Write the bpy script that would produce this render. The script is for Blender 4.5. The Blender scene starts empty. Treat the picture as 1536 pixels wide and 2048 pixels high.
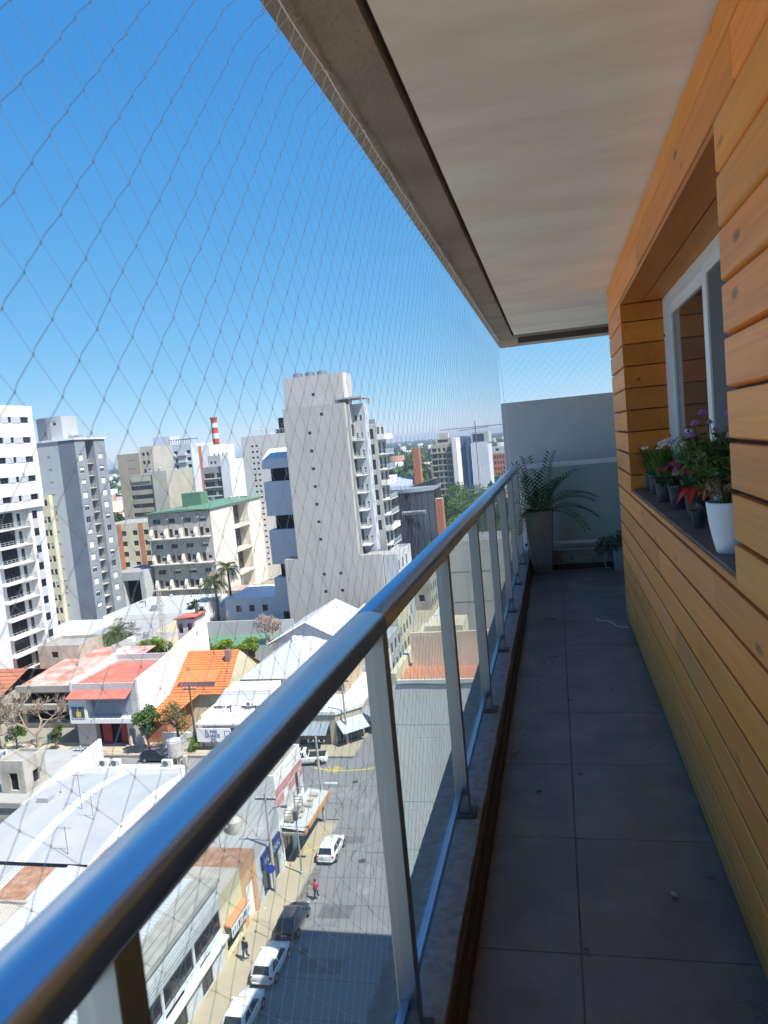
import bpy, bmesh, math, random
import numpy as np
from mathutils import Vector, Matrix

# ------------------------------------------------------------------ camera
SC = bpy.context.scene
COL = SC.collection
R = math.radians
rnd = random.Random(7)

CAM_Z = 1.5
def cam_axes():
    vp = Vector((340, -171, 1500)).normalized()            # balcony direction seen by the lens
    h2 = Vector((-660 + 0.0, -77, 1500))
    up = vp.cross(h2).normalized()
    if up.y > 0: up = -up
    xd = vp.cross(up)
    return xd, vp, up
_xd, _yd, _up = cam_axes()
_right = Vector((_xd.x, _yd.x, _up.x)); _upv = -Vector((_xd.y, _yd.y, _up.y)); _back = -Vector((_xd.z, _yd.z, _up.z))
cam_d = bpy.data.cameras.new("camera"); cam = bpy.data.objects.new("camera", cam_d); COL.objects.link(cam)
cam.matrix_world = Matrix(((_right.x, _upv.x, _back.x, 0), (_right.y, _upv.y, _back.y, 0), (_right.z, _upv.z, _back.z, CAM_Z), (0, 0, 0, 1)))
cam_d.sensor_fit = 'VERTICAL'; cam_d.sensor_height = 36; cam_d.sensor_width = 27
cam_d.lens = 36 * 1500 / 2048
cam_d.clip_start = 0.02; cam_d.clip_end = 60000
cam_d.dof.use_dof = True; cam_d.dof.focus_distance = 9.0; cam_d.dof.aperture_fstop = 9.0
SC.camera = cam

# ------------------------------------------------------------------ sky, sun, exposure
SUN_EL, SUN_AZ = R(58), math.atan2(0.90, -0.43)             # azimuth measured from +Y towards +X
w = bpy.data.worlds.new("World"); SC.world = w; w.use_nodes = True
nt = w.node_tree; bg = nt.nodes["Background"]
sky = nt.nodes.new("ShaderNodeTexSky"); sky.sky_type = 'NISHITA'; sky.sun_disc = False
sky.sun_elevation = SUN_EL; sky.sun_rotation = SUN_AZ; sky.altitude = 30; sky.air_density = 0.6; sky.dust_density = 0.0; sky.ozone_density = 3.0
EXPO = 0.8
# the whole sky dome is graded evenly, channel by channel, to the phone's deep blue
sp = nt.nodes.new("ShaderNodeSeparateColor"); cm = nt.nodes.new("ShaderNodeCombineColor"); nt.links.new(sky.outputs[0], sp.inputs[0])
for i, (k_, g_) in enumerate(((1.10, 1.09), (0.95, 0.56), (1.03, 0.25))):
    m1 = nt.nodes.new("ShaderNodeMath"); m1.operation = 'MULTIPLY'; m1.inputs[1].default_value = 0.113
    m2 = nt.nodes.new("ShaderNodeMath"); m2.operation = 'POWER'; m2.inputs[1].default_value = g_
    m3 = nt.nodes.new("ShaderNodeMath"); m3.operation = 'MULTIPLY'; m3.inputs[1].default_value = k_ / (2 ** EXPO * 0.1)
    nt.links.new(sp.outputs[i], m1.inputs[0]); nt.links.new(m1.outputs[0], m2.inputs[0]); nt.links.new(m2.outputs[0], m3.inputs[0]); nt.links.new(m3.outputs[0], cm.inputs[i])
nt.links.new(cm.outputs[0], bg.inputs[0]); bg.inputs[1].default_value = 0.1
sl = bpy.data.lights.new("sun", 'SUN'); sl.energy = 4.8; sl.angle = R(0.53); sl.color = (1.0, 0.95, 0.87)
so = bpy.data.objects.new("sun", sl); COL.objects.link(so)
_sd = Vector((math.sin(SUN_AZ) * math.cos(SUN_EL), math.cos(SUN_AZ) * math.cos(SUN_EL), math.sin(SUN_EL)))
so.rotation_euler = _sd.to_track_quat('Z', 'Y').to_euler(); so.location = _sd * 100
SC.view_settings.view_transform = 'Standard'; SC.view_settings.look = 'None'
SC.view_settings.exposure = EXPO; SC.view_settings.gamma = 1; SC.view_settings.use_curve_mapping = False
SC.render.engine = 'CYCLES'
SC.cycles.max_bounces = 8; SC.cycles.diffuse_bounces = 4; SC.cycles.glossy_bounces = 4
SC.cycles.transmission_bounces = 6; SC.cycles.transparent_max_bounces = 24
SC.cycles.caustics_reflective = False; SC.cycles.caustics_refractive = False
SC.cycles.use_denoising = True

# ------------------------------------------------------------------ helpers
ORG = {}
def empty(name, loc=(0, 0, 0), label=None, cat=None, group=None, rz=0.0):
    o = bpy.data.objects.new(name, None); COL.objects.link(o)
    o.location = loc; o.rotation_euler = (0, 0, rz); o.empty_display_size = 0.2
    ORG[o.name] = Vector(loc) if rz == 0 else Vector((0, 0, 0))
    return tag(o, label, cat, group)
def tag(o, label=None, cat=None, group=None, kind=None):
    if label: o["label"] = label
    if cat: o["category"] = cat
    if group: o["group"] = group
    if kind: o["kind"] = kind
    return o
def struct(o):
    o["kind"] = "structure"; return o

class MB:
    """collects faces; build() links them as one mesh object (world coordinates unless the root is rotated)"""
    def __init__(s): s.v = []; s.f = []; s.mi = []; s.cur = 0
    def m(s, i): s.cur = i; return s
    def face(s, pts):
        n = len(s.v); s.v += [tuple(p) for p in pts]; s.f.append(tuple(range(n, n + len(pts)))); s.mi.append(s.cur); return s
    def raw(s, vs, fs):
        n = len(s.v); s.v += [tuple(p) for p in vs]
        for f in fs: s.f.append(tuple(n + i for i in f)); s.mi.append(s.cur)
        return s
    def box(s, x0, x1, y0, y1, z0, z1):
        if x0 > x1: x0, x1 = x1, x0
        if y0 > y1: y0, y1 = y1, y0
        if z0 > z1: z0, z1 = z1, z0
        return s.raw([(x0, y0, z0), (x1, y0, z0), (x1, y1, z0), (x0, y1, z0), (x0, y0, z1), (x1, y0, z1), (x1, y1, z1), (x0, y1, z1)],
                     [(0, 3, 2, 1), (4, 5, 6, 7), (0, 1, 5, 4), (1, 2, 6, 5), (2, 3, 7, 6), (3, 0, 4, 7)])
    def bbox(s, x0, x1, y0, y1, z0, z1, b):
        """box with chamfered edges"""
        b = min(b, (x1 - x0) / 2.2, (y1 - y0) / 2.2, (z1 - z0) / 2.2)
        vs = []; 
        for iz, z in enumerate((z0, z0 + b, z1 - b, z1)):
            k = b if iz in (0, 3) else 0.0
            x_0, x_1, y_0, y_1 = x0 + k, x1 - k, y0 + k, y1 - k
            c = b if iz in (1, 2) else b * 0.5
            vs += [(x_0 + c, y_0, z), (x_1 - c, y_0, z), (x_1, y_0 + c, z), (x_1, y_1 - c, z), (x_1 - c, y_1, z), (x_0 + c, y_1, z), (x_0, y_1 - c, z), (x_0, y_0 + c, z)]
        fs = [tuple(range(7, -1, -1)), tuple(range(24, 32))]
        for k in range(3):
            for i in range(8):
                j = (i + 1) % 8
                fs.append((k * 8 + i, k * 8 + j, k * 8 + 8 + j, k * 8 + 8 + i))
        return s.raw(vs, fs)
    def prism(s, poly, axis, a0, a1):
        """polygon of 2-D points extruded along an axis: x -> (y,z), y -> (x,z), z -> (x,y)"""
        def P(p, a): return {'x': (a, p[0], p[1]), 'y': (p[0], a, p[1]), 'z': (p[0], p[1], a)}[axis]
        n = len(poly)
        vs = [P(p, a0) for p in poly] + [P(p, a1) for p in poly]
        fs = [tuple(range(n)), tuple(range(2 * n - 1, n - 1, -1))] + [(i, n + i, n + (i + 1) % n, (i + 1) % n) for i in range(n)]
        return s.raw(vs, fs)
    def tube(s, path, r, n=6, caps=True, r1=None):
        path = [Vector(p) for p in path]; L = len(path); rings = []
        for i, p in enumerate(path):
            t = (path[min(i + 1, L - 1)] - path[max(i - 1, 0)])
            t = t.normalized() if t.length > 1e-9 else Vector((0, 0, 1))
            a = t.cross(Vector((0, 0, 1))) if abs(t.z) < 0.95 else t.cross(Vector((1, 0, 0)))
            a.normalize(); b = t.cross(a)
            rr = r if r1 is None else r + (r1 - r) * i / max(1, L - 1)
            if isinstance(r, (list, tuple)): rr = r[i]
            rings.append([p + a * (rr * math.cos(2 * math.pi * k / n)) + b * (rr * math.sin(2 * math.pi * k / n)) for k in range(n)])
        vs = [q for ring in rings for q in ring]; fs = []
        for i in range(L - 1):
            for k in range(n):
                fs.append((i * n + k, i * n + (k + 1) % n, (i + 1) * n + (k + 1) % n, (i + 1) * n + k))
        if caps: fs += [tuple(range(n - 1, -1, -1)), tuple(range((L - 1) * n, L * n))]
        return s.raw(vs, fs)
    def lathe(s, cx, cy, prof, n=16, cap=True):
        vs = [(cx + r * math.cos(2 * math.pi * k / n), cy + r * math.sin(2 * math.pi * k / n), z) for r, z in prof for k in range(n)]
        fs = []
        for i in range(len(prof) - 1):
            for k in range(n): fs.append((i * n + k, i * n + (k + 1) % n, (i + 1) * n + (k + 1) % n, (i + 1) * n + k))
        if cap: fs += [tuple(range(n - 1, -1, -1)), tuple(range((len(prof) - 1) * n, len(prof) * n))]
        return s.raw(vs, fs)
    def build(s, name, mats, parent=None, smooth=False, local=False):
        me = bpy.data.meshes.new(name)
        vs = s.v
        if parent is not None and not local:
            off = world_org(parent); vs = [(v[0] - off.x, v[1] - off.y, v[2] - off.z) for v in vs]
        me.from_pydata(vs, [], s.f)
        if not isinstance(mats, (list, tuple)): mats = [mats]
        for m in mats: me.materials.append(m)
        if len(mats) > 1: me.polygons.foreach_set("material_index", s.mi)
        if smooth: me.polygons.foreach_set("use_smooth", [True] * len(me.polygons))
        me.update()
        o = bpy.data.objects.new(name, me); COL.objects.link(o)
        if parent is not None: o.parent = parent
        return o
def world_org(o):
    v = Vector((0, 0, 0))
    while o is not None:
        v = v + ORG.get(o.name, Vector((0, 0, 0))); o = o.parent
    return v
def obj(name, me, parent=None, loc=None):
    o = bpy.data.objects.new(name, me); COL.objects.link(o)
    if parent is not None: o.parent = parent
    if loc is not None: o.location = loc
    return o
def copy_tree(o, parent=None, loc=None, rz=None):
    c = o.copy(); COL.objects.link(c); c.parent = parent
    for k in ("label", "category", "group"):
        if k in o: c[k] = o[k]
    if loc is not None: c.location = loc
    if rz is not None: c.rotation_euler = (0, 0, rz)
    for ch in o.children: copy_tree(ch, c)
    return c

# ------------------------------------------------------------------ materials
MATS = {}
def mat(name, col, rough=0.8, var=0.0, vscale=3.0, vcol=None, bump=0.0, bscale=40.0, metal=0.0, spec=0.4, stretch=(1, 1, 1), objvar=0.0, streak=0.0, coat=0.0, world=False, rvar=0.0, rscale=6.0):
    """base colour broken by noise stains, optional vertical streaks, fine bump and a per-object shift"""
    if name in MATS: return MATS[name]
    m = bpy.data.materials.new(name); m.use_nodes = True; t = m.node_tree; N = t.nodes; Lk = t.links
    b = N["Principled BSDF"]; b.inputs["Roughness"].default_value = rough; b.inputs["Metallic"].default_value = metal
    b.inputs["Specular IOR Level"].default_value = spec
    b.inputs["Base Color"].default_value = (*col, 1)
    if coat: b.inputs["Coat Weight"].default_value = coat; b.inputs["Coat Roughness"].default_value = 0.05
    src = None
    if var or bump or streak or objvar or rvar:
        tc = N.new("ShaderNodeTexCoord"); mp = N.new("ShaderNodeMapping"); mp.inputs["Scale"].default_value = stretch
        if world:
            ge = N.new("ShaderNodeNewGeometry"); Lk.new(ge.outputs["Position"], mp.inputs[0])
        else:
            Lk.new(tc.outputs["Object"], mp.inputs[0])
        vec = mp.outputs[0]
        src = N.new("ShaderNodeRGB"); src.outputs[0].default_value = (*col, 1); src = src.outputs[0]
        def mix(fac, a, bcol):
            x = N.new("ShaderNodeMix"); x.data_type = 'RGBA'; x.blend_type = 'MIX'
            if hasattr(fac, 'default_value') or hasattr(fac, 'links'): Lk.new(fac, x.inputs[0])
            else: x.inputs[0].default_value = fac
            Lk.new(a, x.inputs[6])
            if isinstance(bcol, tuple): x.inputs[7].default_value = (*bcol, 1)
            else: Lk.new(bcol, x.inputs[7])
            return x.outputs[2]
        if var:
            n = N.new("ShaderNodeTexNoise"); n.inputs["Scale"].default_value = vscale; n.inputs["Detail"].default_value = 6; n.inputs["Roughness"].default_value = 0.62
            Lk.new(vec, n.inputs["Vector"])
            r = N.new("ShaderNodeValToRGB"); r.color_ramp.elements[0].position = 0.40; r.color_ramp.elements[1].position = 0.68
            r.color_ramp.elements[0].color = (0, 0, 0, 1); r.color_ramp.elements[1].color = (var, var, var, 1)
            Lk.new(n.outputs["Fac"], r.inputs[0])
            src = mix(r.outputs[0], src, vcol or tuple(c * 0.45 for c in col))
        if streak:
            mp2 = N.new("ShaderNodeMapping"); mp2.inputs["Scale"].default_value = (1.3, 1.3, 0.09); Lk.new(tc.outputs["Object"], mp2.inputs[0])
            n2 = N.new("ShaderNodeTexNoise"); n2.inputs["Scale"].default_value = 1.2; n2.inputs["Detail"].default_value = 5; n2.inputs["Roughness"].default_value = 0.6
            Lk.new(mp2.outputs[0], n2.inputs["Vector"])
            r2 = N.new("ShaderNodeValToRGB"); r2.color_ramp.elements[0].position = 0.5; r2.color_ramp.elements[1].position = 0.75
            r2.color_ramp.elements[0].color = (0, 0, 0, 1); r2.color_ramp.elements[1].color = (streak,) * 3 + (1,)
            Lk.new(n2.outputs["Fac"], r2.inputs[0])
            src = mix(r2.outputs[0], src, tuple(c * 0.4 for c in col))
        if objvar:
            oi = N.new("ShaderNodeObjectInfo"); hsv = N.new("ShaderNodeHueSaturation")
            mr = N.new("ShaderNodeMapRange"); mr.inputs[3].default_value = 1 - objvar; mr.inputs[4].default_value = 1 + objvar
            Lk.new(oi.outputs["Random"], mr.inputs[0]); Lk.new(mr.outputs[0], hsv.inputs["Value"]); Lk.new(src, hsv.inputs["Color"]); src = hsv.outputs[0]
        Lk.new(src, b.inputs["Base Color"])
        if rvar:                                             # dust film and wiped patches
            nr_ = N.new("ShaderNodeTexNoise"); nr_.inputs["Scale"].default_value = rscale; nr_.inputs["Detail"].default_value = 7; nr_.inputs["Roughness"].default_value = .7; Lk.new(vec, nr_.inputs["Vector"])
            rm_ = N.new("ShaderNodeMapRange"); rm_.inputs[1].default_value = .35; rm_.inputs[2].default_value = .68; rm_.inputs[3].default_value = max(0.05, rough - rvar); rm_.inputs[4].default_value = rough + rvar
            Lk.new(nr_.outputs["Fac"], rm_.inputs[0]); Lk.new(rm_.outputs[0], b.inputs["Roughness"])
        if bump:
            nb = N.new("ShaderNodeTexNoise"); nb.inputs["Scale"].default_value = bscale; nb.inputs["Detail"].default_value = 5
            Lk.new(vec, nb.inputs["Vector"])
            bp = N.new("ShaderNodeBump"); bp.inputs["Strength"].default_value = bump; bp.inputs["Distance"].default_value = 0.01
            Lk.new(nb.outputs["Fac"], bp.inputs["Height"]); Lk.new(bp.outputs[0], b.inputs["Normal"])
    MATS[name] = m
    return m
def leafmat(name, col, trans=0.35, objvar=0.12, col2=None):
    if name in MATS: return MATS[name]
    m = bpy.data.materials.new(name); m.use_nodes = True; t = m.node_tree; N = t.nodes; Lk = t.links
    b = N["Principled BSDF"]; b.inputs["Roughness"].default_value = 0.55; b.inputs["Specular IOR Level"].default_value = 0.3
    ge = N.new("ShaderNodeNewGeometry"); mr = N.new("ShaderNodeValToRGB")
    c2 = col2 or tuple(c * 0.5 for c in col)
    mr.color_ramp.elements[0].color = (*c2, 1); mr.color_ramp.elements[1].color = (*col, 1)
    Lk.new(ge.outputs["Random Per Island"], mr.inputs[0]); Lk.new(mr.outputs[0], b.inputs["Base Color"])
    tr = N.new("ShaderNodeBsdfTranslucent"); Lk.new(mr.outputs[0], tr.inputs["Color"])
    mx = N.new("ShaderNodeMixShader"); mx.inputs[0].default_value = trans
    Lk.new(b.outputs[0], mx.inputs[1]); Lk.new(tr.outputs[0], mx.inputs[2]); Lk.new(mx.outputs[0], N["Material Output"].inputs[0])
    MATS[name] = m; return m
def glassmat(name, tint=(1, 1, 1), rough=0.0, refl=0.45, dust=0.0):
    """thin clear sheet: see-through with a fresnel reflection"""
    if name in MATS: return MATS[name]
    m = bpy.data.materials.new(name); m.use_nodes = True; t = m.node_tree; N = t.nodes; Lk = t.links
    N.remove(N["Principled BSDF"])
    tr = N.new("ShaderNodeBsdfTransparent"); tr.inputs[0].default_value = (*tint, 1)
    gl = N.new("ShaderNodeBsdfGlossy"); gl.inputs["Roughness"].default_value = rough
    ge = N.new("ShaderNodeNewGeometry"); dt = N.new("ShaderNodeVectorMath"); dt.operation = 'DOT_PRODUCT'
    Lk.new(ge.outputs["Incoming"], dt.inputs[0]); Lk.new(ge.outputs["Normal"], dt.inputs[1])
    def ma(op, a, b=None):
        x = N.new("ShaderNodeMath"); x.operation = op
        for i, q in enumerate((a, b)):
            if q is None: continue
            if isinstance(q, (int, float)): x.inputs[i].default_value = q
            else: Lk.new(q, x.inputs[i])
        return x.outputs[0]
    f5 = ma('POWER', ma('SUBTRACT', 1.0, ma('ABSOLUTE', dt.outputs["Value"])), 5.0)
    fr = ma('MULTIPLY', ma('ADD', ma('MULTIPLY', f5, 0.96), 0.04), refl)
    mx = N.new("ShaderNodeMixShader"); Lk.new(fr, mx.inputs[0]); Lk.new(tr.outputs[0], mx.inputs[1]); Lk.new(gl.outputs[0], mx.inputs[2])
    if dust:                                                 # dried rain and dust on the sheet
        nz = N.new("ShaderNodeTexNoise"); nz.inputs["Scale"].default_value = 3.0; nz.inputs["Detail"].default_value = 8; nz.inputs["Roughness"].default_value = .7
        Lk.new(ge.outputs["Position"], nz.inputs["Vector"]); mr_ = N.new("ShaderNodeMapRange"); mr_.inputs[1].default_value = .3; mr_.inputs[2].default_value = .75; mr_.inputs[3].default_value = dust * .5; mr_.inputs[4].default_value = dust * 1.6
        Lk.new(nz.outputs["Fac"], mr_.inputs[0]); df = N.new("ShaderNodeBsdfDiffuse"); df.inputs[0].default_value = (.75, .77, .78, 1); ts = N.new("ShaderNodeBsdfTranslucent"); ts.inputs[0].default_value = (.75, .77, .78, 1)
        a1 = N.new("ShaderNodeMixShader"); Lk.new(df.outputs[0], a1.inputs[1]); Lk.new(ts.outputs[0], a1.inputs[2]); m3_ = N.new("ShaderNodeMixShader"); Lk.new(mr_.outputs[0], m3_.inputs[0]); Lk.new(mx.outputs[0], m3_.inputs[1]); Lk.new(a1.outputs[0], m3_.inputs[2]); mx = m3_
    Lk.new(mx.outputs[0], N["Material Output"].inputs[0]); MATS[name] = m; return m

def woodmat(name, col, grey=0.35, greycol=(0.40, 0.30, 0.20)):
    """stained boards: long grain, knots, per-board tone, weathered grey patches and nail-head dirt"""
    if name in MATS: return MATS[name]
    m = bpy.data.materials.new(name); m.use_nodes = True; t = m.node_tree; N = t.nodes; Lk = t.links
    b = N["Principled BSDF"]; b.inputs["Roughness"].default_value = 0.5; b.inputs["Specular IOR Level"].default_value = 0.35
    ge = N.new("ShaderNodeNewGeometry"); oi = N.new("ShaderNodeObjectInfo")
    ad = N.new("ShaderNodeVectorMath"); ad.operation = 'MULTIPLY_ADD'
    cmb = N.new("ShaderNodeCombineXYZ"); 
    for i in range(3): Lk.new(oi.outputs["Random"], cmb.inputs[i])
    ad.inputs[1].default_value = (17, 31, 23); Lk.new(cmb.outputs[0], ad.inputs[0]); Lk.new(ge.outputs["Position"], ad.inputs[2])
    def noise(sc, detail, rough, stretch, dist=0.0):
        mp = N.new("ShaderNodeMapping"); mp.inputs["Scale"].default_value = stretch; Lk.new(ad.outputs[0], mp.inputs[0])
        n = N.new("ShaderNodeTexNoise"); n.inputs["Scale"].default_value = sc; n.inputs["Detail"].default_value = detail; n.inputs["Roughness"].default_value = rough; n.inputs["Distortion"].default_value = dist
        Lk.new(mp.outputs[0], n.inputs["Vector"]); return n.outputs["Fac"]
    def ramp(f, p0, p1, c0, c1):
        r = N.new("ShaderNodeValToRGB"); r.color_ramp.elements[0].position = p0; r.color_ramp.elements[1].position = p1
        r.color_ramp.elements[0].color = (*c0, 1); r.color_ramp.elements[1].color = (*c1, 1); Lk.new(f, r.inputs[0]); return r.outputs[0]
    def mix(f, a, c, mode='MIX'):
        x = N.new("ShaderNodeMix"); x.data_type = 'RGBA'; x.blend_type = mode
        if isinstance(f, float): x.inputs[0].default_value = f
        else: Lk.new(f, x.inputs[0])
        Lk.new(a, x.inputs[6])
        if isinstance(c, tuple): x.inputs[7].default_value = (*c, 1)
        else: Lk.new(c, x.inputs[7])
        return x.outputs[2]
    grain = noise(14, 6, 0.65, (1, 0.055, 1), 0.12)
    base = ramp(grain, 0.3, 0.72, tuple(c * 0.80 for c in col), tuple(min(1, c * 1.12) for c in col))
    fine = noise(90, 3, 0.5, (1, 0.02, 1))
    base = mix(ramp(fine, 0.35, 0.75, (0.80,) * 3, (1.08,) * 3), base, base) if False else mix(0.35, base, ramp(fine, 0.3, 0.7, tuple(c * 0.65 for c in col), tuple(min(1, c * 1.25) for c in col)))
    weather = noise(2.6, 7, 0.68, (1, 0.5, 1))
    base = mix(ramp(weather, 0.50, 0.78, (0, 0, 0), (grey,) * 3), base, greycol)
    dirt = noise(26, 8, 0.75, (1, 0.25, 1))
    base = mix(ramp(dirt, 0.60, 0.80, (0, 0, 0), (0.35,) * 3), base, tuple(c * 0.25 for c in col))
    mpk = N.new("ShaderNodeMapping"); mpk.inputs["Scale"].default_value = (1, .35, 1); Lk.new(ad.outputs[0], mpk.inputs[0])
    vo = N.new("ShaderNodeTexVoronoi"); vo.inputs["Scale"].default_value = 7.0; Lk.new(mpk.outputs[0], vo.inputs["Vector"])
    base = mix(ramp(vo.outputs["Distance"], .045, .12, (.8, .8, .8), (0, 0, 0)), base, tuple(c * .22 for c in col))
    hsv = N.new("ShaderNodeHueSaturation"); mr = N.new("ShaderNodeMapRange"); mr.inputs[3].default_value = 0.83; mr.inputs[4].default_value = 1.12
    hr_ = N.new("ShaderNodeMath"); hr_.operation = 'MULTIPLY_ADD'; hr_.inputs[1].default_value = .009; hr_.inputs[2].default_value = .4945; fr_ = N.new("ShaderNodeMath"); fr_.operation = 'FRACT'; m7 = N.new("ShaderNodeMath"); m7.operation = 'MULTIPLY'; m7.inputs[1].default_value = 7.31
    Lk.new(oi.outputs["Random"], m7.inputs[0]); Lk.new(m7.outputs[0], fr_.inputs[0]); Lk.new(fr_.outputs[0], hr_.inputs[0]); Lk.new(hr_.outputs[0], hsv.inputs["Hue"])
    Lk.new(oi.outputs["Random"], mr.inputs[0]); Lk.new(mr.outputs[0], hsv.inputs["Value"]); Lk.new(base, hsv.inputs["Color"])
    Lk.new(hsv.outputs[0], b.inputs["Base Color"])
    bp = N.new("ShaderNodeBump"); bp.inputs["Strength"].default_value = 0.25; bp.inputs["Distance"].default_value = 0.003
    Lk.new(fine, bp.inputs["Height"]); Lk.new(bp.outputs[0], b.inputs["Normal"])
    rr = N.new("ShaderNodeMapRange"); rr.inputs[3].default_value = 0.38; rr.inputs[4].default_value = 0.62; Lk.new(weather, rr.inputs[0]); Lk.new(rr.outputs[0], b.inputs["Roughness"])
    MATS[name] = m; return m
# ================================================================== THE BALCONY
M_timber = woodmat("timber", (0.86, 0.305, 0.052), 0.5, (0.60, 0.40, 0.23))
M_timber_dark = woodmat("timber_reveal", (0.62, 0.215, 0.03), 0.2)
M_groove = mat("groove_dark", (0.05, 0.03, 0.02), 0.9)
M_white = mat("white_aluminium", (0.72, 0.74, 0.76), 0.35, spec=0.5)
M_bronze = mat("bronze_anodised", (0.46, 0.56, 0.70), 0.29, metal=1.0, rvar=.02, rscale=3, var=0.15, vscale=5, vcol=(0.42, 0.49, 0.58))
M_plate = mat("base_plate_metal", (0.10, 0.10, 0.11), 0.5, metal=0.6)
M_rubber = mat("black_rubber", (0.02, 0.02, 0.02), 0.7)
M_conc = mat("balcony_concrete", (0.33, 0.32, 0.30), 0.85, var=0.85, vscale=22, vcol=(0.17, 0.165, 0.16), bump=0.35, bscale=120)
M_soffit = mat("soffit_concrete", (0.35, 0.29, 0.225), 0.9, var=0.7, vscale=2.6, vcol=(0.21, 0.165, 0.12), bump=0.5, bscale=60)
M_skirt = mat("skirting_brown", (0.058, 0.043, 0.034), 0.6, var=0.5, vscale=6)
M_tile = mat("floor_tile", (0.122, 0.118, 0.130), 0.36, rvar=.10, rscale=4, world=True, var=1.0, vscale=3.4, vcol=(0.20, 0.19, 0.192), bump=0.05, bscale=160, objvar=0.06, spec=0.5)
M_grout = mat("grout", (0.30, 0.27, 0.24), 0.95, var=0.9, vscale=7, vcol=(.10, .09, .085), world=True)
M_glass = glassmat("balustrade_glass", (0.95, 0.98, 0.97), dust=.045)

def plaster_ceiling():
    m = mat("ceiling_plaster", (0.92, 0.87, 0.78), 0.85, var=0.9, vscale=1.9, vcol=(0.76, 0.67, 0.55), bump=0.2, bscale=22, stretch=(0.55, 1.6, 1))
    return m
M_ceil = plaster_ceiling()

Y0, Y1 = -2.6, 8.03                     # balcony length; the lens stands at y = 0
# --- floor: screed slab with single tiles on it
fl = MB().box(-0.54, 0.70, Y0, 8.30, -0.20, -0.006).build("balcony_floor", M_grout); struct(fl)
tx = [(-0.325, -0.031), (-0.027, 0.593)]
ty0 = 2.06 - 0.62 * 7
tme = {}
for (xa, xb) in tx:
    me = MB().bbox(0, xb - xa, 0, 0.617, -0.010, 0, 0.0012); 
    for k in range(17):
        ya = ty0 + 0.62 * k + 0.0015
        yb = min(ya + 0.617, Y1)
        if yb - ya < 0.02: continue
        key = (xa, round(yb - ya, 3))
        if key not in tme:
            t_ = MB().bbox(0, xb - xa, 0, yb - ya, -0.010, 0, 0.0012).build("tile", M_tile); tme[key] = t_.data
            t_.parent = fl; t_.location = (xa, ya, rnd.uniform(-.0006, .0006))
        else: obj("tile", tme[key], fl, (xa, ya, rnd.uniform(-.0006, .0006)))

# --- kerb that carries the balustrade, brown skirting on its inner face
kb = MB()
ys = [Y0 + 0.11 * i for i in range(int((8.03 - Y0) / 0.11) + 1)] + [8.03]
inner = [-0.352 + rnd.uniform(-.003, .003) for _ in ys]
for i in range(len(ys) - 1):
    a, b_, xa, xb = ys[i], ys[i + 1], inner[i], inner[i + 1]
    kb.face([(-0.54, a, 0.13), (xa, a, 0.134), (xb, b_, 0.134), (-0.54, b_, 0.13)])
    kb.face([(xa, a, 0.134), (xa + .004, a, -0.01), (xb + .004, b_, -0.01), (xb, b_, 0.134)])
kb.face([(-0.54, Y0, 0.13), (-0.54, 8.03, 0.13), (-0.54, 8.03, -0.2), (-0.54, Y0, -0.2)])
kb.box(-0.54, 0.70, 8.03, 8.22, -0.2, 0.195)
struct(kb.build("balcony_kerb", M_conc))
sk = MB(); sk.prism([(-0.349, -0.008), (-0.327, -0.008), (-0.327, 0.052), (-0.331, 0.060), (-0.349, 0.060)], 'y', Y0, 8.012)
sk.box(-0.327, 0.70, 8.010, 8.028, -0.006, 0.052)
struct(sk.build("skirting", M_skirt))
# bead strip above the skirting: a second narrow brown batten
struct(MB().prism([(-0.350, 0.066), (-0.338, 0.066), (-0.340, 0.112), (-0.350, 0.114)], 'y', Y0, 8.01).build("skirting_batten", M_skirt))

# --- ceiling: edge beam, shadow gap, plaster field
cb = MB()
cb.prism([(-0.54, 2.45), (-0.352, 2.45), (-0.352, 2.62), (-0.54, 2.62)], 'y', Y0, 8.88)
cb.box(-0.352, 0.9, 7.87, 8.88, 2.452, 2.62)
cb.box(-0.352, 0.9, Y0, 7.87, 2.50, 2.62)
ce = struct(cb.build("ceiling_beam", M_soffit))
struct(MB().box(-0.330, 0.60, Y0, 7.845, 2.456, 2.50).build("ceiling", M_ceil))
struct(MB().box(-0.30, 0.75, 8.06, 8.10, 2.395, 2.4515).build("ceiling_trim", mat("dark_trim", (0.10, 0.085, 0.075), 0.7)))

# --- timber wall: every board is its own piece
WX = 0.44
wl = empty("timber_wall", (WX, 0, 0), "orange stained timber board wall with a deep window beside the balcony walk", "wall")
OP = (2.11, 4.885, 1.062, 2.198)        # opening y0,y1,z0,z1
YC = 5.86                               # far corner
def board(y0, y1, z0, z1, x=WX, m=M_timber):
    g = 0.0065; t = 0.022; l = 0.005
    z0 += g; z1 -= g
    if z1 - z0 < 0.012: return
    return MB().prism([(x + t, z0 - g * .8), (x + l, z0), (x, z0 + l * .7), (x, z1 - l * .5), (x + l * .5, z1), (x + t, z1)], 'y', y0, y1).build("board", m, wl)
rows = [2.452] + [2.356 - 0.1335 * k for k in range(18)] + [0.002]
joints = [[-0.4, 3.05, 5.05], [1.9, 3.9], [0.6, 3.4], [-0.8, 1.2], [0.9], [1.5, 5.3], [0.2], [1.7], [0.5], [1.1], [3.2, 5.0], [2.4, 4.4], [1.4, 3.7], [2.75, 4.9], [0.9, 3.3], [2.2, 4.2], [1.1, 3.75], [2.6, 5.2], [1.7, 4.0]]
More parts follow.
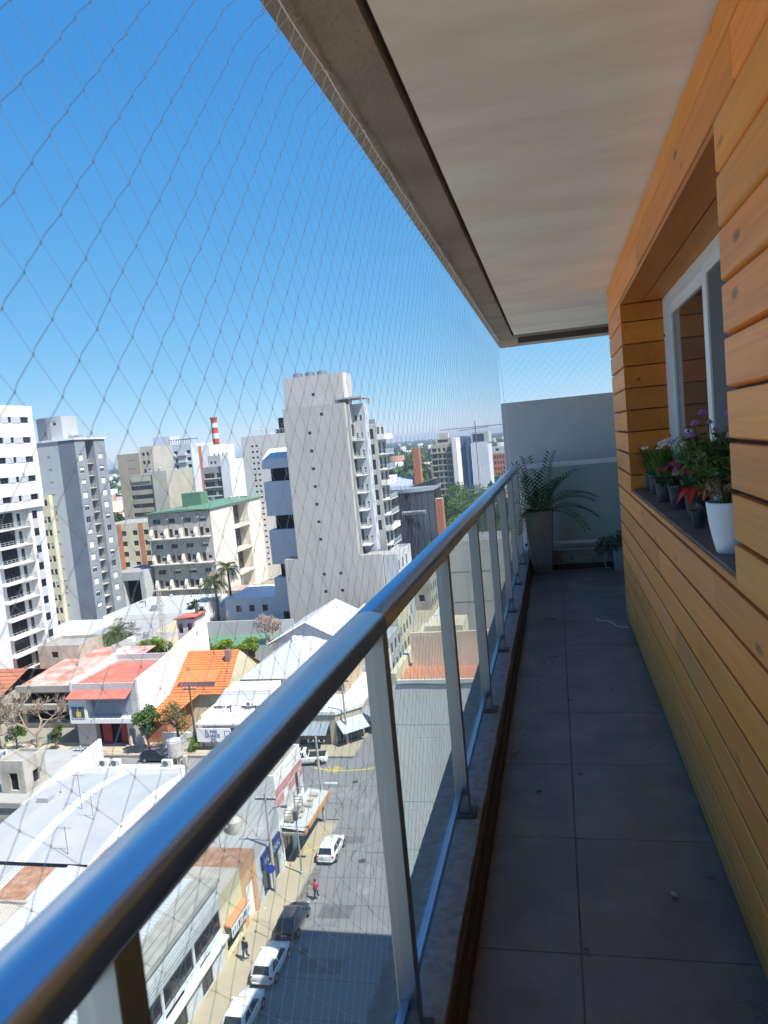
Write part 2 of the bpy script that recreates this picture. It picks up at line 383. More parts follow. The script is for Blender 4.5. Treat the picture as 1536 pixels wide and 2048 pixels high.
for i in range(len(rows) - 1):
    z1, z0 = rows[i], rows[i + 1]
    js = sorted([Y0] + joints[i % len(joints)] + [YC])
    for a, b_ in zip(js[:-1], js[1:]):
        a2, b2 = a + 0.0012, b_ - 0.0012
        segs = [(a2, b2, z0, z1)]
        if z0 < OP[3] - .01 and z1 > OP[2] + .01:          # crosses the opening band
            segs = []
            if a2 < OP[0]: segs.append((a2, min(b2, OP[0] - .003), z0, z1))
            if b2 > OP[1]: segs.append((max(a2, OP[1] + .003), b2, z0, z1))
            p, q = max(a2, OP[0]), min(b2, OP[1])
            if q > p:
                if z1 > OP[3] + .02: segs.append((p, q, OP[3], z1))
                if z0 < OP[2] - .02: segs.append((p, q, z0, OP[2] - 0.004))
        for s in segs: board(*s)
# backing behind the boards (dark grooves) and end return of the wall
bk = MB()
bk.box(WX + .0215, WX + .04, Y0, OP[0] - .001, 0, 2.452); bk.box(WX + .0215, WX + .04, OP[1] + .023, YC - .024, 0, 2.452)
bk.box(WX + .0215, WX + .04, OP[0] - .001, OP[1] + .023, 0, OP[2] - .03); bk.box(WX + .0215, WX + .04, OP[0] - .001, OP[1] + .023, OP[3] + .024, 2.452)
bk.build("backing", M_groove, wl)
# far end of the wall, boards turned round the corner
for i in range(len(rows) - 1):
    z1, z0 = rows[i] - .0045, rows[i + 1] + .0045
    if z1 - z0 > .012: MB().box(WX + .004, 1.1, YC - .0225, YC - .0005, z0, z1).build("board", M_timber, wl)
# reveal boards: far jamb, head, near jamb
DX = 0.685
for i in range(len(rows) - 1):
    z1, z0 = min(rows[i], OP[3]), max(rows[i + 1], OP[2])
    if z1 - z0 < 0.03: continue
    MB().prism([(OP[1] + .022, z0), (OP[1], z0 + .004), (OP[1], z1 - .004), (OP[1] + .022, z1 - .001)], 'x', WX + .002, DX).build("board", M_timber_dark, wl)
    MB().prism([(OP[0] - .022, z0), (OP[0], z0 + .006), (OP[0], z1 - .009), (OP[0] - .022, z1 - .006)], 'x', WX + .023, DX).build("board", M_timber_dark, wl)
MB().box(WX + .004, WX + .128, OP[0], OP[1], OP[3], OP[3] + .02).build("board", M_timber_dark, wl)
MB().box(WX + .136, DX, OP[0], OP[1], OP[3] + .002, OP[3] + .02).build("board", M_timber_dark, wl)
MB().box(WX + .005, DX, OP[0], OP[1], OP[3] + .0205, OP[3] + .024).build("backing", M_groove, wl)
# sill slab
M_sill = mat("sill_stone", (0.16, 0.12, 0.115), 0.6, var=0.5, vscale=8, bump=0.2, bscale=90)
MB().box(WX + .010, DX + .02, OP[0] + .001, OP[1] - .001, OP[2] - .028, OP[2]).build("sill", M_sill, wl)
# window in the recess: frame, sliding sash, insect screen
wn = empty("window", (DX, 3.5, OP[2])); wn.parent = wl; wn.location = (DX - WX, 3.5, OP[2])
ORG[wn.name] = Vector((DX - WX, 3.5, OP[2]))
f = MB(); fz0, fz1 = OP[2], OP[3]
f.box(DX, DX + .07, OP[1] - .055, OP[1] - .001, fz0, fz1); f.box(DX, DX + .07, OP[0] + .001, OP[0] + .055, fz0, fz1)
f.box(DX, DX + .07, OP[0] + .055, OP[1] - .055, fz1 - .045, fz1); f.box(DX, DX + .07, OP[0] + .055, OP[1] - .055, fz0, fz0 + .035)
f.build("frame", M_white, wn)
sa = MB()                                                   # far sash, set back
sa.box(DX + .030, DX + .058, OP[1] - .110, OP[1] - .057, fz0 + .036, fz1 - .046); sa.box(DX + .030, DX + .058, 3.60, 3.66, fz0 + .036, fz1 - .046)
sa.box(DX + .030, DX + .058, 3.66, OP[1] - .110, fz1 - .105, fz1 - .046); sa.box(DX + .030, DX + .058, 3.66, OP[1] - .110, fz0 + .036, fz0 + .09)
sa.build("sash", M_white, wn)
MB().box(DX + .042, DX + .046, 3.66, OP[1] - .110, fz0 + .09, fz1 - .105).build("pane", mat("window_glass_dark", (0.035, 0.035, 0.04), 0.02, spec=1.0), wn)
sn = MB()                                                   # near leaf: insect screen, in front
sn.box(DX + .004, DX + .026, 3.60, 3.69, fz0 + .036, fz1 - .046); sn.box(DX + .004, DX + .026, OP[0] + .056, OP[0] + .10, fz0 + .036, fz1 - .046)
sn.box(DX + .004, DX + .026, OP[0] + .10, 3.60, fz1 - .095, fz1 - .046); sn.box(DX + .004, DX + .026, OP[0] + .10, 3.60, fz0 + .036, fz0 + .08)
sn.build("screen_frame", M_white, wn)
MB().box(DX + .013, DX + .015, OP[0] + .10, 3.60, fz0 + .08, fz1 - .095).build("insect_screen", mat("screen_mesh", (0.10, 0.105, 0.12), 0.9, bump=0.3, bscale=600), wn)
for z in (1.38, 1.98):
    c_ = MB().lathe(0, 0, [(.008, 0), (.008, .004), (.005, .006)], 10).build("cap", M_rubber, wn, local=True)
    c_.location = (-.0005, OP[1] - .028 - 3.5, z - OP[2]); c_.rotation_euler = (0, -math.pi / 2, 0)

# --- balustrade
rl = empty("balcony_railing", (-0.416, 3.5, 0.13), "bronze anodised railing with round handrail and glass panels along the balcony", "railing")
RC, RR = (-0.416, 1.117), 0.0395
def rail_profile():
    """flat-domed top, upright sides, rounded shoulders"""
    c, hw, zb, zt, r = RC[0], .0375, 1.0995, 1.1385, .014; pts = []
    for k in range(7): a = math.pi / 2 * k / 6; pts.append((c + hw - r + r * math.cos(a), zt - r + r * math.sin(a)))
    for k in range(1, 8): t = k / 8; x = c + (hw - r) * (1 - 2 * t); pts.append((x, zt + .005 * math.sin(math.pi * t)))
    for k in range(7): a = math.pi / 2 + math.pi / 2 * k / 6; pts.append((c - hw + r + r * math.cos(a), zt - r + r * math.sin(a)))
    for k in range(4): a = math.pi + math.pi / 2 * k / 3; pts.append((c - hw + .005 + .005 * math.cos(a), zb + .005 + .005 * math.sin(a)))
    for k in range(4): a = 1.5 * math.pi + math.pi / 2 * k / 3; pts.append((c + hw - .005 + .005 * math.cos(a), zb + .005 + .005 * math.sin(a)))
    return pts
def rail_section(ya, yb):
    pr = rail_profile(); n = len(pr); e = .0012; cx = sum(p[0] for p in pr) / n; cz = sum(p[1] for p in pr) / n
    vs = [(cx + (p[0] - cx) * k, y, cz + (p[1] - cz) * k) for y, k in ((ya, .97), (ya + e, 1), (yb - e, 1), (yb, .97)) for p in pr]
    fs = [(i * n + k, (i + 1) * n + k, (i + 1) * n + (k + 1) % n, i * n + (k + 1) % n) for i in range(3) for k in range(n)] + [tuple(range(n)), tuple(range(4 * n - 1, 3 * n - 1, -1))]
    return MB().raw(vs, fs).build("handrail", M_bronze, rl)
for seg in ((-2.6, 1.533), (1.5345, 7.86)):
    h = rail_section(*seg)
    for p in h.data.polygons: p.use_smooth = len(p.vertices) == 4
PY = [2.575 + 1.0255 * i for i in range(-4, 6)]
pme = None; plme = None
M_post = mat("post_anodised", (0.35, 0.39, 0.44), 0.40, metal=1.0, rvar=.03, rscale=5)
for y in PY:
    if pme is None:
        p = MB().bbox(-.0235, .0235, 0, .040, 0.012, 0.9692, .002).build("post", M_post, rl, local=True); pme = p.data
        q = MB().bbox(-.052, .044, -.024, .064, 0, .0125, .002).build("base_plate", M_plate, p, local=True); plme = q.data
    else:
        p = obj("post", pme, rl); q = obj("base_plate", plme, p)
    p.location = (0.0, y - 3.5, 0.0)
for a, b_ in zip(PY[:-1], PY[1:]):
    MB().box(-.431, -.413, a + .041, b_ - .001, .205, .232).build("bottom_rail", M_bronze, rl)
    MB().box(-.427, -.417, a + .041, b_ - .001, 1.060, 1.0993).build("top_channel", M_bronze, rl)
    g_ = MB().box(-.4245, -.4195, a + .046, b_ - .006, .2325, 1.0595).build("glass_panel", M_glass, rl)

# --- end railing across the balcony, painted white, greenish glass
er = empty("end_railing", (0.1, 8.12, 0.195), "white painted railing with pale green glass closing the balcony's far end", "railing")
M_wp = mat("white_paint_rail", (0.70, 0.70, 0.72), 0.4)
MB().bbox(-.40, .70, 8.09, 8.15, 1.072, 1.128, .01).build("handrail", M_wp, er)
MB().bbox(-.40, .70, 8.10, 8.14, .250, .285, .004).build("bottom_rail", M_wp, er)
for x in (-.395, -.22, .66): MB().bbox(x, x + .035, 8.10, 8.14, .196, 1.072, .003).build("post", M_wp, er)
MB().box(-.36, .66, 8.116, 8.122, .286, 1.071).build("glass_panel", glassmat("green_glass", (0.93, 0.965, 0.955)), er)
MB().box(-.30, .62, 8.04, 8.052, .200, .206).build("drip_strip", M_wp, er)

# --- neighbour's rendered party wall behind it
M_party = mat("party_wall_render", (0.56, 0.60, 0.64), 0.9, var=0.5, vscale=1.3, vcol=(0.41, 0.42, 0.43), bump=0.3, bscale=70)
pw = MB().bbox(-.545, 2.2, 8.30, 8.48, -4, 1.80, .006)
tag(pw.build("party_wall", M_party), "grey rendered party wall standing behind the balcony's end railing", "wall")

# --- the block itself behind and above (out of view, but it throws the shade) and the next-door block
own = MB(); own.box(0.85, 15, Y0 - 25, YC - .03, -34.4, 6.2); own.box(-0.54, 0.72, Y0 - 25, Y0, -34.4, 6.2); own.box(-0.54, 0.849, Y0, 8.9, 2.64, 5.6)
own.box(-0.50, 15, Y0, 8.28, -34.4, -0.21); own.box(1.11, 15, YC, 8.28, -0.2, 5.6)
M_own = mat("own_block_render", (0.55, 0.52, 0.47), 0.9, var=0.4, vscale=0.5)
tag(own.build("apartment_block", M_own), "rendered apartment block that carries the balcony", "building")
nb = MB(); nb.box(-0.55, 15, 8.52, 16.0, -34.4, 1.55)
tag(nb.build("neighbour_block", M_own), "apartment block next door behind the grey party wall", "building")

# --- safety net: two families of knotted strands hung from hooks under the beam
M_net = mat("net_cord", (0.60, 0.62, 0.64), 0.75)
M_cord = mat("border_cord", (0.90, 0.88, 0.82), 0.8)
M_hook = mat("galvanised_hook", (0.45, 0.45, 0.45), 0.4, metal=1.0)
def make_net(name, label, P, nu, nv, du, dv, r, jit, root, inside=None):
    """P(u,v) -> point of the net plane; knots on a diagonal lattice"""
    rr = random.Random(3)
    K = {}
    for j in range(nv + 1):
        for i in range(nu + 1):
            if (i + j) % 2: continue
            K[(i, j)] = P(i * du, j * dv, rr.gauss(0, jit), rr.gauss(0, jit), rr.gauss(0, jit * 1.2))
    V = []; F = []
    def seg(a, b, r=r):
        a = np.array(a); b = np.array(b); t = b - a; L = np.linalg.norm(t); t = t / L
        u = np.cross(t, (1.0, 0.2, 0.1)); u /= np.linalg.norm(u); v = np.cross(t, u)
        n0 = len(V)
        for c in (a, b):
            for k in range(3):
                an = 2 * math.pi * k / 3; V.append(tuple(c + r * (u * math.cos(an) + v * math.sin(an))))
        for k in range(3): F.append((n0 + k, n0 + (k + 1) % 3, n0 + 3 + (k + 1) % 3, n0 + 3 + k))
    for (i, j), p in K.items():
        for d in ((1, 1), (-1, 1)):
            q = K.get((i + d[0], j + d[1]))
            if q is None: continue
            if d == (1, 1):                                   # the strand leaves each knot with a small kink
                mid = [p[k] + (q[k] - p[k]) * .14 for k in range(3)]; mid[2] += .0034
                seg(p, mid); seg(mid, q)
            else: seg(p, q, r * .62)
    ne = MB(); ne.v = V; ne.f = F; ne.mi = [0] * len(F)
    ne.build("netting", M_net, root)
    kn = MB()
    for p in K.values():
        a, b_ = 2.5 * r, 4.8 * r
        kn.raw([(p[0] + a, p[1], p[2]), (p[0], p[1] + a, p[2]), (p[0] - a, p[1], p[2]), (p[0], p[1] - a, p[2]), (p[0], p[1], p[2] + b_), (p[0], p[1], p[2] - b_)],
               [(0, 1, 4), (1, 2, 4), (2, 3, 4), (3, 0, 4), (1, 0, 5), (2, 1, 5), (3, 2, 5), (0, 3, 5)])
    tag(kn.build("knots", M_net, root), kind="stuff")
NX = -0.530
nr = empty("safety_net", (NX, 3.5, 2.4), "pale knotted safety net along the open side from kerb to ceiling beam", "net")
nv_ = 57; NY0 = -1.0
def Pside(u, v, a, b, c):
    z = 0.02 + v; k = v / (nv_ * .0423)
    sag = 0.006 * math.sin(u * 2.1) * math.sin(k * 3.14)
    top = max(0, (z - 2.30) / .13)
    pull = 0.010 * math.sin(u * 2 * math.pi / .38) * top
    x = NX + 0.006 * math.sin(u * 1.3 + k * 2) + c + (0.035 * top if z > 2.30 else 0)
    return (x, NY0 + u + a + sag, z + b + pull)
make_net("safety_net", None, Pside, 223, nv_, 0.0408, 0.0423, 0.00050, .0009, nr)
cordp = []
y = NY0
while y <= 8.1:
    ph = ((y - 1.897) / .385) % 1.0
    cordp.append((-0.494, y, 2.441 - 0.010 * math.sin(ph * math.pi))); y += .0385
MB().tube(cordp, .0032, 6).build("border_cord", M_cord, nr)
MB().tube([(NX, y_, 0.05 + 0.004 * math.sin(y_ * 7)) for y_ in [NY0 + .1 * i for i in range(92)]], .0017, 5).build("border_cord", M_cord, nr)
MB().tube([(-0.525, 8.1, 2.44), (-0.50, 8.105, 2.1), (-0.49, 8.11, 1.6), (-0.485, 8.11, 1.14)], .0016, 5).build("border_cord", M_cord, nr)
lc = MB()                                                     # lacing that ties the top meshes to the cord
y = NY0
while y < 8.05:
    lc.tube([(-.496, y, 2.4425), (-.512 + rnd.uniform(-.004, .004), y + .018, 2.428), (-.528, y + .03, 2.405)], .0008, 3, caps=False); lc.tube([(-.496, y + .05, 2.4425), (-.514, y + .04, 2.424), (-.528, y + .03, 2.405)], .0008, 3, caps=False); y += .0816
tag(lc.build("lacing", M_cord, nr), kind="stuff")
for k in range(-7, 17):
    y = 1.897 + .385 * k + rnd.uniform(-.02, .02)
    if y < NY0: continue
    hp = [(-.478, y + .0, 2.452), (-.478, y, 2.440)] + [(-.478 - .010 * (1 - math.cos(t)), y + .002, 2.440 - .010 * math.sin(t)) for t in [i * .5 for i in range(1, 9)]]
    MB().tube(hp, .0017, 6).build("hook", M_hook, nr)
for k in range(90):                                           # stray cord ends along the edge
    y = rnd.uniform(0.5, 8.0); a = rnd.uniform(-.02, .02)
    MB().tube([(-.494, y, 2.437), (-.490 + rnd.uniform(-.006, .012), y + a * .5, 2.441), (-.487 + rnd.uniform(-.01, .012), y + a, 2.4375 + rnd.uniform(-.006, .008))], .0006, 3).build("cord_tail", M_cord, nr) if k < 40 else None
ner = empty("end_net", (0.1, 8.1, 2.4), "pale safety net across the balcony's far end above the white railing", "net")
def Pend(u, v, a, b, c):
    return (-.50 + u + a, 8.10 + c, 1.125 + v + b)
make_net("end_net", None, Pend, 27, 31, 0.0410, 0.0423, 0.00050, .0014, ner)
MB().tube([(-.50 + .03 * i, 8.10, 2.434 - .006 * abs(math.sin(i * .7))) for i in range(38)], .0016, 5).build("border_cord", M_cord, ner)
# ================================================================== THE CITY: ground, streets, builders
G = -34.5
def ground_mat():
    m = mat("town_ground", (0.30, 0.28, 0.25), 0.95, var=1.0, vscale=0.012, vcol=(0.10, 0.13, 0.06), world=True)
    return m
struct(MB().face([(-26000, -26000, G - .12), (26000, -26000, G - .12), (26000, 26000, G - .12), (-26000, 26000, G - .12)]).build("ground", ground_mat()))
M_road = mat("concrete_road", (0.225, 0.225, 0.225), 0.85, var=0.55, vscale=0.35, vcol=(0.165, 0.165, 0.17), bump=0.2, bscale=6, world=True)
M_walk = mat("sand_sidewalk", (0.42, 0.36, 0.25), 0.9, var=0.6, vscale=0.5, vcol=(0.32, 0.29, 0.24), bump=0.2, bscale=8, world=True)
M_joint = mat("tar_joint", (0.10, 0.10, 0.105), 0.9)
M_kerb = mat("kerb_stone", (0.34, 0.33, 0.31), 0.9, var=0.4, vscale=1)
M_yellow = mat("yellow_paint", (0.65, 0.50, 0.06), 0.8, var=0.6, vscale=3, vcol=(0.35, 0.32, 0.2))
# street along the balcony, cross street, street beyond
struct(MB().box(-23.0, -12.0, -120, 66.6, G - .11, G).build("street", M_road))
struct(MB().box(-220, 60, 66.6, 80.3, G - .11, G).build("cross_street", M_road))
struct(MB().box(-25.4, -14, 80.3, 700, G - .11, G).build("street_beyond", M_road))
struct(MB().box(-38, -23.0, -120, 65.6, G - .1, G + .13).build("sidewalk", M_walk))
struct(MB().box(-220, -38, 62.5, 65.6, G - .1, G + .13).build("cross_sidewalk", M_walk))
struct(MB().box(-220, -25.4, 80.8, 84.6, G - .1, G + .13).build("far_sidewalk", M_walk))
struct(MB().box(-12.0, 15, -120, 65.6, G - .1, G + .13).build("near_sidewalk", M_walk))
struct(MB().box(-14, 40, 80.8, 84.6, G - .1, G + .13).build("far_right_sidewalk", M_walk))
struct(MB().box(-31.0, -25.4, 84.6, 400, G - .1, G + .125).build("sidewalk_beyond", M_walk))
kbs = MB()
for (x0, x1, y0, y1) in ((-23.0, -22.82, -120, 65.6), (-12.0, -12.18, -120, 65.6), (-220, -23, 65.6, 65.78), (-220, -25.4, 80.62, 80.8), (-14, 40, 80.62, 80.8), (-25.4, -25.22, 80.8, 400)):
    kbs.box(x0, x1, y0, y1, G - .05, G + .145)
struct(kbs.build("kerb", M_kerb))
jn = MB(); r_ = random.Random(5)
def crack(pts, w=.035):
    for a, b_ in zip(pts[:-1], pts[1:]):
        d = Vector((b_[0] - a[0], b_[1] - a[1], 0)); 
        if d.length < 1e-6: continue
        n = Vector((-d.y, d.x, 0)).normalized() * w
        jn.face([(a[0] - n.x, a[1] - n.y, G + .004), (b_[0] - n.x, b_[1] - n.y, G + .004), (b_[0] + n.x, b_[1] + n.y, G + .004), (a[0] + n.x, a[1] + n.y, G + .004)])
for y in [30 + 3.9 * k for k in range(13)]:
    y += r_.uniform(-.4, .4); crack([(-22.8, y), (-20.9, y + r_.uniform(-.1, .1)), (-19, y + r_.uniform(-.1, .1)), (-14.5, y), (-12.2, y)], r_.uniform(.015, .04))
crack([(-20.0, 25 + 2 * i + 0) if i % 2 else (-20.06 + r_.uniform(-.1, .1), 25 + 2 * i) for i in range(28)], .025)
for k in range(46):
    x, y = r_.uniform(-32, -13), r_.uniform(44, 80)
    if y < 66 and x < -22.8: x = r_.uniform(-22.6, -13)
    a = r_.choice((0, 0, 1.57, r_.uniform(0, 3.1))); pts = [(x, y)]
    for i in range(r_.randint(3, 7)):
        a += r_.uniform(-.5, .5); x += .7 * math.cos(a); y += .7 * math.sin(a)
        if -22.8 < x < -12.2 or 67 < y < 80: pts.append((x, y))
    if len(pts) > 2: crack(pts, r_.uniform(.012, .04))
for k in range(30):
    x = -60 + k * 1.9 + r_.uniform(-.3, .3); crack([(x, 67), (x + r_.uniform(-.2, .2), 73.5), (x, 80)], .03)
crack([(-100 + 4 * i, 73.5 + r_.uniform(-.1, .1)) for i in range(30)], .03)
tag(jn.build("road_joint", M_joint), None, None, kind="structure")
for i_, (x, y, w_, d_, a_, c_) in enumerate(((-19.2, 52.5, 2.6, 1.6, .05, .15), (-17.6, 57.0, 1.4, 4.2, -.04, .28), (-20.6, 63.0, 2.2, 1.3, .1, .17), (-25, 72, 4.5, 2.2, 0, .27), (-33, 75, 2.4, 3.5, .08, .16), (-18.5, 46.5, 3.2, 1.5, 0, .17), (-21.0, 69.5, 1.6, 2.8, .2, .26), (-16.5, 64, 2.0, 2.0, 0, .15), (-45, 73, 5, 2.5, .05, .18))):
    c__, s__ = math.cos(a_), math.sin(a_); pm_ = mat("road_patch_%d" % int(c_ * 100), (c_, c_, c_ * 1.01), .9, var=.6, vscale=1.2, world=True)
    struct(MB().face([(x + (u * w_ * c__ - v * d_ * s__) / 2, y + (u * w_ * s__ + v * d_ * c__) / 2, G + .0025 + .0001 * i_) for u, v in ((-1, -1), (1, -1), (1, 1), (-1, 1))]).build("road_patch", pm_))
for i_, (x, y, r0_) in enumerate(((-20.3, 47.8, .34), (-18.9, 59.6, .34), (-23.5, 74.5, .36))):
    struct(MB().lathe(x, y, [(r0_, G + .005), (r0_ * .9, G + .012), (.01, G + .012)], 16, False).build("manhole_cover", mat("cast_iron", (.07, .065, .06), .7)))
gut = MB(); gut.face([(-22.815, 44, G + .006), (-22.2, 44.4, G + .006), (-22.15, 58, G + .006), (-22.815, 58.4, G + .006)])
struct(gut.build("gutter", mat("gutter_dirt", (0.12, 0.105, 0.08), 0.95, var=1.0, vscale=3, vcol=(0.28, 0.26, 0.22), world=True)))
yl = MB(); pts = [(-29.5, 77.9), (-27.4, 77.3), (-25.0, 77.2), (-23.0, 77.6), (-21.5, 78.4), (-20.3, 79.7)]
for i, (a, b_) in enumerate(zip(pts[:-1], pts[1:])):
    yl.face([(a[0], a[1] - .13, G + .008), (b_[0], b_[1] - .13, G + .008), (b_[0], b_[1] + .13, G + .008), (a[0], a[1] + .13, G + .008)])
for k in range(16):
    a = r_.uniform(0, 6.28); yl.face([(-27, 77.3, G + .0085 + .0003 * k), (-27 + 1.3 * math.cos(a), 77.5 + .8 * math.sin(a), G + .0085 + .0003 * k), (-27 + 1.2 * math.cos(a + .13), 77.5 + .75 * math.sin(a + .13), G + .0085 + .0003 * k)])
struct(yl.build("yellow_marking", M_yellow))
struct(MB().face([(-22.9, 62.0, G + .14), (-24.6, 60.5, G + .14), (-24.5, 60.3, G + .14), (-22.85, 61.75, G + .14)]).build("yellow_kerb_line", M_yellow))

# ------------------------------------------------------------------ facade builder
M_pane = mat("window_pane", (0.02, 0.024, 0.03), 0.08, spec=0.7)
M_pane2 = mat("window_pane_blue", (0.05, 0.07, 0.10), 0.10, spec=0.7)
M_blind = mat("white_blind", (0.78, 0.78, 0.76), 0.7)
M_wframe = mat("window_frame_white", (0.62, 0.63, 0.63), 0.5)
M_dframe = mat("window_frame_dark", (0.06, 0.06, 0.065), 0.5)
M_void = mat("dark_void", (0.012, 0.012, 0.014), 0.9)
WIN = {}
def win_mesh(w, h, style):
    """window in its own frame: x along the wall, outward is -y, sill at z = 0"""
    k = (round(w, 2), round(h, 2), style)
    if k in WIN: return WIN[k]
    fr = M_dframe if 'k' in style else M_wframe
    f = MB(); t = min(.06, w * .08); d = .05
    f.box(-w / 2, -w / 2 + t, -d, 0, 0, h); f.box(w / 2 - t, w / 2, -d, 0, 0, h); f.box(-w / 2 + t, w / 2 - t, -d, 0, 0, t); f.box(-w / 2 + t, w / 2 - t, -d, 0, h - t, h)
    nm = max(1, int(round(w / 0.9)))
    for i in range(1, nm): f.box(-w / 2 + w * i / nm - t * .4, -w / 2 + w * i / nm + t * .4, -d, 0, t, h - t)
    a = f.build("window", fr); fm = a.data; bpy.data.objects.remove(a)
    p = MB(); p.box(-w / 2 + t, w / 2 - t, -d * .5, 0, t, h - t)
    a = p.build("pane", M_pane2 if 'u' in style else M_pane); pm = a.data; bpy.data.objects.remove(a)
    bm_ = None
    m_ = [c for c in style if c.isdigit()]
    if m_:
        fr_ = int(m_[0]) / 9.0; q = MB(); q.box(-w / 2 + t, w / 2 - t, -d * .8, -d * .55, h - t - (h - 2 * t) * fr_, h - t)
        a = q.build("blind", M_blind); bm_ = a.data; bpy.data.objects.remove(a)
    WIN[k] = (fm, pm, bm_); return WIN[k]
def win(parent, side, fx, u, z, w, h, style='', depth=0.18):
    """one window (frame > pane, blind) set back in its opening"""
    fm, pm, bm_ = win_mesh(w, h, style)
    o_ = world_org(parent)
    n = "door" if 'd' in style else "window"
    a = obj(n, fm, parent)
    if side == '-y': a.location = (u - o_.x, fx + depth - o_.y, z - o_.z)
    elif side == '+x': a.location = (fx - depth - o_.x, u - o_.y, z - o_.z); a.rotation_euler = (0, 0, math.pi / 2)
    obj("pane", pm, a)
    if bm_: obj("blind", bm_, a)
    return a
def wall_face(mb, side, fx, u0, u1, z0, z1, ops, depth=0.2):
    """wall plane with real openings and reveals; ops = (ua, ub, za, zb)"""
    us = sorted({u0, u1, *[o[0] for o in ops], *[o[1] for o in ops]}); zs = sorted({z0, z1, *[o[2] for o in ops], *[o[3] for o in ops]})
    us = [u for u in us if u0 <= u <= u1]; zs = [z for z in zs if z0 <= z <= z1]
    def P(u, z, d=0.0): return (u, fx + d, z) if side == '-y' else (fx - d, u, z)
    def Q(a): mb.face(a if side == '-y' else a)
    for i in range(len(us) - 1):
        run = None
        for j in range(len(zs) - 1):
            uc, zc = (us[i] + us[i + 1]) / 2, (zs[j] + zs[j + 1]) / 2
            if any(o[0] < uc < o[1] and o[2] < zc < o[3] for o in ops): continue
            Q([P(us[i], zs[j]), P(us[i + 1], zs[j]), P(us[i + 1], zs[j + 1]), P(us[i], zs[j + 1])])
    for (a, b_, c, d) in ops:
        for (p, q) in (((a, c), (b_, c)), ((b_, c), (b_, d)), ((b_, d), (a, d)), ((a, d), (a, c))):
            Q([P(*p), P(*p, depth + .02), P(*q, depth + .02), P(*q)])
def bld(name, label, x0, x1, y0, y1, z0, z1, wall, roof, ny=(), px=(), depth=0.2, parapet=0.0, cat="building", group=None, root=None, part="wall", rim=0.15):
    """a block with openings on the two faces the balcony sees; ny / px = (u, z, w, h, style) windows"""
    r = root or empty(name, ((x0 + x1) / 2, (y0 + y1) / 2, z0), label, cat, group)
    mb = MB()
    o1 = [(u - w / 2, u + w / 2, z, z + h) for (u, z, w, h, s) in ny]; o2 = [(u - w / 2, u + w / 2, z, z + h) for (u, z, w, h, s) in px]
    wall_face(mb, '-y', y0, x0, x1, z0, z1, o1, depth); wall_face(mb, '+x', x1, y0, y1, z0, z1, o2, depth)
    mb.face([(x1, y1, z0), (x0, y1, z0), (x0, y1, z1), (x1, y1, z1)]); mb.face([(x0, y1, z0), (x0, y0, z0), (x0, y0, z1), (x0, y1, z1)])
    if parapet:
        t = rim
        mb.face([(x0, y0, z1), (x1, y0, z1), (x1 - t, y0 + t, z1), (x0 + t, y0 + t, z1)]); mb.face([(x1, y0, z1), (x1, y1, z1), (x1 - t, y1 - t, z1), (x1 - t, y0 + t, z1)])
        mb.face([(x1, y1, z1), (x0, y1, z1), (x0 + t, y1 - t, z1), (x1 - t, y1 - t, z1)]); mb.face([(x0, y1, z1), (x0, y0, z1), (x0 + t, y0 + t, z1), (x0 + t, y1 - t, z1)])
        for (a, b_) in (((x0 + t, y0 + t), (x1 - t, y0 + t)), ((x1 - t, y0 + t), (x1 - t, y1 - t)), ((x1 - t, y1 - t), (x0 + t, y1 - t)), ((x0 + t, y1 - t), (x0 + t, y0 + t))):
            mb.face([(*a, z1), (*b_, z1), (*b_, z1 - parapet - .05), (*a, z1 - parapet - .05)])
        MB().box(x0 + t + .003, x1 - t - .003, y0 + t + .003, y1 - t - .003, z1 - parapet - .12, z1 - parapet).build("roof", roof, r)
    else:
        MB().box(x0 + .004, x1 - .004, y0 + .004, y1 - .004, z1 - .12, z1 + .006).build("roof", roof, r)
    mb.build(part, wall, r)
    for (u, z, w, h, s) in ny:
        if 'v' in s: MB().box(u - w / 2, u + w / 2, y0 + depth, y0 + depth + .02, z, z + h).build("opening", M_void, r)  # dark panel: the shade inside the opening is put into its colour
        else: win(r, '-y', y0, u, z, w, h, s, depth)
    for (u, z, w, h, s) in px:
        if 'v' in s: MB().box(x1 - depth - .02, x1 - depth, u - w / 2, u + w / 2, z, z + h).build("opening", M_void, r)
        else: win(r, '+x', x1, u, z, w, h, s, depth)
    return r
M_rail = mat("balcony_bars", (0.62, 0.63, 0.64), 0.5, metal=0.3)
M_raild = mat("balcony_bars_dark", (0.10, 0.10, 0.105), 0.5)
BAL = {}
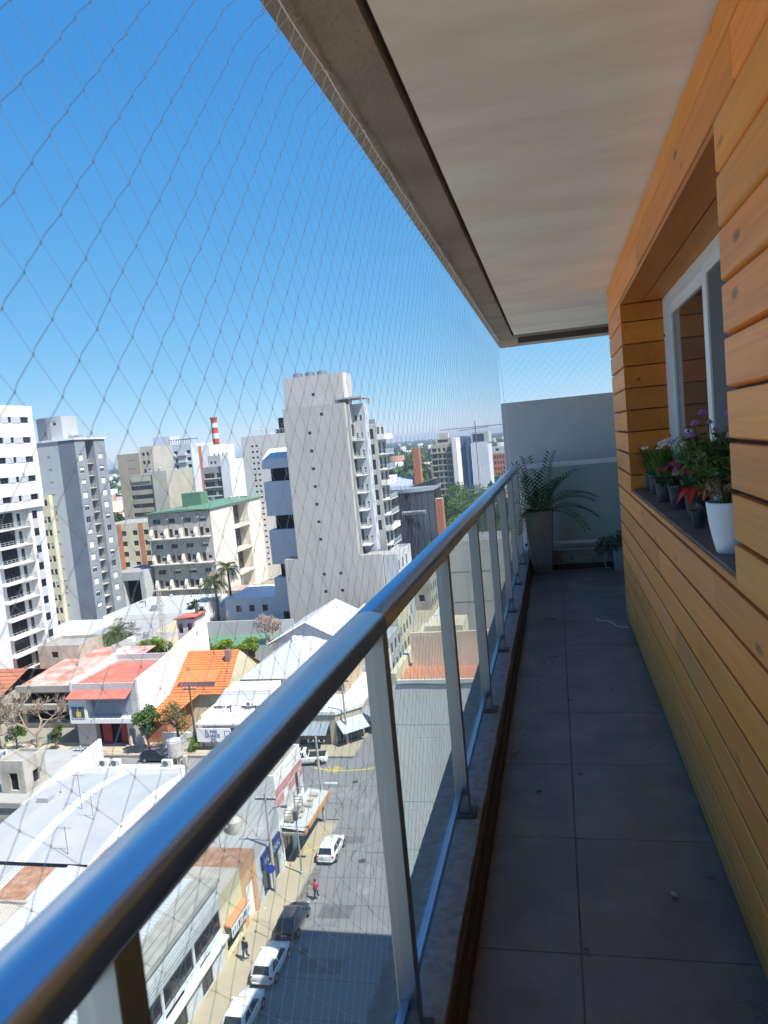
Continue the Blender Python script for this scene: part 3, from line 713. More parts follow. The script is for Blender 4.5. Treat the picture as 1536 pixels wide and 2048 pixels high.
def balcony(parent, side, fx, u0, u1, z, out, slabmat, kind='bars', h=0.95, railmat=None):
    """slab standing out from the wall with its railing as a sub-part"""
    o_ = world_org(parent); w = u1 - u0; k = (round(w, 2), round(out, 2), slabmat.name, kind, round(h, 2), railmat.name if railmat else '')
    if k not in BAL:
        s = MB().box(0, w, -out, 0, -.14, .0); a = s.build("balcony", slabmat); sm = a.data; bpy.data.objects.remove(a)
        q = MB()
        if kind == 'bars':
            for zz in (h, h * .66, h * .33): 
                q.box(0, w, -out + .02, -out + .05, zz - .02, zz + .02); q.box(.0, .03, -out + .05, -.02, zz - .02, zz + .02); q.box(w - .03, w, -out + .05, -.02, zz - .02, zz + .02)
            n = max(2, int(w / 0.9))
            for i in range(n + 1): q.box(w * i / n * .985, w * i / n * .985 + .04, -out + .012, -out + .058, .001, h)
        elif kind == 'solid':
            q.box(0, w, -out, -out + .1, .001, h); q.box(0, .1, -out + .1, 0, .001, h); q.box(w - .1, w, -out + .1, 0, .001, h)
        elif kind == 'glass':
            q.box(0, w, -out + .02, -out + .06, h - .05, h); q.box(0, .03, -out + .06, 0, h - .05, h); q.box(w - .03, w, -out + .06, 0, h - .05, h)
            q.m(1); q.box(.02, w - .02, -out + .03, -out + .045, .05, h - .05)
        rm = railmat or (slabmat if kind == 'solid' else M_rail)
        a = q.build("railing", [rm, mat("balcony_glass", (0.22, 0.30, 0.36), 0.15, spec=0.8)] if kind == 'glass' else rm); qm = a.data; bpy.data.objects.remove(a)
        BAL[k] = (sm, qm)
    sm, qm = BAL[k]; a = obj("balcony", sm, parent); obj("railing", qm, a)
    if side == '-y': a.location = (u0 - o_.x, fx - o_.y, z - o_.z)
    else: a.location = (fx - o_.x, u0 - o_.y, z - o_.z); a.rotation_euler = (0, 0, math.pi / 2)
    return a
M_ac = mat("air_conditioner", (0.66, 0.66, 0.64), 0.6, var=0.3, vscale=4)
M_acf = mat("ac_fan_grille", (0.13, 0.13, 0.13), 0.7)
_ac = {}
def ac_unit(parent, x, y, z, rz=0.0, s=1.0):
    """outdoor air-conditioner unit: case with a round fan grille"""
    if 'c' not in _ac:
        a = MB().bbox(-.42, .42, -.16, .16, 0, .58, .02).build("air_conditioner", M_ac); _ac['c'] = a.data; bpy.data.objects.remove(a)
        q = MB(); n = 14
        q.raw([(-.1 + .24 * math.cos(6.2832 * k / n), -.168, .29 + .24 * math.sin(6.2832 * k / n)) for k in range(n)] + [(-.1 + .24 * math.cos(6.2832 * k / n), -.15, .29 + .24 * math.sin(6.2832 * k / n)) for k in range(n)], [tuple(range(n))] + [(k, k + n, (k + 1) % n + n, (k + 1) % n) for k in range(n)])
        a = q.build("fan_grille", M_acf); _ac['f'] = a.data; bpy.data.objects.remove(a)
    o_ = world_org(parent) if parent else Vector((0, 0, 0))
    a = obj("air_conditioner", _ac['c'], parent, (x - o_.x, y - o_.y, z - o_.z)); a.rotation_euler = (0, 0, rz); a.scale = (s, s, s)
    obj("fan_grille", _ac['f'], a); return a
def tank(parent, x, y, z, r, h, m=None):
    m = m or mat("steel_tank", (0.45, 0.45, 0.46), 0.35, metal=0.8)
    return MB().lathe(x, y, [(r * .98, z), (r, z + .05), (r, z + h * .8), (r * .6, z + h * .96), (r * .2, z + h)], 18).build("water_tank", m, parent, smooth=False)
# ================================================================== TOWERS
M_wht = mat("tower_white", (0.78, 0.78, 0.77), 0.85, var=0.18, vscale=0.25, streak=0.12)
M_pale = mat("tower_pale_blue_grey", (0.50, 0.53, 0.57), 0.85, var=0.2, vscale=0.3, streak=0.1)
M_cream = mat("tower_cream", (0.66, 0.61, 0.44), 0.9, var=0.3, vscale=0.4, streak=0.15)
M_lgrey = mat("tower_light_grey", (0.47, 0.49, 0.50), 0.9, var=0.25, vscale=0.12, streak=0.2)
M_mgrey = mat("tower_mid_grey", (0.27, 0.30, 0.33), 0.9, var=0.25, vscale=0.2, streak=0.15)
M_dgrey = mat("tower_dark_grey", (0.17, 0.20, 0.24), 0.9, var=0.25, vscale=0.2, streak=0.1)
M_flat = mat("flat_roof_grey", (0.33, 0.33, 0.32), 0.95, var=0.7, vscale=0.4, vcol=(0.20, 0.20, 0.20))
M_slabw = mat("slab_render", (0.45, 0.44, 0.41), 0.9, var=0.45, vscale=0.1, vcol=(.37, .36, .335), streak=0.4)
M_balc = mat("balcony_slab_white", (0.66, 0.66, 0.64), 0.85, var=0.3, vscale=1)

# ---- white tower at the left edge
t = bld("white_tower", "tall white apartment tower with banded windows at the left edge", -98, -82.7, 84, 108.0, -3.6, 12.75, M_wht, M_flat,
        px=[(y, zb, w, .95, 'k') for zb in (10.0, 6.8, 3.7, 0.6, -2.4) for (y, w) in ((99.6, 2.0), (102.55, .8), (105.9, 1.9), (95.2, 2.0))], cat="building", part="upper_wall")
for zb in (10.0, 6.8, 3.7, .6, -2.4):
    for (ya, yb) in ((100.65, 102.1), (103.0, 104.9), (96.3, 98.55)):
        MB().box(-82.68, -82.64, ya, yb, zb, zb + .95).build("spandrel", M_pale, t)
o_t = world_org(t)
def sub(dst, name, x0, x1, y0, y1, z0, z1, m): return MB().box(x0, x1, y0, y1, z0, z1).build(name, m, dst)
bld(None, None, -98, -84.4, 97.1, 107.6, G, -3.62, M_wht, M_flat, px=[(100.6, -6.35 - 2.82 * k + .02, 3.6, 2.35, 'k') for k in range(9)] + [(103.6, -6.35 - 2.82 * k + .02, .9, 2.0, 'kd') for k in range(9)], root=t, part="lower_wall")
bld(None, None, -84.39, -83.2, 104.6, 108.0, G, -3.63, M_wht, M_flat, px=[(105.95, -5.5 - 2.82 * k, 1.25, 1.35, 'k') for k in range(9)], root=t, part="pier", depth=.12)
for k in range(9): MB().box(-83.19, -83.15, 105.3, 106.6, -7.05 - 2.82 * k, -5.52 - 2.82 * k).build("spandrel", M_pale, t)
sub(t, "blank_wall", -98, -83.6, 78, 97.05, G, -3.62, mat("tower_white_shade_tint", (0.60, 0.63, 0.68), 0.85, var=0.15, vscale=.2))  # white wall; its weaker light is put into the blue-grey colour
for k in range(9): balcony(t, '+x', -84.38, 97.3, 104.55, -6.5 - 2.82 * k, 1.35, M_balc, 'bars', .95)

# ---- cream block squeezed between the white and the grey tower
bld("cream_block", "narrow cream apartment block between the white and the grey tower", -124, -111.4, 147.2, 148.42, G, -3.2, M_cream, M_flat,
    ny=[(u, -9.4 - 2.99 * k, .8, 1.35, 'k5' if (k + i) % 3 == 0 else 'k') for k in range(9) for i, u in enumerate((-113.2, -112.1))] + [(-112.5, -5.6, 1.0, 1.35, 'k')])

# ---- grey tower
t = empty("grey_tower", (-109, 154, G), "tall grey apartment tower with pale side wall and window columns", "building")
b_ = []
for k in range(13):
    z = 3.8 - 2.83 * k
    b_ += [(150.15, z, 1.75, 1.45, rnd.choice(('9', '9', '5', '3', '7', ''))), (157.75, z, 1.75, 1.45, rnd.choice(('9', '8', '9', '4', '')))]
bld(None, None, -113.6, -104.0, 148.5, 152.3, G, 8.5, M_mgrey, M_flat, px=[q for q in b_ if q[0] < 152], root=t, part="window_wall")
bld(None, None, -113.6, -104.0, 155.7, 160.0, G, 8.5, M_mgrey, M_flat, px=[q for q in b_ if q[0] > 152], root=t, part="window_wall")
bld(None, None, -113.5, -106.6, 152.3, 155.7, G, 7.6, M_dgrey, M_flat, px=[(154, 3.2 - 2.83 * k, 1.5, 2.1, 'k') for k in range(13)], root=t, part="recess_wall")
for k in range(13): 
    balcony(t, '+x', -106.58, 152.35, 155.65, 3.1 - 2.83 * k, 1.9, M_balc, 'bars', .9); ac_unit(t, -105.2, 153.1, 3.12 - 2.83 * k, math.pi / 2)
# pale and dark strips of the side that faces the balcony (set 3 cm proud)
bld(None, None, -114.2, -108.1, 148.46, 160.1, G, 8.55, M_lgrey, M_flat, ny=[(-111.0, 4.9 - 2.83 * k, .75, .5, 'k') for k in range(13)], root=t, part="side_wall", depth=.12)
MB().box(-108.09, -104.02, 148.40, 148.49, G, 8.45).build("dark_strip", M_dgrey, t)
MB().box(-114.4, -103.7, 148.2, 160.3, 8.56, 8.95).build("roof_slab", M_wht, t)
bld(None, None, -115.5, -109.3, 152.2, 158, 8.96, 14.4, M_lgrey, M_flat, ny=[(-111.2, 12.4, .9, 1.0, 'k4')], root=t, part="roof_house")
MB().box(-114.9, -112.4, 151.0, 152.1, 8.96, 14.1).build("stair_wall", M_dgrey, t)
MB().box(-106.5, -105.2, 152, 154, 8.96, 9.7).build("roof_box", M_mgrey, t)

# ---- block with green roof: duplex galleries and white flank
M_lb = mat("gallery_wall", (0.52, 0.475, 0.42), 0.9, var=0.5, vscale=0.6, streak=0.4)
M_lbw = mat("flank_wall_white", (0.74, 0.70, 0.62), 0.9, var=0.25, vscale=0.25, streak=0.2)
M_green = mat("green_roof_sheet", (0.11, 0.21, 0.14), 0.6, var=0.4, vscale=0.7, vcol=(0.16, 0.32, 0.20))
t = empty("green_roof_block", (-91, 178, G), "cream apartment block with green metal roof and open gallery balconies", "building")
ny = []; r_ = random.Random(11)
for k in range(4):
    zb = -17.0 - 6.35 * k
    for i in range(4):
        u = -97.6 + 4.15 * i
        ny += [(u, zb + 3.6, 1.6 if i % 2 else 1.9, 1.15, r_.choice(('', 'k', '4'))), (u - .6, zb + .05, .95, 2.1, 'kd'), (u + .9, zb + .6, 1.1, 1.2, r_.choice(('k', '3')))]
bld(None, None, -99.9, -83.02, 168, 181, G, -10.9, M_lb, M_green, ny=[q for q in ny if q[1] > G + .3], root=t, part="gallery_wall")
for k in range(4):
    zb = -17.05 - 6.35 * k
    MB().box(-99.9, -83.3, 166.5, 167.99, zb - .2, zb).build("gallery_floor", M_balc, t)
    for i in range(5):
        u = -99.3 + 4.0 * i
        if u < -83.4: MB().prism([(166.55, zb + .001), (167.985, zb + .001), (167.985, zb + 2.3), (167.3, zb + 2.3), (166.75, zb + 1.3)], 'x', u, u + .5).build("fin_wall", M_lbw, t)
    rb = MB(); rb.box(-99.8, -83.4, 166.52, 166.56, zb + .85, zb + .9); rb.box(-99.8, -83.4, 166.52, 166.56, zb + .45, zb + .48)
    for i in range(30): rb.box(-99.7 + .55 * i, -99.67 + .55 * i, 166.525, 166.555, zb, zb + .85)
    rb.build("railing", M_raild, t)
    for i in range(4): ac_unit(t, -98.9 + 4.15 * i, 167.75, zb + 4.6)
    for i in range(4): MB().tube([(-98.6 + 4.15 * i, 167.95, zb + 4.6), (-98.5 + 4.15 * i, 167.95, zb + .8)], .04, 5).build("pipe", M_raild, t)
# white flank with a recessed loggia stack
fl_ = MB(); wall_face(fl_, '+x', -83.0, 168.0, 203.0, G, -10.5, [(181.3, 190.9, z0, z0 + 5.5) for z0 in (-16.7, -22.9, -29.1)] + [(181.3, 190.9, -34.0, -30)], 3.0)
fl_.build("flank_wall", M_lbw, t)
MB().box(-99.9, -86.05, 181.02, 203, G, -11.1).build("core_wall", M_lbw, t); MB().box(-86.04, -83.04, 191.3, 203, G, -11.1).build("core_wall", M_lbw, t)
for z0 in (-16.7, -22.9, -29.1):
    MB().box(-86.0, -85.9, 181.3, 190.9, z0, z0 + 5.5).build("loggia_wall", mat("loggia_shade", (0.12, 0.11, 0.105), 0.8), t)  # dark sheet, the loggia's shade painted into its colour
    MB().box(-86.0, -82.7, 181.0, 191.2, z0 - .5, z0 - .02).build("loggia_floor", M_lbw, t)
    for i in range(3): win(t, '+x', -85.7, 183 + 3 * i, z0 + .3, 2.2, 2.4, 'k', .2)
    rb = MB(); rb.box(-82.95, -82.9, 181.4, 190.8, z0 + .9, z0 + .96)
    for i in range(10): rb.box(-82.95, -82.9, 181.4 + i * 1.0, 181.45 + i * 1.0, z0, z0 + .9)
    rb.build("railing", M_raild, t)
MB().prism([(-100.4, -10.85), (-82.6, -10.6), (-82.6, -10.42), (-91, -10.15), (-100.4, -10.6)], 'y', 167.2, 204).build("roof", M_green, t)
bld(None, None, -96.5, -91.0, 180, 184, -10.3, -6.9, M_green, M_green, root=t, part="roof_house")

# ---- brown block with banded lower block in front
M_brn = mat("brown_block", (0.40, 0.355, 0.28), 0.9, var=0.3, vscale=0.2, streak=0.2)
M_tan = mat("tan_block", (0.50, 0.48, 0.40), 0.9, var=0.3, vscale=0.2, streak=0.2)
t = bld("brown_block", "brown blank-sided apartment block beyond the grey tower", -148.6, -140.2, 235, 250, G, 5.8, M_brn, M_flat, ny=[(-143.5, 3.4 - 3 * k, 3, .12, 'v') for k in range(3)])
bld(None, None, -140.19, -135.4, 236, 250, G, 7.8, M_tan, M_flat, ny=[(-139.0 + 1.7 * i, 4.6 - 2.9 * k, 1.0, 1.2, 'k') for k in range(12) for i in range(2)], root=t, part="rear_wall")
t = bld("banded_block", "brown apartment block with long dark window bands beside a blank cream wall", -133.0, -124.3, 215, 232, G, -1.5, M_brn, M_flat,
        ny=[(-128.6, -6.3 - 2.85 * k, 7.6, 1.35, 'ku') for k in range(9)], depth=.5)
MB().box(-131.9, -125.2, 214.7, 214.98, -3.6, -2.1).build("cornice", M_tan, t)
bld(None, None, -124.29, -119.2, 214.6, 232, G, -.85, M_tan, M_flat, root=t, part="blank_wall")

# ---- blue-white terrace tower
M_bw = mat("blue_white_tower", (0.56, 0.60, 0.68), 0.85, var=0.2, vscale=0.3)
t = bld("terrace_tower", "bluish white stepped tower with stacks of curved balconies", -155.6, -138.2, 270, 290, G, 8.3, M_bw, M_flat,
        ny=[(u, 4.4 - 2.75 * k, 1.6, 1.3, 'k') for k in range(13) for u in (-153.9, -151.4, -149.4, -144.9, -139.4)])
for k in range(13):
    for u in (-148.3, -143.6): balcony(t, '-y', 269.98, u, u + 3.2, 3.9 - 2.75 * k, 1.2, M_balc, 'solid', .9)
bld(None, None, -155.3, -147.8, 272, 280, 8.31, 11.9, M_bw, M_flat, root=t, part="roof_house")
pg = MB()
for i in range(10): pg.box(-147.5 + i, -147.35 + i, 270.3, 270.45, 8.31, 10.0)
pg.box(-147.6, -137.9, 270.3, 270.5, 10.0, 10.2); pg.box(-147.6, -137.9, 276, 276.2, 10.0, 10.2); pg.build("pergola", M_raild, t)
bld("white_slab_tower", "plain white tower with an orange edge behind the terrace tower", -138.1, -133.5, 276, 300, G, 7.0, M_wht, M_flat, px=[(280 + 4 * i, 2 - 3 * k, 1.4, 1.4, 'k') for k in range(4) for i in range(4)])
MB().box(-138.15, -136.9, 275.9, 275.98, G, 6.9).build("orange_strip", mat("terracotta_strip", (0.55, 0.22, 0.12), 0.9), bpy.data.objects["white_slab_tower"])

# ---- chimney, red and white bands
ch = empty("chimney_stack", (-156, 330, G), "red and white banded factory chimney on the skyline", "chimney")
M_red = mat("chimney_red", (0.50, 0.08, 0.04), 0.85, var=0.3, vscale=.6); M_wb = mat("chimney_white", (0.72, 0.72, 0.70), 0.85, var=0.3, vscale=.6)
zs = [20.6, 18.0, 15.9, 13.2, 10.7, 7.9, 5.2, 1.8, -3, -9, -16, -25, G]
for i in range(len(zs) - 1):
    ra = 1.42 + (20.6 - zs[i]) * .012; rb_ = 1.42 + (20.6 - zs[i + 1]) * .012
    MB().lathe(-155.7, 330, [(rb_, zs[i + 1] + .004), (ra, zs[i])], 20).build("band", M_red if i % 2 == 0 else M_wb, ch, smooth=False)
MB().lathe(-155.7, 330, [(1.45, 19.9), (1.72, 20.0), (1.72, 20.75), (1.2, 20.8)], 20).build("cap", M_red, ch)

# ---- small banded block with white flank, pink-white block, glass roof terrace
t = bld("small_block", "small grey apartment block with white flank below the chimney", -109.5, -102.9, 220, 236, G, -1.1, mat("dark_frame_block", (0.33, 0.33, 0.32), 0.9, var=.2), M_flat,
        ny=[(u, -4.6 - 2.75 * k, w, 1.5, 'ku') for k in range(9) for (u, w) in ((-107.4, 3.4), (-104.1, 1.6))], depth=.5)
for k in range(9): MB().box(-109.1, -103.0, 219.6, 219.98, -5.0 - 2.75 * k, -4.7 - 2.75 * k).build("balcony_edge", M_balc, t)
bld(None, None, -102.89, -99.9, 219.4, 240, G, .85, M_wht, M_flat, root=t, part="flank_wall")
bld(None, None, -108.3, -104.0, 222, 228, -1.09, 2.4, M_lgrey, M_flat, ny=[(-107.2 + 1.3 * i, -.2, .7, .8, 'k') for i in range(2)], root=t, part="roof_house")
t = bld("pinkish_block", "pinkish white apartment block with paired small windows behind the slab tower", -86.7, -70, 200, 216, G, 6.8, mat("pinkish_white", (0.62, 0.58, 0.57), 0.9, var=.2, streak=.15), M_flat,
        ny=[(u, 3.6 - 1.62 * k, .7, .55, 'k') for k in range(22) for u in (-83.5, -82.2)])
rb = MB(); rb.box(-83, -72, 200.3, 200.36, 8.0, 8.1); rb.box(-83, -72, 200.3, 200.36, 7.4, 7.45)
for i in range(12): rb.box(-83 + i, -82.94 + i, 200.3, 200.36, 6.8, 8.0)
rb.build("railing", M_rail, t)
MB().box(-75.1, -72.5, 200.5, 203, 6.85, 11.1).build("roof_box", M_void, t)
bld("red_frame_block", "half built dark red block with scaffolding beyond the small block", -98, -89, 246, 262, G, -.5, mat("dark_red_frame", (0.16, 0.07, 0.06), 0.9, var=.4), M_flat, ny=[(-96.3 + 2.6 * i, -4 - 3 * k, 2.0, 1.9, 'kv') for k in range(7) for i in range(3)])

# ---- the blank slab tower
t = empty("slab_tower", (-41.8, 138, G), "tall blank grey slab tower with a single column of small windows", "building")
SW = [(-42.95, 4.15 - 3.24 * k, .62, .55, 'k') for k in range(11)] + [(-40.4, 7.3, .62, .55, 'k')]
bld(None, None, -47.7, -36.0, 130, 131.2, -18.39, 9.2, M_slabw, M_flat, ny=[q for q in SW if q[1] > -18.3], root=t, part="blank_wall", depth=.15)
bld(None, None, -50.4, -31.7, 129.97, 134, G, -18.4, M_slabw, M_flat, ny=[q for q in SW if q[1] < -18.9] + [(-39.75, -21.75 - 3.2 * k, .62, .55, 'k') for k in range(3)], px=[(132, -22.4 - 3.1 * k, 1.6, 1.7, 'k') for k in range(4)], root=t, part="base_wall", depth=.15)
bld(None, None, -48.9, -37.2, 135, 141, 9.21, 15.1, mat("slab_roof_house", (0.50, 0.47, 0.46), 0.9, var=.5, vscale=.3, vcol=(.40, .37, .36)), M_flat, ny=[(-43.2, 11.3, .6, .55, 'k')], root=t, part="roof_house")
bld(None, None, -47.6, -36.1, 131.21, 146, -18.38, 9.0, M_slabw, M_flat, root=t, part="core_wall")
for i in range(3): tank(t, -46.6 + 2.4 * i, 137.5, 15.1, .95, 1.0)
MB().box(-37.2, -37.0, 135.4, 136.8, 10, 15.0).build("white_edge", M_wht, t)
# wing behind, to the left, with a solid dark fill painted as its open storeys' shade
M_wing = mat("wing_pale", (0.58, 0.61, 0.66), 0.9, var=.2)
for k, (za, zb) in enumerate(((-1.6, .4), (-11.1, -4.2), (-21.0, -14.0), (-30.8, -23.8))): MB().box(-57.6, -48.0, 141.8, 150, za, zb).build("wing_wall", M_wing, t)
MB().box(-56.4, -48.05, 143.2, 150, G, -1.55).build("storey_shade_fill", M_void, t)
MB().prism([(142.0, .4), (150, .4), (150, 2.4), (146.5, 2.4)], 'x', -57.5, -48.1).build("wing_roof", M_wing, t)
for k in range(11): balcony(t, '-y', 141.78, -50.6, -48.2, 3.6 - 3.2 * k, 1.1, M_balc, 'bars', .9, M_raild)
# street side: stack of barred balconies, pier with slit windows, glazed balconies further on
M_sg = mat("slab_side_grey", (0.40, 0.40, 0.40), 0.9, var=.25, streak=.15)
bld(None, None, -36.09, -35.6, 131.3, 134.6, -18.37, 8.9, M_sg, M_flat, px=[(132.9, 5.7 - 3.2 * k - 2.6, 2.0, 2.2, 'k') for k in range(8)], root=t, part="balcony_wall")
for k in range(8): balcony(t, '+x', -35.58, 131.3, 134.55, 2.4 - 3.2 * k + .0, 1.5, M_balc, 'bars', .95)
bld(None, None, -36.08, -33.6, 134.6, 137.2, -18.36, 9.0, M_pale, M_flat, ny=[(u, 5.9 - 3.2 * k, .35, 1.0, 'k') for k in range(8) for u in (-35.3, -34.4)], px=[(135.9, 5.9 - 3.2 * k, .5, 1.0, 'k') for k in range(8)], root=t, part="pier")
MB().box(-38.4, -33.2, 131.6, 138, 9.9, 10.2).build("canopy", M_sg, t)
for (x, y) in ((-38.2, 131.8), (-35.6, 131.8), (-33.5, 131.8), (-33.5, 137.7), (-37, 137.7)): MB().box(x, x + .3, y, y + .3, 8.9, 9.9).build("canopy_post", M_sg, t)
bld(None, None, -40, -34.4, 146, 154, G, 5.3, M_lgrey, M_flat, px=[(147.7, 2.4 - 3.05 * k, 2.4, 2.3, 'k') for k in range(12)] + [(151.6, 2.4 - 3.05 * k, 2.4, 2.3, 'k') for k in range(12)], ny=[(-35.6, 2.4 - 3.05 * k, 1.1, 2.0, 'k') for k in range(7)], root=t, part="street_wall")
for k in range(9): balcony(t, '+x', -34.38, 146.1, 153.9, 2.3 - 3.05 * k, 1.5, M_wht, 'glass' if k % 3 else 'solid', .95)
rb = MB(); rb.box(-36.5, -34.5, 146.1, 146.15, 5.4, 6.3); rb.build("roof_glass", mat("balcony_glass", (0.22, 0.30, 0.36), 0.15), t)
bld("white_corner_house", "low white building with rooftop railing at the foot of the slab tower", -31.6, -29.0, 130.5, 143, G, -18.6, M_lgrey, M_flat, px=[(131.5 + 3.4 * i, -21.8 - 3.3 * k, 1.2, 1.9, 'k') for k in range(4) for i in range(3)], parapet=.5)

# ---- right of the slab: dark glass building with brick piers
M_brick = mat("brick_orange", (0.42, 0.17, 0.09), 0.9, var=.4, vscale=.6, vcol=(.30, .11, .06))
t = empty("dark_glass_building", (-39, 204, G), "low dark glass fronted building with brick piers among street trees", "building")
M_dg = mat("dark_curtain_glass", (0.035, 0.05, 0.075), 0.12, spec=.8)
n = 9; arc = []
for i in range(n + 1):
    a = i / n; arc.append((-46.5 + 13.9 * a, 199.0 + 3.2 * (1 - math.sin(a * math.pi)) - 3.0))
for i in range(n):
    (xa, ya), (xb, yb) = arc[i], arc[i + 1]
    for k in range(7):
        z = -12.6 - 3.0 * k
        MB().raw([(xa + .05, ya, z - 2.9), (xb - .05, yb, z - 2.9), (xb - .05, yb, z), (xa + .05, ya, z)], [(0, 1, 2, 3)]).build("pane", M_dg, t)
mu = MB()
for i in range(n + 1): mu.box(arc[i][0] - .06, arc[i][0] + .06, arc[i][1] - .1, arc[i][1] + .25, G, -12.5)
for k in range(8):
    for i in range(n): mu.raw([(arc[i][0], arc[i][1] - .04, -12.62 - 3 * k), (arc[i + 1][0], arc[i + 1][1] - .04, -12.62 - 3 * k), (arc[i + 1][0], arc[i + 1][1] - .04, -12.48 - 3 * k), (arc[i][0], arc[i][1] - .04, -12.48 - 3 * k)], [(0, 1, 2, 3)])
mu.build("mullions", M_dframe, t)
bm = MB(); pl = [(x, y - .5) for x, y in arc] + [(-32.6, 212), (-46.5, 212)]
bm.prism(pl, 'z', -12.4, -11.4); bm.build("roof", mat("metal_coping", (0.33, 0.36, 0.40), .5, metal=.4), t)
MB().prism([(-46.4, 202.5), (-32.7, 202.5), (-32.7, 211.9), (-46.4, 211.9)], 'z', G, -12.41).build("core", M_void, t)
MB().prism([(-40, -11.39), (-32.6, -11.39), (-32.6, -9.6)], 'y', 203, 211).build("roof_wedge", M_dg, t)
MB().box(-41.0, -34.6, 195.3, 195.6, -18.2, -17.3).build("sign_board", mat("sign_pale", (0.55, 0.6, 0.66), .6), t)
_r = random.Random(4)
for i in range(13): MB().box(-40.7 + .47 * i, -40.42 + .47 * i, 195.22, 195.29, -18.1, -17.65 + _r.uniform(0, .2)).build("letter", M_dframe, t)
for (x0, x1, y0, y1, zt) in ((-30.2, -28.4, 185, 187.5, -13.7), (-42.6, -40.6, 226, 229, -1.0), (-43.6, -41.6, 178, 181, -16.0)):
    bld("brick_pier", {-13.7: "square brick pier standing among the street trees", -1.0: "tall brick shaft beside the slab tower's far balconies", -16.0: "brick wall edge behind the slab tower's lowest balconies"}[zt], x0, x1, y0, y1, G, zt, M_brick, M_lgrey, cat="pier")
bld("brick_gable_house", "brick house with grey pitched roof beside the glass building", -53, -43.6, 222, 236, G, -12.5, M_brick, M_flat, ny=[(-51 + 2.6 * i, -17, 1.4, 1.2, 'k') for i in range(3)])
MB().prism([(221.6, -12.6), (229, -9.6), (236.4, -12.6)], 'x', -53.3, -43.3).build("gable_roof", mat("metal_roof_blue_grey", (0.36, 0.40, 0.46), .5, var=.3), bpy.data.objects["brick_gable_house"])
# ================================================================== LOW HOUSES, SHEDS AND SHOPS
M_tin = mat("corrugated_tin", (0.38, 0.39, 0.40), 0.55, var=0.5, vscale=0.5, vcol=(0.26, 0.265, 0.27), objvar=.08)
M_tinw = mat("corrugated_white", (0.43, 0.445, 0.46), 0.6, var=0.4, vscale=0.5, vcol=(0.40, 0.41, 0.42), objvar=.08)
M_tinb = mat("corrugated_brownish", (0.40, 0.37, 0.32), 0.8, var=0.6, vscale=0.8, vcol=(0.28, 0.24, 0.20))
M_vault = mat("vault_sheet", (0.36, 0.375, 0.39), 0.5, var=0.5, vscale=0.35, vcol=(0.28, 0.29, 0.30), objvar=.05)
M_rust = mat("rusty_sheet", (0.27, 0.13, 0.07), 0.9, var=0.7, vscale=1.5, vcol=(0.40, 0.30, 0.24))
M_old = mat("old_render", (0.48, 0.44, 0.38), 0.95, var=0.8, vscale=0.7, vcol=(0.27, 0.25, 0.22), streak=.5)
M_limew = mat("lime_white_wall", (0.80, 0.79, 0.77), 0.9, var=0.25, vscale=0.4, vcol=(0.66, 0.64, 0.60), streak=.15)
M_conc2 = mat("parapet_concrete", (0.36, 0.345, 0.31), 0.95, var=0.7, vscale=1.2, vcol=(0.24, 0.23, 0.21))
M_redroof = mat("red_membrane", (0.42, 0.12, 0.085), 0.8, var=0.5, vscale=0.5, vcol=(0.50, 0.24, 0.19))
M_redfade = mat("faded_red_roof", (0.40, 0.16, 0.12), 0.9, var=0.9, vscale=0.5, vcol=(0.58, 0.48, 0.45))
M_otile = mat("orange_tile", (0.56, 0.19, 0.065), 0.8, var=0.4, vscale=0.9, vcol=(0.48, 0.13, 0.04), objvar=.12)
M_rtile = mat("old_red_tile", (0.33, 0.13, 0.085), 0.85, var=0.5, vscale=0.9, vcol=(0.28, 0.10, 0.06), objvar=.12)

def ribbed(name, m, parent, a, b_, c, d, pitch=0.35, amp=0.05, cat=None):
    """sheet a-b (low edge) to d-c (high edge); ribs run from low to high edge"""
    a, b_, c, d = map(Vector, (a, b_, c, d)); L = (b_ - a).length; n = max(2, int(L / pitch)) * 2
    nrm = (b_ - a).cross(d - a).normalized(); mb = MB(); vs = []
    for i in range(n + 1):
        t = i / n; off = nrm * (amp if i % 2 else 0)
        vs += [a.lerp(b_, t) + off, d.lerp(c, t) + off]
    mb.raw(vs, [(2 * i, 2 * i + 2, 2 * i + 3, 2 * i + 1) for i in range(n)])
    return mb.build(name, m, parent)
def tile_courses(parent, m, p00, p10, p11, p01, n, name="tile_course"):
    """pitched tiled slope laid as overlapping courses (low edge p00-p10, ridge p01-p11)"""
    p00, p10, p11, p01 = map(Vector, (p00, p10, p11, p01)); nrm = (p10 - p00).cross(p01 - p00).normalized()
    for i in range(n):
        t0, t1 = i / n, (i + 1.12) / n
        a, b_ = p00.lerp(p01, t0), p10.lerp(p11, t0); c, d = p10.lerp(p11, min(1, t1)), p00.lerp(p01, min(1, t1))
        u = nrm * .07; mb = MB(); L = (b_ - a).length; k = max(3, int(L / .42)); vs = []
        for j in range(k + 1):
            t = j / k; w = nrm * (.035 if j % 2 else 0.0)
            vs += [a.lerp(b_, t) + u + w - nrm * .075, a.lerp(b_, t) + u + w, d.lerp(c, t) + w * .3]
        mb.raw(vs, [(3 * j, 3 * j + 3, 3 * j + 4, 3 * j + 1) for j in range(k)] + [(3 * j + 1, 3 * j + 4, 3 * j + 5, 3 * j + 2) for j in range(k)])
        mb.build(name, m, parent)

XF = -25.5
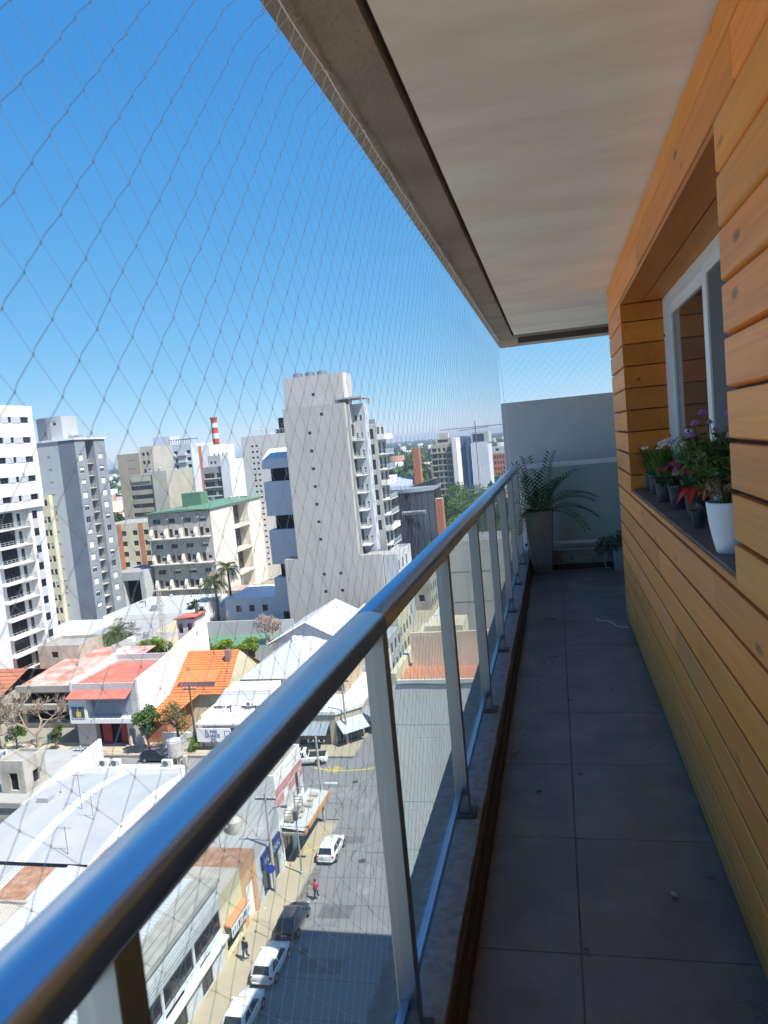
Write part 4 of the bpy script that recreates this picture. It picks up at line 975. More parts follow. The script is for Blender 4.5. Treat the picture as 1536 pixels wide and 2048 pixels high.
# ---- row along the near street, from the lens outwards
t = bld("pale_workshop", "pale blue workshop with long dark window band and concrete parapet on the near street", -37.4, XF, 20, 46.0, G, -28.3, mat("pale_blue_render", (0.60, 0.65, 0.68), .9, var=.35, streak=.3), M_conc2,
        px=[(44.0 - 4.05 * k, -31.7, 3.8, 1.5, 'k') for k in range(5)] + [(43.3, G + .14, 1.6, 2.3, 'kd'), (39.2, G + .14, 2.4, 2.4, 'kd'), (35, G + .14, 1.4, 2.3, 'kd')], depth=.12)
MB().box(-27.3, XF + .22, 19.9, 46.1, -28.28, -28.02).build("parapet", M_conc2, t)
MB().box(XF, XF + .5, 20, 46.0, -32.35, -32.2).build("ledge", M_limew, t)
ribbed("roof_sheet", M_tinw, t, (-27.4, 20, -28.15), (-27.4, 45.9, -28.15), (-37.2, 45.9, -27.4), (-37.2, 20, -27.4))
bld("yellow_shop", "pale yellow shop with posters over its entrance on the near street", -37.4, XF, 46.01, 49.6, G, -29.4, mat("pale_yellow_render", (0.70, 0.64, 0.42), .9, var=.3, streak=.2), M_tinb, px=[(47.9, G + .14, 2.7, 2.6, 'kd')], depth=.6)
t = bpy.data.objects["yellow_shop"]
MB().prism([(XF, -31.85), (XF + .55, -31.95), (XF + .55, -31.85), (XF, -31.7)], 'y', 46.3, 49.55).build("awning", mat("orange_awning", (0.55, 0.24, 0.12), .8), t)
pn = mat("poster_white", (0.70, 0.70, 0.72), .7); cl = [(0.05, .12, .45), (.10, .30, .55), (.45, .55, .08), (.08, .10, .30), (.55, .15, .12), (.15, .40, .25)]
MB().box(XF + .56, XF + .6, 46.3, 49.5, -32.7, -31.98).build("sign_board", pn, t)
for i in range(9): MB().box(XF + .603, XF + .615, 46.4 + .34 * i, 46.4 + .34 * i + rnd.uniform(.12, .28), -32.62 + rnd.uniform(0, .2), -32.25 + rnd.uniform(0, .2)).build("poster", mat("poster_%d" % (i % 6), cl[i % 6], .7), t)
bld("orange_shop", "salmon orange shop with tall grey shutter on the near street", -37.4, XF, 49.61, 52.5, G, -29.5, mat("salmon_render", (0.64, 0.38, 0.21), .9, var=.3, streak=.25), M_rust, px=[(51.1, G + .14, 1.5, 3.0, 'd9')], depth=.2)
t = bld("grey_shop", "grey shop with long navy sign over its front on the near street", -37.4, XF, 52.51, 57.8, G, -30.6, mat("blue_grey_render", (0.50, 0.55, 0.60), .9, var=.3, streak=.2), M_tin, px=[(54.2, G + .14, 1.3, 2.4, 'kd'), (56.3, G + .14, 1.6, 2.4, 'k')], depth=.15)
M_navy = mat("navy_sign", (0.012, 0.025, 0.13), .4); M_pl = mat("pale_lettering", (0.40, 0.52, 0.70), .6)
MB().box(XF + .02, XF + .25, 53.4, 57.4, -31.9, -30.75).build("sign_board", M_navy, t)
for i in range(11):
    y = 53.7 + .31 * i
    if i == 4: continue
    MB().box(XF + .253, XF + .27, y, y + .07, -31.6, -31.1).build("letter", M_pl, t); MB().box(XF + .253, XF + .27, y + .072, y + .2, -31.6 + (.2 if i % 2 else .0), -31.52 + (.2 if i % 2 else 0)).build("letter", M_pl, t)
MB().lathe(0, 0, [(.36, -.05), (.36, .05)], 18).build("round_sign", mat("blue_disc", (.01, .06, .35), .5), t, local=True).location = Vector((XF + .9, 53.2, -31.6)) - world_org(t)
[c for c in t.children if c.name.startswith("round_sign")][0].rotation_euler = (math.pi / 2, 0, .4)
MB().tube([(XF, 53.2, -31.3), (XF + .9, 53.2, -31.1)], .03, 5).build("sign_bracket", M_raild, t)
t = bld("striped_corner_house", "white corner house with pink stripes and a balcony above the shop canopy", -30.6, XF, 57.81, 64.5, G, -26.0, M_limew, M_tinb, px=[(60.3, -30.5, 1.3, 2.4, 'd9'), (63.2, -30.5, 1.1, 2.4, 'd'), (59.6, G + .14, 2.2, 2.7, 'kd'), (63.0, G + .14, 2.2, 2.7, 'kd')], depth=.18, parapet=.6)
M_pinks = mat("pink_stripe", (0.58, 0.28, 0.27), .9, var=.3, streak=.2)
for (za, zb) in ((-28.9, -28.2), (-28.05, -27.35)):
    for (ya, yb) in ((57.83, 59.6), (61.0, 62.6), (63.8, 64.48)) if za < -28.3 else ((57.83, 64.48),): MB().box(XF + .003, XF + .03, ya, yb, za, zb).build("stripe", M_pinks, t)
for (ya, yb) in ((59.0, 61.6),): balcony(t, '+x', XF + .03, ya, yb, -30.6, .9, M_conc2, 'bars', .9, M_raild)
cp = MB(); ribbed("canopy_sheet", M_tinw, t, (-23.3, 58.2, -31.15), (-23.3, 65.6, -31.15), (XF + .05, 65.6, -30.85), (XF + .05, 58.2, -30.85), .25, .04)
MB().box(-23.4, -23.25, 58.1, 65.7, -31.45, -31.05).build("canopy_fascia", mat("orange_fascia", (.52, .27, .12), .8), t)
MB().box(XF + .02, -23.42, 58.1, 65.7, -31.5, -31.3).build("canopy_soffit", M_conc2, t)
for i in range(6): MB().box(-25.3 + rnd.uniform(0, 1.2), -24.9 + rnd.uniform(0, 1.2), 59 + i, 59.5 + i, -31.0, -30.75).build("roof_clutter", M_old, t)
bld("rear_store", "low tin roofed store behind the pink striped corner house", -37.4, -30.7, 58.4, 64.4, G, -29.9, M_limew, M_tinb, cat="store")
# roofs of that row: sheets, rust, small huts
rr = bld("rusty_lean_to", "rusty sheet lean-to roof behind the salmon shop", -37.3, -30, 44.6, 52.4, -31, -29.1, M_old, M_rust, cat="shed")
for i in range(5): ribbed("roof_sheet", M_rust if i % 2 else M_tinb, rr, (-30.2, 44.8 + 1.5 * i, -29.0), (-30.2, 46.2 + 1.5 * i, -29.0), (-37.2, 46.2 + 1.5 * i, -28.7), (-37.2, 44.8 + 1.5 * i, -28.7), .3, .04)
rr = bld("roof_hut", "small tin hut with a dark window on the roofs behind the grey shop", -33.5, -30.2, 55.0, 58.2, -30.6, -28.3, M_tinw, M_tin, px=[(56.5, -29.9, 1.6, 1.2, 'ku')], ny=[(-31.8, -30, 1.4, 1.1, 'k')], cat="hut")
for i in range(7): MB().box(-36.5 + .2 * i, -33.9, 52.9 + .62 * i, 53.4 + .62 * i, -30.4 + .1 * i, -30.2 + .1 * i).build("plank", M_tinb if i % 2 else M_limew, rr)

# ---- big vaulted shed and sheds behind
sh = bld("vaulted_shed", "wide pale corrugated vaulted shed roof in the left foreground", -48.9, -37.6, 48.4, 64.0, G, -29.3, M_old, M_tin)
n = 12; ys_ = [48.4 + (64.0 - 48.4) * i / 14 for i in range(15)]
vz = lambda y: -29.2 + 1.35 * math.sin(math.pi * min(1, max(0, (y - 47.0) / 19.5)))
for k in range(n):
    xa = -48.95 + 11.4 * k / n; xb = xa + 11.4 / n
    mb = MB(); vs = []
    for j in range(11):
        x = xa + (xb - xa) * j / 10; off = .014 if j % 2 else 0
        vs += [(x, y, vz(y) + off) for y in ys_]
    mb.raw(vs, [(j * 15 + i, (j + 1) * 15 + i, (j + 1) * 15 + i + 1, j * 15 + i + 1) for j in range(10) for i in range(14)])
    mb.build("roof_sheet", mat("skylight_sheet", (0.58, 0.68, 0.76), .4) if k == 5 else M_vault, sh)
MB().prism([(y, vz(y) - .02) for y in ys_] + [(64.0, -32), (48.4, -32)], 'x', -37.62, -37.50).build("end_wall", M_limew, sh)
MB().box(-48.9, -37.6, 63.6, 64.4, -29.3, -28.1).build("parapet", M_limew, sh)
for x in (-46.2, -44.9, -39.2): ac_unit(sh, x, 64.0, -28.1, 0, 1.25)
s2 = bld("patched_shed", "grey tin shed roof patched with rusty sheets in the left foreground", -48.9, -37.6, 40.9, 48.38, G, -30.0, M_old, M_tin, cat="shed")
for i in range(12):
    xa = -48.9 + .94 * i; m_ = M_rust if i in (6, 7, 8) else (M_tin if i % 3 else M_tinw)
    ribbed("roof_sheet", m_, s2, (xa, 44.5, -29.6), (xa + .93, 44.5, -29.6), (xa + .93, 48.35, -29.2), (xa, 48.35, -29.2), .3, .035)
    ribbed("roof_sheet", M_tinb, s2, (xa, 40.9, -29.9), (xa + .93, 40.9, -29.9), (xa + .93, 44.4, -29.65), (xa, 44.4, -29.65), .3, .035)
MB().box(-48.9, -37.6, 44.3, 44.55, -29.7, -29.45).build("gutter", M_conc2, s2)
s3 = bld("red_edged_shed", "tin shed with a red painted roof edge at the lower left", -52, -37.6, 28, 40.88, G, -30.3, M_old, M_tinb, cat="shed")
MB().box(-52, -37.6, 40.55, 40.86, -30.3, -29.95).build("ridge_trim", mat("red_trim", (.40, .07, .05), .8), s3)
ribbed("roof_sheet", M_tinw, s3, (-52, 28, -30.7), (-37.7, 28, -30.7), (-37.7, 40.5, -30.1), (-52, 40.5, -30.1), .3, .04)
# flat roofed house with ruined stair tower, white parapet
fh = bld("flat_roof_house", "flat grey roofed house with a weathered stair tower at the left edge", -66, -49.5, 56.0, 68.2, G, -28.2, M_old, mat("grey_membrane", (0.36, 0.36, 0.345), .9, var=.6, vscale=.4, vcol=(.27, .27, .26)), ny=[(-55.4, -30.9, 2.4, 1.3, 'k'), (-59.5, -30.9, 1.6, 1.3, 'k')], depth=.5)
bld(None, None, -53.4, -50.7, 58.2, 61.2, -28.19, -25.0, M_old, M_conc2, ny=[(-51.9, -27.9, .9, 1.7, 'kv')], px=[(59.8, -27.7, .9, 1.2, 'kv')], root=fh, part="stair_tower", depth=.2, parapet=.3)
MB().prism([(56.0, -29.5), (68.2, -29.5), (68.2, -27.0), (62, -27.4), (56.0, -28.1)], 'x', -49.48, -49.2).build("white_parapet", M_limew, fh)
MB().box(-66, -49.55, 55.8, 56.0, -28.4, -27.9).build("ledge", M_conc2, fh)
rb = MB(); rb.box(-57, -54, 55.2, 55.25, -30.3, -30.25)
for i in range(16): rb.box(-57 + .19 * i, -56.97 + .19 * i, 55.2, 55.24, -31.2, -30.3)
rb.box(-57, -54, 55.2, 55.98, -31.3, -31.2); rb.build("balcony", M_raild, fh)
MB().tube([(-58.5, 60, -28.2), (-58.5, 60, -26.9), (-58.3, 60, -26.8)], .05, 6).build("vent_pipe", M_raild, fh)
sd = empty("satellite_dish", (-61.5, 66.5, -28.2), "white satellite dish on the flat grey roof at the left edge", "dish")
MB().lathe(-61.5, 66.5, [(.05, -27.5), (.5, -27.42), (.75, -27.2), (.72, -27.2), (.45, -27.38), (.02, -27.44)], 16).build("reflector", M_limew, sd); MB().tube([(-61.5, 66.5, -28.2), (-61.5, 66.5, -27.5)], .04, 6).build("mast", M_raild, sd)
wt = empty("water_tank_tower", (-38.6, 65.2, G), "round concrete water tank on pillars above the vaulted shed", "water tank")
MB().lathe(-38.9, 65.2, [(.70, -27.5), (.72, -27.4), (.72, -26.0), (.66, -25.95), (.66, -25.85), (.3, -25.8)], 18).build("tank", mat("fibre_cement", (.46, .45, .42), .9, var=.5, vscale=2, streak=.4), wt)
for dx in (-.35, .25, .85): MB().box(-38.9 + dx, -38.6 + dx, 65.0, 65.4, -29.5, -27.51).build("pillar", M_old, wt)
MB().box(-39.6, -37.8, 64.6, 66.0, -31, -29.5).build("base", M_old, wt)

# ---- row across the cross street
FY = 83.6
def gable_x(parent, name, m, x0, x1, y0, y1, ze, zr, n=8):
    """two tiled slopes, ridge along x"""
    ym = (y0 + y1) / 2
    tile_courses(parent, m, (x0, y0, ze), (x1, y0, ze), (x1, ym, zr), (x0, ym, zr), n)
    tile_courses(parent, m, (x1, y1, ze), (x0, y1, ze), (x0, ym, zr), (x1, ym, zr), n)
t = bld("red_tile_house", "old house with brownish red tiled roof at the far left", -96, -78.8, 87.5, 100.5, G, -29.3, M_old, M_old, ny=[(-92 + 4 * i, -33, 1.4, 1.8, 'k') for i in range(4)])
gable_x(t, "roof", M_rtile, -96.5, -78.4, 87, 101, -29.35, -26.9)
t = bld("porch_house", "low red tiled porch house behind the wide bare street tree", -90, -79.5, 84.6, 87.4, G, -31.9, M_old, M_rtile)
tile_courses(t, M_rtile, (-90.3, 84.2, -31.9), (-79.3, 84.2, -31.9), (-79.3, 87.4, -30.0), (-90.3, 87.4, -30.0), 6)
t = bld("faded_red_house", "low grey house under a large faded red roof with deep shaded front", -77.6, -64.2, 90.4, 106, G, -28.5, M_old, M_redfade, ny=[(-70.9, -33.9, 12.0, 4.4, 'v')], depth=1.6)
ribbed("roof_sheet", M_redfade, t, (-77.5, 90.6, -28.4), (-64.3, 90.6, -28.4), (-64.3, 106, -27.3), (-77.5, 106, -27.3), 1.2, .05)
MB().box(-77.7, -64.2, 89.6, 90.4, -31.7, -31.0).build("slab_edge", M_conc2, t); MB().box(-77.7, -64.2, 89.9, 90.39, -29.2, -28.3).build("fascia", M_conc2, t)
MB().box(-66.9, -66.5, 98, 98.4, -27.6, -24.9).build("flue", M_rail, t)
t = bld("grey_yard_house", "grey flat roofed outbuilding behind the faded red roof", -82, -74.5, 100.8, 107, G, -25.4, M_old, M_flat, ny=[(-79, -27.4, 1.2, 1.0, 'k')], parapet=.5)
# red awning house
t = empty("red_awning_house", (-59, 90, G), "two storey white house with red awning and red flat roof on the cross street", "house")
bld(None, None, -63.6, -54.4, FY, 94, G, -26.0, mat("pinkish_render", (0.58, 0.54, 0.54), .9, var=.3, streak=.2), M_redroof, ny=[(-58.6, G + .14, 4.6, 3.0, 'v'), (-55.6, G + .14, .9, 2.3, 'd9')], root=t, part="wall", parapet=.25, depth=.9)
for x in (-60.3, -57.6): MB().box(x, x + 1.3, FY + .55, FY + .7, G + .14, -31.5).build("red_door", mat("dark_red_door", (.28, .03, .03), .5), t)
MB().box(-63.6, -61.0, FY - 1.2, FY - .003, -30.9, -27.6).build("bay", M_limew, t)
win(t, '-y', FY - 1.2, -62.3, -30.2, 2.0, 1.6, 'u', -.01)
lv = MB(); lv.box(-61.0, -54.8, FY - 1.2, FY - .003, -30.9, -30.3); lv.build("loggia_floor", M_limew, t)
MB().box(-60.95, -55.2, FY - .06, FY - .004, -30.2, -27.7).build("loggia_wall", mat("loggia_blue_grey", (.30, .34, .40), .9), t)
rb = MB(); rb.box(-60.9, -55.2, FY - 1.15, FY - 1.1, -29.5, -29.45)
for i in range(8): rb.box(-60.9 + .8 * i, -60.86 + .8 * i, FY - 1.15, FY - 1.1, -30.3, -29.5)
rb.build("railing", M_raild, t)
MB().prism([(FY, -27.0), (FY - 1.6, -27.6), (FY - 1.6, -27.5), (FY, -26.85)], 'x', -63.7, -55.0).build("awning", M_redroof, t)
MB().box(-62.6, -61.9, FY - 1.24, FY - 1.215, -30.0, -29.3).build("notice", mat("yellow_notice", (.62, .45, .04), .7), t)
MB().prism([(FY, -31), (104.2, -31), (104.2, -22.7), (100, -23.3), (96, -23.95), (90, -25.0), (FY, -25.55)], 'x', -54.38, -54.1).build("white_side_wall", M_limew, t)
MB().prism([(FY, -27), (96, -27), (96, -24.7), (92, -25.3), (FY, -25.8)], 'x', -63.95, -63.62).build("white_side_wall", M_limew, t)
bld(None, None, -57.4, -54.4, 101, 104, -31, -22.1, mat("pale_pink_render", (.62, .53, .53), .9, var=.3), M_redroof, ny=[(-56.8, -24.2, .7, 1.5, 'k'), (-55.3, -24.2, .7, 1.5, 'k')], root=t, part="roof_room", depth=.1)
MB().prism([(-57.7, -22.05), (-54.0, -21.8), (-54.0, -21.6), (-57.7, -21.9)], 'y', 100.6, 104.4).build("roof_room_roof", M_redroof, t)
MB().box(-55.2, -54.8, 103.0, 103.4, -21.8, -20.4).build("flue", M_raild, t)
MB().box(-63.6, -54.4, 94.01, 94.25, -29, -25.2).build("rear_parapet", M_lgrey, t)
# orange tiled house
t = bld("orange_tile_house", "house with a steep bright orange tiled roof and strip dormer", -54.0, -46.0, 91.4, 104, G, -30.0, M_cream, M_old, px=[(94, -32.5, 1.2, 1.6, 'k'), (98, -32.5, 1.2, 1.6, 'k')])
tile_courses(t, M_otile, (-54.05, 90.9, -30.3), (-45.5, 90.9, -30.3), (-46.1, 97.6, -26.0), (-54.05, 97.6, -26.0), 18)
tile_courses(t, M_otile, (-45.5, 104.4, -30.3), (-54.05, 104.4, -30.3), (-54.05, 97.6, -26.0), (-46.1, 97.6, -26.0), 9)
MB().raw([(-46.0, 91.4, -30.0), (-46.0, 104, -30.0), (-46.1, 97.6, -26.1)], [(0, 1, 2)]).build("gable_wall", M_cream, t)
MB().box(-52.9, -47.6, 92.0, 92.2, -29.5, -28.8).build("dormer_front", mat("grey_louvre", (.36, .34, .36), .8), t)
MB().raw([(-53.1, 91.8, -28.75), (-47.4, 91.8, -28.75), (-47.8, 94.4, -27.95), (-53.1, 94.4, -27.95)], [(0, 1, 2, 3)]).build("dormer_roof", M_otile, t)
MB().bbox(-47.5, -46.8, 95.6, 96.3, -27.4, -25.5, .03).build("chimney", mat("sheet_metal_flue", (.30, .22, .22), .5, metal=.4), t)
tile_courses(t, M_otile, (-54.05, 83.4, -31.4), (-51.0, 84.6, -31.4), (-49.5, 91, -30.2), (-54.05, 91, -30.2), 9)
MB().box(-54, -51.2, 84.6, 90.8, G, -31.3).build("porch_wall", M_brick, t); MB().box(-51.1, -45.8, 83.0, 83.3, G, -32.4).build("garden_wall", M_limew, t)
# sign building
t = bld("sign_shop", "white flat roofed shop with blue painted wall sign on the cross street", -45.6, -37.0, 83.4, 90, G, -30.3, M_limew, M_limew, ny=[(-40.5, -34.2, 3.5, 2.2, 'kd')], parapet=.4)
MB().prism([(-45.4, -30.29), (-37.2, -30.29), (-37.2, -28.2), (-43.6, -28.2)], 'y', 86.5, 90).build("upper_roof", M_limew, t)
MB().box(-45.8, -36.9, 82.0, 83.38, -31.1, -30.9).build("canopy", M_limew, t)
MB().box(-45.7, -41.2, 82.0, 82.2, -33.2, -31.5).build("sign_board", M_limew, t)
def lettering(txt, x, y, z, size, m, parent, name="lettering"):
    c = bpy.data.curves.new("txt", 'FONT'); c.body = txt; c.size = size; c.extrude = .01; c.align_x = 'LEFT'
    o = bpy.data.objects.new("txt", c); COL.objects.link(o); dg = bpy.context.evaluated_depsgraph_get()
    me = bpy.data.meshes.new_from_object(o.evaluated_get(dg)); bpy.data.objects.remove(o); bpy.data.curves.remove(c)
    me.materials.clear(); me.materials.append(m)
    l = obj(name, me, parent, Vector((x, y, z)) - world_org(parent)); l.rotation_euler = (math.pi / 2, 0, 0); l.scale = (.82, 1, 1); return l
M_lb2 = mat("sign_blue", (.03, .07, .20), .7)
lettering("EL MAS", -44.55, 81.985, -32.08, .62, M_lb2, t); lettering("GRANDE", -44.65, 81.985, -32.62, .62, M_lb2, t); lettering("DEL", -43.9, 81.985, -33.14, .62, M_lb2, t)
MB().box(-41.95, -41.2, 81.97, 81.99, -32.5, -31.8).build("sign_frame", M_lb2, t); MB().box(-41.88, -41.27, 81.95, 81.968, -32.43, -31.87).build("sign_panel", M_limew, t)
ac_unit(t, -40.2, 86.2, -30.2); MB().tube([(-44.6, 82.2, -31.5), (-42.5, 84.5, -29.6)], .06, 6).build("brace", M_limew, t)
# white hip roofed store and translucent hall
t = bld("white_hall", "large white hip roofed hall beyond the sign shop", -43.0, -32.5, 90.3, 104.5, G, -28.0, mat("stained_cream_wall", (.58, .55, .42), .9, var=.6, streak=.6), M_tinw)
hv = [(-43.2, 90.1, -28.0), (-32.3, 90.1, -28.0), (-32.3, 104.7, -28.0), (-43.2, 104.7, -28.0), (-38.8, 95, -25.3), (-36.2, 95, -25.3), (-36.2, 101, -25.3), (-38.8, 101, -25.3)]
for f_ in ((0, 1, 5, 4), (1, 2, 6, 5), (2, 3, 7, 6), (3, 0, 4, 7), (4, 5, 6, 7)): MB().face([hv[i] for i in f_]).build("roof_plane", M_tinw, t)
t = bld("gabled_hall", "grey corrugated gabled hall in front of the slab tower", -44.5, -33.0, 106, 122, G, -27.5, M_limew, M_tinw)
for (xa, xb, za, zb) in ((-44.8, -38.7, -27.5, -24.4), (-38.7, -32.7, -24.4, -27.5)):
    MB().face([(xa, 105.6, za), (xb, 105.6, zb), (xb, 122, zb), (xa, 122, za)]).build("roof_plane", mat("pale_grey_sheet", (.55, .56, .58), .6, var=.4, vscale=.4), t)
MB().face([(-44.5, 106, -27.5), (-33, 106, -27.5), (-38.7, 106, -24.45)]).build("gable_wall", mat("translucent_gable", (.55, .56, .60), .6, var=.3), t)
for (xa, xb, za, zb) in ((-44.9, -38.7, -27.5, -24.35), (-32.6, -38.7, -27.5, -24.35)): MB().tube([(xa, 105.55, za), (xb, 105.55, zb)], .12, 4).build("barge_board", M_limew, t)
# awning corner shop
t = empty("awning_corner_shop", (-29, 92, G), "corner shop with slate blue awnings and planted terrace across the junction", "shop")
foot = [(-37.0, 84.0), (-28.2, 84.0), (-25.6, 86.6), (-25.6, 99), (-37, 99)]
MB().prism(foot, 'z', G, -30.6).build("wall", mat("beige_shop_render", (.52, .45, .36), .9, var=.4, streak=.3), t)
MB().prism([(-37.2, 83.8), (-28.1, 83.8), (-25.4, 86.5), (-25.4, 99), (-37.2, 99)], 'z', -30.59, -30.2).build("terrace_edge", M_limew, t)
M_awn = mat("slate_awning", (.30, .35, .40), .8, var=.3)
for (xa, xb) in ((-36.4, -33.8), (-33.0, -29.0)):
    MB().prism([(84.0, -31.6), (82.1, -32.5), (82.1, -32.45), (84.0, -31.5)], 'x', xa, xb).build("awning", M_awn, t); MB().box(xa, xb, 83.96, 83.99, G + .15, -32.0).build("shopfront", M_pane, t)
for i, (pa, pb) in enumerate((((-28.2, 84.0), (-25.6, 86.6)), ((-25.6, 87.0), (-25.6, 91)))):
    dx, dy = pb[0] - pa[0], pb[1] - pa[1]; L = math.hypot(dx, dy); nx, ny_ = dy / L, -dx / L
    MB().raw([(pa[0] + nx * .02, pa[1] + ny_ * .02, -31.5), (pb[0] + nx * .02, pb[1] + ny_ * .02, -31.5), (pb[0] + nx * 1.8, pb[1] + ny_ * 1.8, -32.6), (pa[0] + nx * 1.8, pa[1] + ny_ * 1.8, -32.6)], [(0, 1, 2, 3)]).build("awning", mat("pale_awning", (.52, .58, .62), .8) if i == 0 else M_awn, t)
    MB().raw([(pa[0] + nx * .03, pa[1] + ny_ * .03, G + .15), (pb[0] + nx * .03, pb[1] + ny_ * .03, G + .15), (pb[0] + nx * .03, pb[1] + ny_ * .03, -32), (pa[0] + nx * .03, pa[1] + ny_ * .03, -32)], [(0, 1, 2, 3)]).build("shopfront", M_pane, t)
bld(None, None, -36, -28.5, 90, 99, -30.2, -27.6, mat("peach_render", (.60, .44, .32), .9, var=.3), M_tinw, ny=[(-34 + 2.4 * i, -29.8, 1.2, 1.6, 'k') for i in range(3)], root=t, part="upper_wall")
# further along the street beyond the junction, left side
for i, (x0, x1, y0, y1, zt, m_, lab) in enumerate(((-37, -26.4, 99.5, 108, -29.5, M_limew, "low white shop right after the awning corner shop"), (-36, -26.6, 108.2, 117, -28.0, M_lgrey, "grey two storey shop with tin roof before the slab tower"), (-35.5, -27, 117.2, 128.5, -27.0, M_cream, "cream two storey shop beside the slab tower's base"),
     (-31, -27.6, 153, 163, -24, M_old, "weathered brown house past the slab tower's foot"), (-31, -27, 164, 176, -26, M_conc2, "grey concrete house in front of the glass building"))):
    bld("street_shop", lab, x0, x1, y0, y1, G, zt, m_, M_tin if i % 2 else M_flat, px=[(y0 + 1.8 + 2.7 * k, z, 1.4, 1.7, 'k') for k in range(int((y1 - y0) / 2.8)) for z in (-33.9, -30.9, -27.8) if z + 1.9 < zt], ny=[(x1 - 2, -32.5, 1.2, 1.4, 'k')], cat="shop", parapet=.4)
    for k in range(3): ac_unit([o for o in bpy.data.objects if o.name.startswith("street_shop") and o.get("label") == lab][0], (x0 + x1) / 2 + rnd.uniform(-2, 2), y0 + 2 + 2 * k, zt - .38)

# ---- low roofs behind: between the houses and the towers
def low(name, lab, x0, x1, y0, y1, zt, wm, rm, **k): return bld(name, lab, x0, x1, y0, y1, G, zt, wm, rm, **k)
low("yard_warehouse", "long white walled warehouse in front of the green roofed block", -96, -76, 139, 158, -29.6, M_limew, M_tinw, ny=[(-93, -32, 1.4, .9, 'k'), (-84, -32, 1.4, .9, 'k')])
low("pale_yellow_shed", "pale yellow shed behind the feather palm", -92, -78, 128, 138.5, -30.6, M_cream, M_tin)
low("long_blue_roof", "long pale blue sheet roof below the grey tower", -104, -93, 126, 139, -30.2, M_limew, mat("pale_blue_sheet", (.52, .60, .68), .5))
t = low("arched_shed", "grey shed with dark open front beside the green roofed block", -109, -100.5, 164, 176, -24.5, M_lgrey, M_flat, ny=[(-104.0, -34, 4.6, 7.5, 'v')], depth=2)
low("red_roof_hut", "small hut with striped red roof at the white flank wall", -80, -74.5, 165, 172, -30.5, M_conc2, M_redfade)
low("white_carport", "white corrugated carport below the palms", -79.5, -72, 152, 160, -31.6, M_limew, M_tinw)
low("blue_shade_house", "pale house in the slab tower's shade", -71, -58, 146, 160, -28.5, M_wing, mat("pale_blue_sheet", (.52, .60, .68), .5), ny=[(-68 + 3 * i, -31.5, 1.2, 1.4, 'k') for i in range(3)], px=[(149 + 3 * i, -31.5, 1.2, 1.4, 'k') for i in range(3)])
low("courtyard_wall", "grey garden wall with small lamps behind the hedge", -72, -56, 129, 129.6, -29.4, M_lgrey, M_conc2, cat="wall")
low("green_sheet_roof", "low shelter with green sheet roof under the bare pink tree", -64, -48, 117.5, 126, -31.2, M_lgrey, M_green)
low("white_yard_wall", "white yard wall beside the bare pink tree", -55.5, -48.6, 126.5, 127, -28.9, M_wing, M_conc2, cat="wall")
low("beige_yard_house", "beige flat house left of the bright hedge", -80, -71, 117, 126, -30.2, M_cream, M_flat)
t = low("peach_strip_block", "cream and orange striped apartment block beside the green roofed block", -128, -108, 190, 204, -14.5, M_cream, M_flat, ny=[(-124.5 + 3.5 * i, -18 - 3 * k, 1.5, 1.4, 'k') for k in range(5) for i in range(5)])
for u in (-123, -116.2): MB().box(u, u + 1.4, 189.9, 189.97, G, -14.6).build("orange_strip", mat("terracotta_strip", (.55, .22, .12), .9), t)
low("white_side_block", "plain white side wall below the striped block", -133, -126, 178, 189, -17, M_bw, M_flat)
# pylons
for i, (x, y, h, lab) in enumerate(((-64.0, 108.5, 16.5, "thin lattice radio mast behind the small red roofed room"), (-70.0, 118, 14.5, "thin lattice radio mast further back over the white wall"))):
    p = empty("lattice_mast", (x, y, G), lab, "mast"); mb = MB()
    for (dx, dy) in ((0, .35), (.3, -.2), (-.3, -.2)): mb.tube([(x + dx, y + dy, G), (x + dx * .6, y + dy * .6, G + h)], .05, 4)
    for k in range(int(h / .8)):
        s_ = 1 - .4 * k * .8 / h; z = G + k * .8
        for (a, b_) in (((0, .35), (.3, -.2)), ((.3, -.2), (-.3, -.2)), ((-.3, -.2), (0, .35))): mb.tube([(x + a[0] * s_, y + a[1] * s_, z), (x + b_[0] * s_, y + b_[1] * s_, z + .8)], .025, 3)
    mb.build("lattice", mat("weathered_steel", (.42, .38, .34), .8), p)
    vb = MB(); q = random.Random(i)
    for k in range(60):
        z = G + q.uniform(4, h - 1); a = q.uniform(0, 6.3); vb.tube([(x + .3 * math.cos(a), y + .3 * math.sin(a), z), (x + .6 * math.cos(a + 1), y + .6 * math.sin(a + 1), z + q.uniform(-.8, .6))], .02, 3)
    tag(vb.build("dry_vine", mat("dry_vine", (.36, .30, .24), .9), p), kind="stuff")

# ---- right hand side, seen through the glass
M_rw = mat("blank_party_wall", (0.74, 0.74, 0.69), .9, var=.25, vscale=.3, streak=.18)
t = empty("blank_wall_block", (-3.5, 34, G), "blank beige party wall with faint seams below the balcony glass", "building")
zt = -8.7; seams = [zt, -10.45, -11.0, -13.85, -14.25, -16.0, -19.2, -19.6, -22.6, -26, G]
for i in range(len(seams) - 1): MB().box(-7.45, 0.3, 30.0 + (.006 if i % 2 else 0), 36, seams[i + 1] + .012, seams[i]).build("wall_panel", M_rw, t)
MB().box(-7.4, .25, 30.03, 42, G, zt - .03).build("core", M_conc2, t)
MB().box(-7.45, -7.2, 30.0, 38.4, zt + .002, zt + .5).build("side_parapet", M_cream, t); MB().box(-7.19, .25, 30.0, 30.12, zt + .002, zt + .2).build("parapet", M_rw, t)
MB().box(-7.19, .25, 30.13, 32.5, zt + .002, zt + .012).build("terrace_floor", mat("terracotta_floor", (.55, .25, .15), .8, var=.3), t)
MB().box(-7.0, .25, 32.5, 32.66, zt + .003, zt + 1.55).build("terrace_wall", mat("peach_wall", (.74, .62, .49), .9, var=.4, vscale=.8), t)
